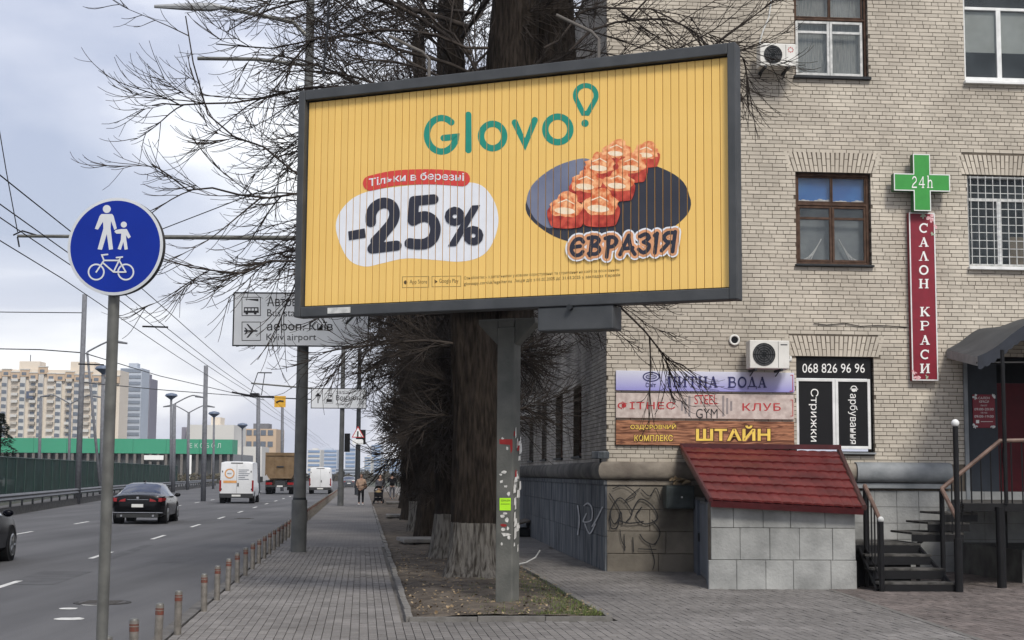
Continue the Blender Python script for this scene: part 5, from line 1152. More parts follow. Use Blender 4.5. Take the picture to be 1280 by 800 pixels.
a = AT(350, 502, 100); o = thing('overtaking_sign', 'small yellow hanging road sign with dark mark over the far lanes', 'road sign', a); MB().box(-.38, .38, 0, .04, -.38, .38).build('face', mat('amber_sign', (.62, .34, .03), .5), o); MB().tube([(-.25, -.02, -.05), (0, -.02, .06), (.25, -.02, .02)], .05, 5).build('mark', M['black'], o); MB().tube([(-1.4, .03, .3), (3.8, .03, .1)], .04, 5).build('span_bar', M['steelblack'], o)
# ------------------------------------------------------------------ left side poles and lamps
def lpole(px0, px1, top, Y, r, lab, arms=0, head=None):
    a = AT(px0, 592, Y); b = AT(px1, top, Y); o = thing('lamp_post' if (arms or head) else 'utility_pole', lab, 'lamp post' if (arms or head) else 'pole', (a.x, Y, -.2))
    H_ = b.z + .2; MB().tube([(0, 0, 0), (b.x - a.x, 0, H_)], [r, r * .8], 10).build('pole', M['polefar'], o, smooth=True); t = Vector((b.x - a.x, 0, H_))
    for s_ in ([-1, 1] if arms == 2 else [1] if arms else []):
        pts = [t + Vector((s_ * 1.9 * math.sin(u), 0, .9 * (math.sin(u * 1.35) * .9))) for u in np.linspace(0, 1.5, 7)]; MB().tube(pts, .06, 6).build('arm', M['polefar'], o); MB().tube([pts[-1], pts[-1] + Vector((s_ * .8, 0, -.12))], [.12, .07], 6).build('lamp_head', M['polefar'], o)
    if head: MB().tube([t, t + Vector((0, 0, .12)), t + Vector((0, 0, .42)), t + Vector((0, 0, .60)), t + Vector((0, 0, .72))], [.08, .22, .66, .56, .1], 12).build('lamp_head', mat('lamp_bluegrey', (.10, .13, .19), .4), o, smooth='auto')
    return o
lpole(98, 106, 368, 84, .17, 'tall thick leaning pole in front of the apartment block')
lpole(49, 51, 500, 140, .16, 'far slim pole at the left behind the mesh fence'); lpole(86, 88, 505, 130, .13, 'double armed street lamp before the beige apartment block', 2)
lpole(127, 129, 468, 115, .16, 'street lamp with blue cone head just left of the blue sign pole', 0, 1); lpole(214, 214, 500, 150, .14, 'taller blue cone headed lamp right of the apartment block', 0, 1)
lpole(217, 218, 505, 135, .20, 'pole standing right beside the taller cone headed lamp', 1); lpole(235, 236, 516, 155, .17, 'arm lamp pole over the right part of the green hall', 2); lpole(255, 257.5, 457, 95, .17, 'tall plain pole above the right end of the green hall')
lpole(267, 267.5, 522, 165, .14, 'shorter cone headed lamp beside the white low building', 0, 1); lpole(323, 323, 492, 125, .2, 'pole rising above the brown truck cab'); lpole(353, 353, 505, 150, .18, 'thin pole above the right side of the brown truck'); lpole(303, 303, 536, 180, .12, 'small cone headed lamp before the tan building', 0, 1)
lpole(128, 109, 440, 100, .10, 'thin bent arm lamp beside the tall leaning pole', 1)
# ================================================================== bare trees
from mathutils import noise as mn
bark = mat('bark', (.010, .008, .0065), .95, col2=(.034, .027, .022), spec=.08, scale=5, stretch=(5, 5, .7), bump=1, bscale=14, detail=6)
def whitewashed(name, zt):
    m = bark.copy(); m.name = name; t = m.node_tree; n = t.nodes; l = t.links; b = n['Principled BSDF']; src = b.inputs['Base Color'].links[0].from_socket
    tc = n.new('ShaderNodeTexCoord'); sx = n.new('ShaderNodeSeparateXYZ'); l.new(tc.outputs['Object'], sx.inputs[0]); nz = n.new('ShaderNodeTexNoise'); nz.inputs['Scale'].default_value = 9; l.new(tc.outputs['Object'], nz.inputs['Vector'])
    ma = n.new('ShaderNodeMath'); ma.operation = 'MULTIPLY_ADD'; l.new(nz.outputs['Fac'], ma.inputs[0]); ma.inputs[1].default_value = .05; l.new(sx.outputs[2], ma.inputs[2])
    lt = n.new('ShaderNodeMath'); lt.operation = 'LESS_THAN'; l.new(ma.outputs[0], lt.inputs[0]); lt.inputs[1].default_value = zt + .02
    r = n.new('ShaderNodeValToRGB'); r.color_ramp.elements[0].position = .34; r.color_ramp.elements[0].color = (.04, .035, .03, 1); r.color_ramp.elements[1].position = .58; r.color_ramp.elements[1].color = (.15, .14, .125, 1)
    mp_ = n.new('ShaderNodeMapping'); mp_.inputs['Scale'].default_value = (7, 7, 1); l.new(tc.outputs['Object'], mp_.inputs[0]); n3 = n.new('ShaderNodeTexNoise'); n3.inputs['Scale'].default_value = 3; n3.inputs['Detail'].default_value = 5; l.new(mp_.outputs[0], n3.inputs['Vector']); l.new(n3.outputs['Fac'], r.inputs[0])
    mx = n.new('ShaderNodeMix'); mx.data_type = 'RGBA'; l.new(lt.outputs[0], mx.inputs['Factor']); l.new(src, mx.inputs[6]); l.new(r.outputs[0], mx.inputs[7]); l.new(mx.outputs[2], b.inputs['Base Color']); return m
barkw = whitewashed('whitewashed_bark', .92)
twigm = mat('twig_bark', (.022, .018, .016), .9, col2=(.055, .045, .038), scale=2)
def trunk(par, r, H, seed, nseg=40, K=50, m=bark, path=None, flare=.35, top=.5, name='trunk'):
    vs = []; off = Vector((seed * 3.1, seed, 0))
    for k in range(K + 1):
        u = k / K; z = H * u ** 1.25; c = Vector((0, 0, z))
        if path: c = path(u, z)
        c = c + Vector((.05 * math.sin(z * .9 + seed), .05 * math.cos(z * .7 + seed * 2), 0)) * min(1, z)
        rr = r * (1 + flare * math.exp(-z / .28)) * (1 - (1 - top) * u)
        for j in range(nseg):
            a = 2 * math.pi * j / nseg; lob = 1 + .07 * math.sin(a * 5 + seed + z * .3) * math.exp(-z / 1.2)
            nz = mn.noise(Vector((math.cos(a) * 5.5, math.sin(a) * 5.5, z * 1.5)) + off); nz2 = mn.noise(Vector((math.cos(a) * 1.3, math.sin(a) * 1.3, z * .5)) + off); rid = (1 - abs(nz) * 2.4) * .075 + nz2 * .12
            q = rr * lob * (1 + rid); vs.append((c.x + q * math.cos(a), c.y + q * math.sin(a), c.z - (.1 if k == 0 else 0)))
    fs = [(k * nseg + j, k * nseg + (j + 1) % nseg, (k + 1) * nseg + (j + 1) % nseg, (k + 1) * nseg + j) for k in range(K) for j in range(nseg)] + [tuple(range(K * nseg, (K + 1) * nseg))]
    return MB().add(vs, fs).build(name, m, par, smooth=True)
def grow(P0, D, L_, K, g0, g1, nz, rg):
    """curved shoots: P0,D (n,3), L (n,) -> points (n,K+1,3)"""
    n = len(P0); pts = np.zeros((n, K + 1, 3)); pts[:, 0] = P0; d = D / np.linalg.norm(D, axis=1, keepdims=True); w = rg.normal(0, 1, (n, 3))
    for k in range(K):
        u = (k + .5) / K; w = w * .6 + rg.normal(0, .8, (n, 3)); d = d + w * nz; d[:, 2] += g0 * (1 - u) + g1 * u; d /= np.linalg.norm(d, axis=1, keepdims=True); pts[:, k + 1] = pts[:, k] + d * (L_ / K)[:, None]
    return pts
def tubes(pts, r0, r1, sides):
    n, K1, _ = pts.shape; t = np.gradient(pts, axis=1); t /= np.linalg.norm(t, axis=2, keepdims=True) + 1e-9
    ref = np.array([.31, .52, .79]); a = np.cross(t, ref); a /= np.linalg.norm(a, axis=2, keepdims=True) + 1e-9; b = np.cross(t, a)
    rad = (r0[:, None] * (1 - np.linspace(0, 1, K1)[None]) + r1[:, None] * np.linspace(0, 1, K1)[None]); ang = np.arange(sides) * 2 * np.pi / sides
    V = pts[:, :, None, :] + rad[:, :, None, None] * (np.cos(ang)[None, None, :, None] * a[:, :, None, :] + np.sin(ang)[None, None, :, None] * b[:, :, None, :])
    idx = np.arange(n * K1 * sides).reshape(n, K1, sides); nx = np.roll(idx, -1, axis=2)
    F = np.stack([idx[:, :-1], nx[:, :-1], nx[:, 1:], idx[:, 1:]], -1).reshape(-1, 4); return V.reshape(-1, 3), F
def kidsof(pts, per, rg, u0, u1, ang0, ang1, l0, l1):
    n, K1, _ = pts.shape; t = np.gradient(pts, axis=1); u = rg.uniform(u0, u1, (n, per)); f = u * (K1 - 1); i = np.minimum(f.astype(int), K1 - 2); fr = f - i; ar = np.arange(n)[:, None]
    P = pts[ar, i] * (1 - fr[..., None]) + pts[ar, i + 1] * fr[..., None]; T_ = t[ar, i]; T_ = T_ / (np.linalg.norm(T_, axis=2, keepdims=True) + 1e-9)
    rnd = rg.normal(0, 1, T_.shape); rnd -= (rnd * T_).sum(2, keepdims=True) * T_; rnd /= np.linalg.norm(rnd, axis=2, keepdims=True) + 1e-9
    an = rg.uniform(ang0, ang1, (n, per, 1)); D = T_ * np.cos(an) + rnd * np.sin(an); L_ = rg.uniform(l0, l1, (n, per)) * (1 - .45 * u); return P.reshape(-1, 3), D.reshape(-1, 3), L_.reshape(-1), u.reshape(-1)
def mesh_np(name, VF, m):
    vs = []; fs = []; k = 0
    for v, f in VF: vs.append(v); fs.append(f + k); k += len(v)
    v = np.concatenate(vs); f = np.concatenate(fs); me = bpy.data.meshes.new(name); me.vertices.add(len(v)); me.vertices.foreach_set('co', v.astype(np.float32).ravel())
    me.loops.add(f.size); me.loops.foreach_set('vertex_index', f.astype(np.int32).ravel()); me.polygons.add(len(f)); me.polygons.foreach_set('loop_start', np.arange(0, f.size, 4, dtype=np.int32)); me.polygons.foreach_set('loop_total', np.full(len(f), 4, np.int32))
    me.update(calc_edges=True); me.materials.append(m); me.polygons.foreach_set('use_smooth', [True] * len(me.polygons)); return me
def crown(seed, nl, z0, z1, lenf, det=1.0, bias=None, tw=.010, extra=None):
    rg = np.random.default_rng(seed); z = rg.uniform(z0, z1, nl); az = rg.uniform(0, 2 * np.pi, nl)
    if bias: az = np.where(rg.random(nl) < bias[1], rg.normal(bias[0], .55, nl), az)
    el = rg.uniform(.05, .75, nl); P0 = np.stack([.25 * np.cos(az), .25 * np.sin(az), z], 1); D = np.stack([np.cos(az) * np.cos(el), np.sin(az) * np.cos(el), np.sin(el)], 1)
    L_ = np.array([lenf(zz, aa) for zz, aa in zip(z, az)]) * rg.uniform(.7, 1.1, nl); lim = grow(P0, D, L_, 10, .0, -.13, .045, rg)
    if extra is not None: lim = np.concatenate([lim, extra]); L_ = np.concatenate([L_, np.full(len(extra), 4.)])
    rl_ = np.clip(L_ * .011, .015, .06)
    if extra is not None: rl_[-len(extra):] = .026
    VF = [tubes(lim, rl_, np.full(len(lim), .010), 6)]
    P, D, l_, u = kidsof(lim, int(13 * det), rg, .10, .97, .35, .85, 1.0, 2.6); l_ = l_ * np.clip(np.repeat(L_, int(13 * det)) / 4, .35, 1.1); sub = grow(P, D, l_, 8, -.13, .17, .035, rg); VF.append(tubes(sub, np.clip(l_ * .009, .006, .02), np.full(len(sub), .005), 4))
    P, D, l2, u = kidsof(sub, int(7 * det), rg, .08, .95, .25, .7, .35, 1.25); t2 = grow(P, D, l2, 6, -.12, .24, .035, rg); VF.append(tubes(t2, np.full(len(t2), tw * .62), np.full(len(t2), tw * .36), 3))
    P, D, l3, u = kidsof(t2, 1, rg, .15, .8, .3, .7, .2, .6); t3 = grow(P, D, l3, 4, -.05, .25, .04, rg); VF.append(tubes(t3, np.full(len(t3), tw * .42), np.full(len(t3), tw * .3), 3)); return VF
def lenA(z, a): return 1.3 if z < 3.2 else (2.6 if z < 4.2 else (4.6 if z < 9.5 else 4.0)) * (.38 if math.cos(a) > .2 else 1)
q = G(597, 724); t1 = thing('bare_tree', 'huge bare tree with whitewashed base standing right behind the billboard post', 'tree', (q.x, q.y, .03))
trunk(t1, .47, 5.2, 1, 96, 90, barkw, top=.86, flare=.32)
def fork(sx): return lambda u, z: Vector((sx * min(1, u * 2.2) + .05, .1 * u, 4.6 + z))
trunk(t1, .56, 11, 2, 64, 60, bark, path=fork(.50), flare=0, top=.5, name='limb'); trunk(t1, .46, 10.5, 5, 56, 50, bark, path=lambda u, z: Vector((.35 + .85 * min(1, u * 2) + .15 * u, .25, 4.3 + z)), flare=0, top=.5, name='limb')
def px_limb(pts, Y0, Y1):
    out_ = []; n = len(pts)
    for i, (a, b) in enumerate(pts): v = AT(a, b, Y0 + (Y1 - Y0) * i / (n - 1)); out_.append((v.x - q.x, v.y - q.y, v.z - .03))
    sp = np.array(spline(out_, 8, False)); ix = np.linspace(0, len(sp) - 1, 11).astype(int); w_ = sp[ix]; w_[1:-1, 2] += np.random.default_rng(int(abs(out_[-1][0] * 100))).normal(0, .05, 9); return w_
ext = np.stack([px_limb([(600, 200), (480, 215), (380, 240), (300, 242), (235, 238), (190, 205)], 24.4, 22.8), px_limb([(600, 330), (470, 335), (370, 325), (285, 338), (200, 322)], 24.4, 22.6), px_limb([(600, 140), (500, 120), (380, 112), (290, 128), (225, 132), (190, 132)], 24.4, 23.5),
    px_limb([(610, 60), (520, 40), (430, 45), (350, 60), (270, 55)], 24.4, 23.2), px_limb([(600, 120), (500, 70), (430, 10), (380, -40)], 24.4, 23.5), px_limb([(605, 100), (560, 40), (500, 0), (430, -50)], 24.4, 24.5), px_limb([(600, 270), (480, 270), (400, 228), (330, 185), (260, 140), (232, 20)], 24.4, 23.6),
    px_limb([(650, 330), (740, 360), (790, 395), (830, 440), (870, 470)], 24.4, 24.8),
    px_limb([(680, 60), (740, 12), (790, 10), (850, 30), (885, 60)], 24.4, 24.8), px_limb([(680, 80), (760, 30), (830, 28), (880, 50), (930, 130)], 24.4, 24.9), px_limb([(680, 120), (800, 90), (880, 62), (915, 66), (935, 80)], 24.4, 25.0)])
me_ = mesh_np('crown', crown(11, 46, 2.3, 13, lenA, 1.0, (math.pi, .30), .0125, ext), twigm); shared(me_, 'crown', t1)
treespec = [(561, 701, .34, 'dark bare tree second in the row, half hidden by the huge trunk'), (543, 668, .36, 'third bare trunk in the row, thick and close behind the concrete slab'), (527, 667, .34, 'whitewashed bare trunk left of the third trunk'), (516, 652, .34, 'fifth bare tree of the row beside the far slab'), (535, 676, .30, 'slender dark trunk squeezed between the second and third trees'), (509, 637, .34, 'bare tree of the row standing nearest the person in black'), (506, 627, .32, 'farthest bare tree of the row behind the walkers')]
me2 = mesh_np('crown', crown(21, 32, 2.4, 14, lambda z, a: 1.6 if z < 4.2 else (2.6 if z < 5.5 else 4.4), .95, None, .016), twigm); me3 = mesh_np('crown', crown(33, 30, 2.2, 13, lambda z, a: 1.5 if z < 4.2 else (2.4 if z < 5.5 else 4.2), .9, None, .018), twigm)
for i, (px, py, r, lab) in enumerate(treespec):
    p = G(px, py); o = thing('bare_tree', lab, 'tree', (p.x, p.y, .03), 0, 'bare trees in the roadside bed'); trunk(o, r, 15, 7 + i, 40, 44, barkw if i in (1, 2, 0) else bark, top=.55, path=(lambda u, z, i=i: Vector((.35 * u * math.sin(i * 2.1), .3 * u, z))))
    c = shared(me2 if i % 2 else me3, 'crown', o, (0, 0, -.1), (0, 0, i * 1.7)); 
    if i >= 3:
        c.location = (0, 0, 1.6); c.scale = (.62, .62, .9); continue
    # low suckering twigs round the trunk
    c2 = shared(me3 if i % 2 else me2, 'crown', o, (0, 0, -1.2), (0, 0, i * 2.3 + 1), (.5, .5, .9)); c3_ = shared(me2 if i % 2 else me3, 'crown', o, (0, 0, -.4), (0, 0, i * 1.1 + 2.5), (.42, .42, .8))
# dark conifer at the far left
p = AT(-2, 592, 120); o = thing('conifer', 'dark small conifer at the left edge before the green hall', 'tree', (p.x, p.y, -.2)); MB().cyl((0, 0, 0), (0, 0, 5.8), .12, 8).build('trunk', bark, o)
rgc = np.random.default_rng(8); mb = MB()
for k in range(2600):
    z = rgc.uniform(.3, 6.6); rr = (6.8 - z) * .42 * (1 + .25 * math.sin(z * 7)) * rgc.uniform(.3, 1) ** .5; a = rgc.uniform(0, 6.28); c = Vector((rr * math.cos(a), rr * math.sin(a), z - rr * .25)); d = Vector((math.cos(a), math.sin(a), -.2)) * .28; e_ = Vector((-math.sin(a), math.cos(a), rgc.normal(0, .3))) * .1
    mb.add([c - e_, c + e_, c + d], [(0, 1, 2)])
mb.build('crown', mat('needles', (.012, .022, .014), .9, island=.3), o, recalc=False)
# ================================================================== guard rail, mesh fence
gp = [RF(*LF(G(15, 641))), RF(*LF(G(129, 623))), RF(*LF(G(208, 613.5)))]
gp = [Vector((p[0], p[1], 0)) for p in gp]; d0_ = (gp[1] - gp[0]).normalized(); gp = [gp[0] - d0_ * 34] + gp + [gp[2] + (gp[2] - gp[1]).normalized() * 70]
gr_ = thing('guard_rail', 'grey steel guard rail on a low concrete kerb along the far road edge', 'guard rail', (gp[1].x, gp[1].y, 0)); o0 = Vector((gp[1].x, gp[1].y, 0))
rl, kb_ = MB(), MB()
for a, b in zip(gp[:-1], gp[1:]):
    d = (b - a).normalized(); n_ = Vector((d.y, -d.x, 0))
    P = lambda s, off, z: (s - o0) + n_ * off + Vector((0, 0, z))
    kb_.hexa([P(a, .02, -.2), P(a, -.5, -.2), P(b, -.5, -.2), P(b, .02, -.2)], [P(a, -.04, .24), P(a, -.5, .24), P(b, -.5, .24), P(b, -.04, .24)])
    prof_ = [(0, .50), (.06, .56), (0, .64), (.06, .72), (0, .80), (-.02, .80), (-.02, .50)]
    n7 = len(prof_); rl.add([P(a, y + .02, z) for y, z in prof_] + [P(b, y + .02, z) for y, z in prof_], [(i, (i + 1) % n7, (i + 1) % n7 + n7, i + n7) for i in range(n7)])
rl.build('rail', mat('rail_steel', (.045, .045, .048), .4, var=.3, scale=2), gr_, smooth=False); kb_.build('concrete_kerb', mat('rail_kerb', (.075, .073, .07), .9, var=.25), gr_)
tot = 0
pm = MB().box(-.05, .05, -.04, .04, .2, .82).build('post', M['metal_dark'], gr_); pmd = pm.data; bpy.data.objects.remove(pm)
for a, b in zip(gp[:-1], gp[1:]):
    L2 = (b - a).length; d = (b - a) / L2; n_ = Vector((d.y, -d.x, 0))
    for k in range(int(L2 / 3)): shared(pmd, 'post', gr_, (a - o0) + d * (k * 3) - n_ * .08, (0, 0, math.atan2(d.y, d.x)))
mf = thing('mesh_fence', 'tall dark green mesh fence behind the guard rail', 'fence', o0)
net = mat('green_netting', (.010, .035, .028), .85, var=.25, scale=1.2, alpha=.93)
fpm = MB().box(-.05, .05, -.05, .05, -.2, 2.62).build('post', mat('fence_post', (.02, .05, .04), .6), mf); fpd = fpm.data; bpy.data.objects.remove(fpm)
fo = [p + Vector((-6.0, 2.5, 0)) for p in gp]; fo = [fo[0] - Vector((0, 0, 0))] + fo[1:]
for a, b in zip(fo[:-1], fo[1:]):
    L2 = (b - a).length; nn_ = int(L2 / 3.2); d = (b - a) / nn_
    for k in range(nn_):
        s_ = a + d * k - o0; e_ = a + d * (k + 1) - o0
        MB().add([s_ + Vector((0, 0, -.1)), e_ + Vector((0, 0, -.1)), e_ + Vector((0, 0, 2.56)), s_ + Vector((0, 0, 2.56))], [(0, 1, 2, 3)]).build('mesh_panel', net, mf, recalc=False)
        shared(fpd, 'post', mf, s_)
    MB().tube([a - o0 + Vector((0, 0, 2.58)), b - o0 + Vector((0, 0, 2.58))], .04, 5).build('top_rail', MATS['fence_post'], mf)
# ================================================================== vehicles
M['carblack'] = mat('black_car_paint', (.002, .0022, .003), .18, var=.05, spec=.22); M['carwhite'] = mat('white_van_paint', (.60, .61, .62), .35, var=.04, scale=2)
M['carglass'] = mat('tinted_glass', (.012, .022, .055), .05, var=.05, spec=.6); M['tyre'] = mat('tyre_rubber', (.015, .015, .016), .85); M['rim'] = mat('alloy', (.30, .31, .32), .3, metal=.8)
M['tail'] = mat('tail_light_red', (.22, .006, .008), .25); M['plate'] = mat('number_plate', (.62, .62, .60), .4, var=.03); M['plastic'] = mat('dark_plastic', (.025, .026, .028), .6); M['chrome'] = mat('chrome', (.55, .56, .58), .18, metal=.95)
def loft(root, stations, paint, glass_side=(), glass_top=(), name='body'):
    """stations: (y, zlow, wsill, wbelt, zbelt, wroof, zroof)"""
    V = []
    for (y, zl, ws, wb, zb, wr, zr) in stations:
        h = [(0, zl), (ws * .86, zl), (ws * .985, zl + .10), (max(ws, wb) * 1.0, zl + (zb - zl) * .45), (wb, zb - .06), (wb * .975, zb), (wr + (wb * .975 - wr) * .10 if zr - zb < .12 else wr + .05, zr - .06 if zr - zb > .12 else zb + (zr - zb) * .5), (wr * .82, zr - .008), (0, zr + .012)]
        V.append([(x, y, z) for x, z in h] + [(-x, y, z) for x, z in h[-2:0:-1]])
    n = len(V[0]); K = len(V); vs = [v for r in V for v in r]; paintf, sidef, rearf = [], [], []
    for i in range(K - 1):
        for j in range(n):
            f = (i * n + j, i * n + (j + 1) % n, (i + 1) * n + (j + 1) % n, (i + 1) * n + j)
            if i in glass_side and j in (5, n - 6): sidef.append(f)
            elif i in glass_top and j in (6, 7, 8, 9): rearf.append(f)
            else: paintf.append(f)
    paintf += [tuple(range(n - 1, -1, -1)), tuple(range((K - 1) * n, K * n))]
    b = MB().add(vs, paintf).build(name, paint, root, smooth='auto')
    for fs, nm in ((sidef, 'side_window'), (rearf, 'windscreen')):
        if not fs: continue
        for part in ([fs] if nm == 'windscreen' and False else ([[f for f in fs if vs[f[0]][0] > 0], [f for f in fs if vs[f[0]][0] < 0]] if nm == 'side_window' else [[f for f in fs if vs[f[0]][1] < stations[len(stations) // 2][0]], [f for f in fs if vs[f[0]][1] >= stations[len(stations) // 2][0]]])):
            if not part: continue
            ids = sorted({i for f in part for i in f}); mp_ = {i: k for k, i in enumerate(ids)}
            MB().add([vs[i] for i in ids], [tuple(mp_[i] for i in f) for f in part]).build(nm if nm == 'side_window' or part[0] and vs[part[0][0]][1] > stations[len(stations) // 2][0] else 'rear_window', M['carglass'], root, smooth=True)
    return b
def wheel(root, x, y, r, w=.22, spokes=5):
    s_ = 1 if x > 0 else -1
    t = MB().tube([(x - s_ * w, y, r), (x - s_ * w + s_ * .02, y, r), (x - s_ * .02, y, r), (x, y, r)], [r - .03, r, r, r - .03], 28).build('wheel', M['tyre'], root, smooth='auto')
    MB().tube([(x - s_ * .004, y, r), (x + s_ * .006, y, r)], [r * .66, r * .64], 24).build('rim_dish', M['plastic'], t)
    mb = MB()
    for k in range(spokes): a = 2 * math.pi * k / spokes; mb.tube([(x + s_ * .008, y, r), (x + s_ * .008, y + r * .6 * math.cos(a), r + r * .6 * math.sin(a))], [.04, .03], 5)
    mb.tube([(x + s_ * .010, y + r * .63 * math.cos(a), r + r * .63 * math.sin(a)) for a in np.linspace(0, 2 * math.pi, 25)], .022, 5, False); mb.build('rim', M['rim'], t)
def arch(root, x, y, r): s_ = 1 if x > 0 else -1; MB().tube([(x - s_ * .3, y, r + .02), (x + s_ * .002, y, r + .02)], [r + .07, r + .06], 28).build('wheel_arch', M['tyre'], root)
def vehicle(name, label, cat, px, py, face_right=None, yaw=0, u=None):
    q = G(px, py, RZ); return thing(name, label, cat, (q.x, q.y, RZ), RROT + yaw)
def sedan(label, px, py, paint, L_=4.85):
    o = vehicle('car', label, 'car', px, py)
    stn = [(0, .42, .62, .70, .88, .55, .93), (.05, .34, .80, .82, .96, .64, 1.02), (.25, .26, .90, .90, .985, .68, 1.075), (.55, .22, .92, .915, .99, .69, 1.10), (.62, .22, .92, .92, .99, .66, 1.12), (1.0, .21, .925, .925, .99, .60, 1.29), (1.45, .2, .925, .925, .985, .57, 1.41), (2.0, .2, .925, .92, .975, .57, 1.455), (2.6, .2, .925, .92, .965, .57, 1.44), (3.1, .2, .925, .92, .95, .60, 1.25), (3.55, .2, .925, .91, .93, .68, 1.01), (4.2, .2, .91, .88, .86, .66, .92), (4.6, .24, .86, .82, .74, .60, .80), (4.8, .3, .74, .70, .62, .5, .66), (4.86, .36, .6, .56, .52, .4, .56)]
    loft(o, stn, paint, glass_side=(4, 5, 6, 7, 8, 9), glass_top=(4, 5, 8, 9))
    for y in (.98, 3.85):
        for s_ in (-1, 1): arch(o, s_ * .925, y, .33); wheel(o, s_ * .93, y, .33)
    for s_ in (-1, 1):
        MB().hexa([(s_ * .42, -.02, .80), (s_ * .83, .015, .80), (s_ * .94, .34, .84), (s_ * .5, .2, .84)], [(s_ * .42, .0, .91), (s_ * .84, .03, .93), (s_ * .945, .35, .93), (s_ * .5, .2, .92)]).build('tail_light', M['tail'], o)
        m_ = MB().sphere((s_ * 1.02, 3.0, 1.0), .11, 10, 6, (1, .6, .7)).build('mirror', paint, o, smooth=True); MB().box(min(s_ * .90, s_ * .96), max(s_ * .90, s_ * .96), 2.97, 3.03, .96, .99).build('mirror_arm', M['plastic'], m_)
        MB().box(min(s_ * .915, s_ * .935), max(s_ * .915, s_ * .935), 1.75, 1.95, .80, .825).build('door_handle', M['chrome'], o)
    MB().box(-.20, .20, -.03, .02, .60, .71).build('number_plate', M['plate'], o); MB().box(-.88, .88, -.005, .05, .40, .425).build('bumper_trim', M['chrome'], o); MB().box(-.37, .37, -.008, .03, .86, .875).build('boot_trim', M['chrome'], o)
    MB().tube([(0, -.01, .93), (0, .03, .93)], [.045, .045], 14).build('badge', M['chrome'], o); MB().box(-.72, .72, .02, .1, .24, .37).build('diffuser', M['plastic'], o); MB().box(-.05, .02, 1.7, 1.85, 1.46, 1.53).build('roof_fin', paint, o)
    for s_ in (-1, 1): MB().tube([(s_ * .55, -.02, .3), (s_ * .55, .1, .3)], [.04, .04], 10).build('exhaust', M['chrome'], o)
    return o
sedan('glossy black saloon car in the middle lane with white number plate', 171, 655.5, M['carblack'])
# dark car cropped by the left edge: only its front corner shows
q = G(14, 701, RZ); o = sedan('dark blue-black car cropped by the left edge, front wheel and mirror showing', 14, 701, mat('navy_car_paint', (.002, .0022, .005), .25, spec=.1)); fwd = Vector((-SA, CA, 0)); rt = Vector((CA, SA, 0))
wl = q; o.location = wl - rt * .93 - fwd * 3.85; o.location.z = RZ
def van(label, px, py, L_=5.6, Wd=1.02, Hh=2.5, long=False, dist=''):
    o = vehicle('van', label, 'van', px, py); W_ = Wd
    stn = [(0, .40, W_ * .94, W_ * .95, 1.25, W_ * .84, Hh - .10), (.05, .38, W_ * .98, W_ * .985, 1.25, W_ * .86, Hh - .02), (.6, .36, W_, W_, 1.25, W_ * .87, Hh), (3.6, .36, W_, W_, 1.25, W_ * .87, Hh), (4.0, .36, W_, W_, 1.22, W_ * .85, Hh - .06), (4.5, .36, W_, W_ * .97, 1.18, W_ * .80, Hh - .45), (5.0, .36, W_ * .98, W_ * .93, 1.1, W_ * .74, 1.40), (5.5, .38, W_ * .9, W_ * .85, .9, W_ * .66, 1.02), (5.6, .42, W_ * .82, W_ * .78, .8, W_ * .6, .86)]
    loft(o, stn, M['carwhite'], glass_side=(3, 4), glass_top=(5,))
    for y in (1.0, 4.6):
        for s_ in (-1, 1): arch(o, s_ * W_, y, .34); wheel(o, s_ * (W_ + .005), y, .34)
    MB().box(-W_ * .97, W_ * .97, -.10, .03, .34, .60).build('rear_bumper', M['plastic'], o, bevel=.02); MB().box(-.006, .006, -.006, .01, .62, Hh - .16).build('door_seam', M['plastic'], o)
    for s_ in (-1, 1):
        MB().box(min(s_ * .88 * W_, s_ * .985 * W_), max(s_ * .88 * W_, s_ * .985 * W_), -.02, .10, .72, 1.38).build('tail_light', M['tail'], o, bevel=.01)
        m_ = MB().box(min(s_ * (W_ + .05), s_ * (W_ + .24)), max(s_ * (W_ + .05), s_ * (W_ + .24)), 4.3, 4.42, 1.25, 1.6).build('mirror', M['plastic'], o, bevel=.03)
        for z in (.85, 1.9): MB().box(min(s_ * .84 * W_, s_ * .90 * W_), max(s_ * .84 * W_, s_ * .90 * W_), -.025, .02, z - .05, z + .05).build('hinge', M['plastic'], o) if z < 1 else MB().box(min(s_ * .80 * W_, s_ * .85 * W_), max(s_ * .80 * W_, s_ * .85 * W_), -.025, .04, z - .05, z + .05).build('hinge', M['plastic'], o)
    MB().box(-.30, -.06, -.03, .0, .95, 1.06).build('number_plate', M['plate'], o) if False else MB().box(-.26, .26, -.115, -.10, .42, .53).build('number_plate', M['plate'], o)
    MB().box(.05, .13, -.03, .0, 1.02, 1.22).build('door_handle', M['plastic'], o); MB().box(-.35, .35, -.02, .03, Hh - .12, Hh - .07).build('brake_light', M['plastic'], o)
    return o
v1 = van('white delivery van in the middle lane with orange ring logo on its rear doors', 295, 629.5)
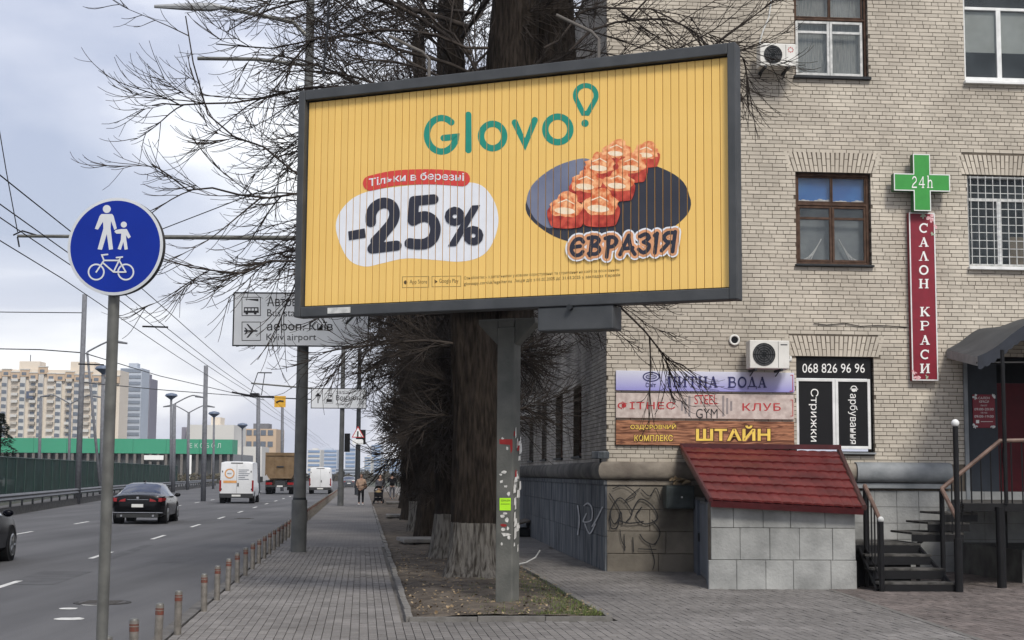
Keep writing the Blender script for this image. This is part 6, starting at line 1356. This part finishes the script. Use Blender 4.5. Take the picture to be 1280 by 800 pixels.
# logo and lettering on the rear doors: strokes in metres
def rearprint(par, name, shapes, m, y=-.016):
    mb = MB()
    for k, (v, f) in enumerate(shapes): mb.add([(p[0], y - k * .0005, p[1]) for p in v], f)
    return mb.build(name, m, par, recalc=False)
orange = mat('orange_print', (.62, .30, .10), .5); grp = mat('grey_print', (.18, .2, .24), .5)
rearprint(v1, 'ring_logo', ribbon(ell(-.42, 1.78, .26, .26, 30), .07, closed=True), orange); rearprint(v1, 'orange_band', poly([(-.78, 1.22), (0, 1.22), (0, 1.36), (-.78, 1.36)]), orange)
vt, ft = text_mesh('MOST', .02); rearprint(v1, 'lettering', [(vt * np.array([.26, .08]) + np.array([-.55, 1.74]), ft)] + sum([ribbon([(.10, 2.0 - k * .11), (.10 + (.62, .5, .66, .58, .4, .62)[k], 2.0 - k * .11)], .035, rnd=False) for k in range(6)], []), grp)
v2 = van('plain white van farther ahead in the kerb lane beside the bollards', 400, 617.5, Hh=2.35, Wd=.98)
# dump truck
o = vehicle('dump_truck', 'brown dump truck seen from behind ahead of the white delivery van', 'truck', 349.5, 618); M['truck'] = mat('brown_truck_paint', (.13, .085, .045), .7, col2=(.19, .13, .075), scale=2)
MB().add([(-.95, 0, 1.35), (.95, 0, 1.35), (1.25, 0, 1.85), (1.25, 0, 3.45), (-1.25, 0, 3.45), (-1.25, 0, 1.85)] + [(-.95, 5.4, 1.35), (.95, 5.4, 1.35), (1.25, 5.4, 1.85), (1.25, 5.4, 3.45), (-1.25, 5.4, 3.45), (-1.25, 5.4, 1.85)], [(0, 1, 2, 3, 4, 5), (6, 11, 10, 9, 8, 7), (0, 6, 7, 1), (1, 7, 8, 2), (2, 8, 9, 3), (4, 10, 11, 5), (5, 11, 6, 0)]).build('dump_body', M['truck'], o)
mb = MB()
for x in (-1.22, -.42, .42, 1.22): mb.box(x - .05, x + .05, -.06, -.002, 1.6 if abs(x) > 1 else 1.4, 3.4)
mb.box(-1.27, 1.27, -.09, -.062, 3.30, 3.46); mb.box(-.95, .95, -.09, -.062, 1.36, 1.48); mb.build('tailgate_rib', M['truck'], o); MB().box(-1.28, 1.28, -.08, 5.45, 3.47, 3.56).build('tarp_rail', M['truck'], o)
MB().box(-.3, .3, -.075, -.062, 2.3, 2.42).build('tailgate_lettering', M['plastic'], o)
MB().box(-.45, .45, .1, 7.2, .75, 1.2).build('chassis', M['plastic'], o); MB().box(-1.2, 1.2, -.05, .15, .62, .78).build('underrun_bar', M['plastic'], o)
for s_ in (-1, 1):
    MB().box(min(s_ * .65, s_ * 1.2), max(s_ * .65, s_ * 1.2), -.04, .04, .82, 1.02).build('tail_light', M['tail'], o); MB().box(min(s_ * .6, s_ * 1.24), max(s_ * .6, s_ * 1.24), .30, .34, .35, 1.2).build('mud_flap', M['tyre'], o)
    for y in (1.2, 2.6, 6.6): wheel(o, s_ * 1.24, y, .5, .5, 6)
MB().box(-1.22, 1.22, 5.7, 7.6, .6, 3.1).build('cab', M['truck'], o, bevel=.08); MB().box(-.25, .25, -.06, -.052, .64, .76).build('number_plate', M['plate'], o); MB().box(1.25, 1.5, 6.9, 7.0, 1.9, 2.6).build('mirror', M['plastic'], o)
sc = sedan('small dark grey car far ahead at the end of the bollard row', 436, 611, mat('grey_car_paint', (.05, .055, .065), .3, coat=.4))
sw = sedan('white car parked beyond the green mesh fence', 14, 612, M['carwhite']); sw.rotation_euler.z = RROT + 1.5
# ================================================================== people
skin = mat('skin', (.40, .24, .17), .6, var=.05)
def skinmesh(name, m, parent, nodes, edges, root=0, sub=2):
    me = bpy.data.meshes.new(name); me.from_pydata([n[0] for n in nodes], edges, []); o = bpy.data.objects.new(name, me); COL.objects.link(o); o.parent = parent; me.materials.append(m)
    md = o.modifiers.new('skin', 'SKIN'); md.use_smooth_shade = True
    for i, n in enumerate(nodes):
        r = n[1]; me.skin_vertices[0].data[i].radius = r if isinstance(r, tuple) else (r, r); me.skin_vertices[0].data[i].use_root = (i == root)
    s_ = o.modifiers.new('sub', 'SUBSURF'); s_.levels = sub; s_.render_levels = sub; return o
def person(label, loc, rz, top, bottom, hair, shoes, hands, stride=.12, h=1.68, longhair=False, lean=.02, hood=False, shorts=False):
    o = thing('person', label, 'person', loc, rz); k = h / 1.7
    def s(*p): return tuple(q * k for q in p)
    hl, hr = hands; fl, fr = (-.10, -stride, .09), (.10, stride, .09)
    nd = [(s(0, 0, .93), .11 * k), (s(0, 0, 1.15), .10 * k), (s(0, lean, 1.38), .10 * k), (s(0, lean, 1.47), .05 * k), (s(0, lean - .01, 1.55), .07 * k), (s(0, lean - .01, 1.64), .065 * k),
          (s(-.17, lean, 1.40), .045 * k), (s(-.23, lean + .02, 1.13), .038 * k), (s(*hl), .026 * k), (s(.17, lean, 1.40), .045 * k), (s(.23, lean + .02, 1.13), .038 * k), (s(*hr), .026 * k),
          (s(-.09, 0, .88), .08 * k), (s(-.10, -stride * .5 - .03, .50), .05 * k), (s(*fl), .035 * k), (s(.09, 0, .88), .08 * k), (s(.10, stride * .5 - .03, .50), .05 * k), (s(*fr), .035 * k),
          (s(fl[0], fl[1] - .14, .04), .03 * k), (s(fr[0], fr[1] - .14, .04), .03 * k)]
    ed = [(0, 1), (1, 2), (2, 3), (3, 4), (4, 5), (2, 6), (6, 7), (7, 8), (2, 9), (9, 10), (10, 11), (0, 12), (12, 13), (13, 14), (0, 15), (15, 16), (16, 17), (14, 18), (17, 19)]
    for hi, hd in ((8, hl), (11, hr)):
        for f in range(4):
            nd.append((s(hd[0] + (f - 1.5) * .016, hd[1] - .03, hd[2] - .07 + .006 * abs(f - 1.5)), .0085)); ed.append((hi, len(nd) - 1))
        nd.append((s(hd[0] * .88, hd[1] - .05, hd[2] - .03), .009)); ed.append((hi, len(nd) - 1))
    skinmesh('body', skin, o, nd, ed, sub=1)
    g = .022
    skinmesh('jacket', top, o, [(s(0, 0, .84), (.19 * k, .13 * k)), (s(0, 0, 1.05), (.175 * k, .125 * k)), (s(0, lean, 1.32), (.18 * k, .13 * k)), (s(0, lean, 1.45), .085 * k), (s(-.19, lean, 1.37), .075 * k), (s(-.25, lean + .02, 1.12), .062 * k), (s(hl[0], hl[1] + .015, hl[2] + .04), .045 * k), (s(.19, lean, 1.37), .075 * k), (s(.25, lean + .02, 1.12), .062 * k), (s(hr[0], hr[1] + .015, hr[2] + .04), .045 * k)], [(0, 1), (1, 2), (2, 3), (2, 4), (4, 5), (5, 6), (2, 7), (7, 8), (8, 9)])
    zz = .10
    skinmesh('trousers', bottom, o, [(s(0, 0, .90), (.15 * k, .11 * k)), (s(-.09, 0, .80), .095 * k), (s(-.10, -stride * .5 - .02, .50), .070 * k), (s(fl[0], fl[1], .14), .052 * k), (s(.09, 0, .80), .095 * k), (s(.10, stride * .5 - .02, .50), .070 * k), (s(fr[0], fr[1], .14), .052 * k)], [(0, 1), (1, 2), (2, 3), (0, 4), (4, 5), (5, 6)])
    for f in (fl, fr): MB().sphere(s(f[0], f[1] - .07, .045), .062 * k, 12, 8, (.75, 2.1, .7)).build('shoe', shoes, o, smooth=True)
    mb = MB().sphere(s(0, lean + .015, 1.635), .10 * k, 14, 10, (.95, 1.0, 1.12))
    if longhair: mb.sphere(s(0, lean + .055, 1.50), .10 * k, 12, 8, (1.15, .7, 1.7))
    mb.build('hair', hair, o, smooth=True)
    fc = MB().sphere(s(0, lean - .06, 1.595), .066 * k, 12, 10, (1, .85, 1.35)).add([s(-.012, lean - .113, 1.58), s(.012, lean - .113, 1.58), s(0, lean - .14, 1.575), s(0, lean - .115, 1.61)], [(0, 1, 2), (1, 3, 2), (3, 0, 2)]).build('face', skin, o, smooth=True)
    for x in (-.027, .027): MB().sphere(s(x, lean - .112, 1.612), .010 * k, 8, 6).build('eye', M['black'], o)
    MB().box(-.022 * k, .022 * k, (lean - .118) * k, (lean - .105) * k, 1.545 * k, 1.552 * k).build('mouth', mat('lips', (.25, .07, .06), .6), o)
    return o
beige = mat('beige_jacket', (.42, .29, .21), .8, var=.1); blk = mat('black_cloth', (.014, .014, .017), .9); brn = mat('brown_hair', (.05, .03, .02), .6); dgr = mat('dark_grey_cloth', (.07, .07, .08), .9, var=.2); gcl = mat('grey_trousers', (.12, .12, .13), .9)
q = G(451, 631.5); pA = person('woman in beige jacket and black trousers with white shoes walking towards the camera', (q.x, q.y, 0), .05, beige, blk, brn, M['white'], ((-.20, -.12, 1.02), (.22, -.10, 1.0)), .10, 1.70)
bag = MB().sphere((.24, -.02, 1.05), .15, 12, 8, (.6, .8, 1.2)).build('shoulder_bag', mat('brown_bag', (.12, .07, .045), .6), None, smooth=True); tag(bag, 'brown shoulder bag hanging at the beige jacket', 'bag'); bag.location = (q.x, q.y, 0)
q = G(473, 630.5); q = Vector((q.x, q.y + .9, 0)); person('woman with long brown hair pushing the dark stroller', (q.x, q.y, 0), 0, dgr, blk, brn, blk, ((-.18, -.42, 1.0), (.18, -.42, 1.0)), .14, 1.66, True)
s_ = thing('stroller', 'dark baby stroller with tan blanket pushed on the pavement', 'stroller', (q.x, q.y - .95, 0), 0)
MB().hexa([(-.2, -.25, .42), (.2, -.25, .42), (.2, .30, .5), (-.2, .30, .5)], [(-.24, -.28, .66), (.24, -.28, .66), (.24, .38, .8), (-.24, .38, .8)]).build('seat', blk, s_, bevel=.03)
pts_h = []
mb = MB(); nS = 8
for a in np.linspace(.1, 1.5, 7): pts_h.append([(.26 * math.cos(t), .36 - .42 * math.sin(a) * 1.0, .74 + .32 * math.sin(t) * (.6 + .4 * math.sin(a))) for t in np.linspace(0, math.pi, 10)])
vs = [p for r in pts_h for p in r]; mb.add(vs, [(i * 10 + j, i * 10 + j + 1, (i + 1) * 10 + j + 1, (i + 1) * 10 + j) for i in range(6) for j in range(9)]); mb.build('hood', dgr, s_, smooth=True, recalc=False)
MB().sphere((0, -.05, .70), .2, 12, 8, (.9, 1.1, .5)).build('blanket', mat('tan_blanket', (.30, .22, .12), .9), s_, smooth=True); MB().sphere((0, .12, .86), .085, 10, 8).build('baby_head', skin, s_, smooth=True)
mb = MB()
for x in (-.24, .24): mb.tube([(x, -.32, .16), (x, .05, .5), (x, .50, .98), (x * .8, .56, 1.02)], .013, 6).tube([(x, .38, .16), (x, .0, .5)], .013, 6)
mb.tube([(-.2, .56, 1.02), (.2, .56, 1.02)], .016, 6); mb.build('chassis', M['steelblack'], s_)
for x in (-.27, .27):
    for y, r in ((-.32, .11), (.38, .14)): MB().tube([(x - .02, y, r), (x + .02, y, r)], [r, r], 18).build('wheel', M['tyre'], s_)
MB().box(-.2, .2, -.1, .3, .2, .38).build('basket', blk, s_)
q = G(490, 625); person('person in black hooded jacket and grey trousers walking away beside the trees', (q.x, q.y, 0), math.pi, blk, gcl, blk, dgr, ((-.26, -.08, .86), (.30, -.20, 1.15)), .20, 1.78)
# ================================================================== far buildings
GZ = -.2
def block(name, label, px0, px1, pytop, Y, m, depth, cat='building', yaw=0):
    a = AT(px0, 592, Y); b = AT(px1, 592, Y); t = AT((px0 + px1) / 2, pytop, Y); o = thing(name, label, cat, (a.x, Y, GZ), yaw); w = b.x - a.x; h = t.z - GZ
    MB().box(0, w, 0, depth, 0, h).build('wall', m, o); return o, w, h
cream = mat('cream_render', (.60, .53, .44), .9, col2=(.66, .59, .50), scale=.05); wht = mat('white_render', (.56, .55, .52), .9, var=.04, scale=.05); tanr = mat('tan_render', (.50, .38, .27), .9, var=.05, scale=.05)
bluegrey = mat('bluegrey_render', (.42, .46, .52), .9, var=.05, scale=.05); purp = mat('purple_grey_render', (.22, .21, .25), .9, var=.05, scale=.05); wdark = mat('far_window', (.13, .15, .18), .2); balc = mat('balcony_infill', (.33, .29, .24), .8, col2=(.5, .47, .42), scale=.35, stretch=(1, 1, 1))
def wmesh(w, h): o = MB().box(-w / 2, w / 2, -.12, .05, 0, h).build('window', wdark); d = o.data; bpy.data.objects.remove(o); return d
# long apartment block: seven bays
o, w, h = block('apartment_block', 'long sixteen storey beige and white apartment block with orange top floors', -70, 146, 462, 610, cream, 14)
o['label'] = 'long beige and white apartment block with orange top floors'
nb = 19; bw_ = w / nb; FHH = 2.95; nf = int((h - 1) / FHH); wm = wmesh(1.35, 1.5); wn = wmesh(.8, 1.4); cnt = 0
rb = random.Random(3)
for i in range(nb):
    x0 = i * bw_; hh = h + [0, 1.2, 0, 2.6, 0, 0, 1.0][i % 7] - (i * .12)
    if i % 2 == 0:
        MB().box(x0 + .15, x0 + bw_ * .62, -1.0, -.02, 0, hh - 3).build('bay_wall', wht if i % 4 == 0 else mat('pale_render', (.50, .48, .45), .9, var=.06, scale=.3), o)
        for f in range(nf - 1):
            for xx in (.2, .46): shared(wm if xx < .3 else wn, 'window', o, (x0 + bw_ * xx, -1.02, f * FHH + 1.0)); cnt += 1
    else:
        for f in range(nf):
            MB().box(x0 + .4, x0 + bw_ * .8, -1.5, -.03, f * FHH + .25, f * FHH + 1.35).build('balcony', balc if rb.random() < .6 else wht, o)
            if i % 4 == 1 and rb.random() < .75: shared(wm, 'window', o, (x0 + bw_ * .42, -.1, f * FHH + 1.4), (0, 0, 0), (1.3, 1, .8))
    MB().box(x0 + .05, x0 + bw_ - .05, -1.2, .0, hh - 3.2, hh - .4).build('top_floor', tanr, o); shared(wm, 'window', o, (x0 + bw_ * .45, -1.22, hh - 2.6), (0, 0, 0), (1.4, 1, .8))
    MB().box(x0, x0 + bw_, -1.4, 1, hh - .38, hh).build('parapet', wht, o)
for x0, x1 in ((.40, .52), (.70, .84)): MB().box(w * x0, w * x1, 2, 10, h, h + 3.6).build('roof_house', cream, o); MB().cyl((w * (x0 + .05), 5, h + 3.6), (w * (x0 + .05), 5, h + 6.5), .2, 6).build('aerial', M['polefar'], o)
MB().box(w * .462, w * .503, -1.3, -1.21, h - 12, h - 9).build('rooftop_screen', mat('slate_blue', (.07, .09, .14), .5), o)
def tower(name, label, x0, x1, top, Y, m, band, nfl, depth=14, roof=True):
    o, w, h = block(name, label, x0, x1, top, Y, m, depth)
    for f in range(nfl): z = (f + .35) * h / nfl; MB().box(.3, w - .3, -.25, -.02, z, z + h / nfl * .5).build('window_band', band, o)
    if roof: MB().box(w * .3, w * .7, 3, 8, h, h + h * .05).build('roof_house', m, o)
    return o
gl = mat('far_blue_glass', (.20, .28, .42), .25, var=.1, scale=.05)
tower('apartment_tower', 'pale grey blue apartment tower at the right end of the long beige block', 146, 173, 460, 640, bluegrey, mat('band_grey', (.20, .23, .28), .5), 17); tower('apartment_tower', 'dark purple grey apartment tower at the right end of the block row', 172.5, 184, 473, 655, purp, mat('band_dark', (.07, .07, .09), .5), 16)
# green fascia hall
o, w, h = block('market_hall', 'long low hall with green fascia behind the mesh fence', -40, 291, 566.5, 260, mat('hall_glass', (.06, .065, .07), .3, var=.2, scale=.3), 20, 'hall')
tz = AT(150, 548.5, 260).z - GZ; gf = mat('green_fascia', (.045, .28, .165), .6, var=.04, scale=.1)
for k in range(8): MB().box(w * k / 8 + .02, w * (k + 1) / 8 - .02, -1.0, 4, h, tz).build('fascia_panel', gf, o)
cm2 = MB().box(-.22, .22, -.9, -.6, 0, h - .01).build('column', mat('column_grey', (.16, .15, .14), .8), o); cd = cm2.data; bpy.data.objects.remove(cm2)
for k in range(34): shared(cd, 'column', o, (w * (k + .5) / 34, 0, 0))
FH_ = Frame((o.location.x, 260 - 1.03, 0), 0); p = flat('lettering', T('ЕКСБОЛ', box4(237, 554, 276, 560), .0, 1.6), FH_, .02, mat('pale_lettering', (.5, .6, .55), .6), o); p.location = (0, -1.03, -GZ) if False else (0, 0, -GZ); p.location.y = -1.03
MB().box(AT(236, 580, 260).x - o.location.x, AT(241, 580, 260).x - o.location.x, -1.2, -1.0, 0, h - .2).build('white_banner', M['white'], o)
MB().box(AT(182, 580, 260).x - o.location.x, AT(206, 580, 260).x - o.location.x, -1.2, -1.0, h - 1.1, h - .3).build('white_banner', M['white'], o)
MB().add([(0, 0, 0), (-.0, 0, 0), (0, 0, 0)], []) if False else None
# white and tan low buildings behind the hall's right end
o, w, h = block('white_building', 'white windowless block rising behind the right end of the green hall', 232, 291, 531, 330, wht, 15)
MB().box(-1.6, 0, 2, 14, 0, h - .5).build('side_wing', purp, o); MB().box(w * .45, w * .65, 3, 8, h, h + 1.8).build('roof_house', cream, o); MB().box(w, w + 6, 2, 12, 0, h * .62).build('annex', wht, o)
o, w, h = block('tan_building', 'tan block with dark windows behind the brown truck', 296, 344, 536, 420, tanr, 15)
for k in range(5):
    for f in range(3): shared(wm, 'window', o, (w * (k + .6) / 5.4, -.02, 6 + f * 3.2), (0, 0, 0), (1.1, 1, 1))
MB().box(w * .35, w * .75, 3, 9, h, h + 1.6).build('roof_house', M['polefar'], o)
# distant skyline between the poles
tower('skyline_tower', 'pale low residential block behind the white van', 384, 400, 562, 700, wht, gl, 6); tower('skyline_tower', 'wide pale blue residential tower right of the second pole', 398, 421, 562, 760, bluegrey, gl, 7)
tower('skyline_tower', 'broad blue tower behind the pole with the warning triangle', 431, 444, 560, 800, bluegrey, gl, 7); tower('skyline_tower', 'tall blue glass tower above the woman in beige', 455, 464, 571, 820, wht, gl, 8)
tower('skyline_tower', 'tallest stepped blue white tower above the stroller', 463.5, 476, 556, 850, bluegrey, gl, 10); tower('skyline_tower', 'slim pale tower between the stroller and the tree row', 477, 486, 573, 840, wht, gl, 7); tower('skyline_tower', 'rightmost distant blue tower behind the person in black', 486.5, 499, 574, 830, bluegrey, gl, 7)
tower('skyline_tower', 'low grey block filling the road end left of the stroller', 419, 458, 586, 690, bluegrey, wdark, 3, roof=False)
# hedge-like bushes at the road's end
o = MB(); rg5 = np.random.default_rng(5)
for k in range(7000):
    px = rg5.uniform(365, 520); Y = rg5.uniform(330, 430); a = AT(px, 592, Y); z = rg5.uniform(0, 1) ** .8 * (1.6 + .6 * math.sin(px * .21) + .4 * math.sin(px * .55)); s2 = rg5.uniform(.15, .45)
    dx, dz = rg5.normal(0, 1, 3) * s2, rg5.normal(0, 1, 3) * s2; c = Vector((a.x, Y, GZ + z)); o.add([c, c + Vector(dx), c + Vector(dz)], [(0, 1, 2)])
tag(o.build('distant_shrubs', mat('bare_shrub', (.06, .055, .045), .9, island=.3), recalc=False), 'greyish bare shrubs at the far end of the road', 'shrubs', kind='stuff')
o = MB()
for k in range(6000):
    px = rg5.uniform(-60, 300); Y = rg5.uniform(236, 250); a = AT(px, 592, Y); z = rg5.uniform(0, 1) * 1.6; s2 = rg5.uniform(.1, .3); dx, dz = rg5.normal(0, 1, 3) * s2, rg5.normal(0, 1, 3) * s2; c = Vector((a.x, Y, GZ + z)); o.add([c, c + Vector(dx), c + Vector(dz)], [(0, 1, 2)])
tag(o.build('hall_shrubs', mat('bare_shrub2', (.09, .08, .055), .9, island=.3), recalc=False), 'low shrubs in front of the green hall', 'shrubs', kind='stuff')

# ================================================================== thin town haze
hz = MB().box(-1600, 1600, -100, 2700, -1.4, 74).build('haze', M['white'], None); hz.data.materials.clear()
hm = bpy.data.materials.new('haze'); hm.use_nodes = True; hn = hm.node_tree.nodes; hn.clear(); ho = hn.new('ShaderNodeOutputMaterial'); hv = hn.new('ShaderNodeVolumePrincipled')
hv.inputs['Color'].default_value = (.80, .86, .96, 1); hv.inputs['Density'].default_value = .00013; hm.node_tree.links.new(hv.outputs[0], ho.inputs['Volume']); hz.data.materials.append(hm); hz['kind'] = 'stuff'; hz['label'] = 'thin pale blue town haze over the road'
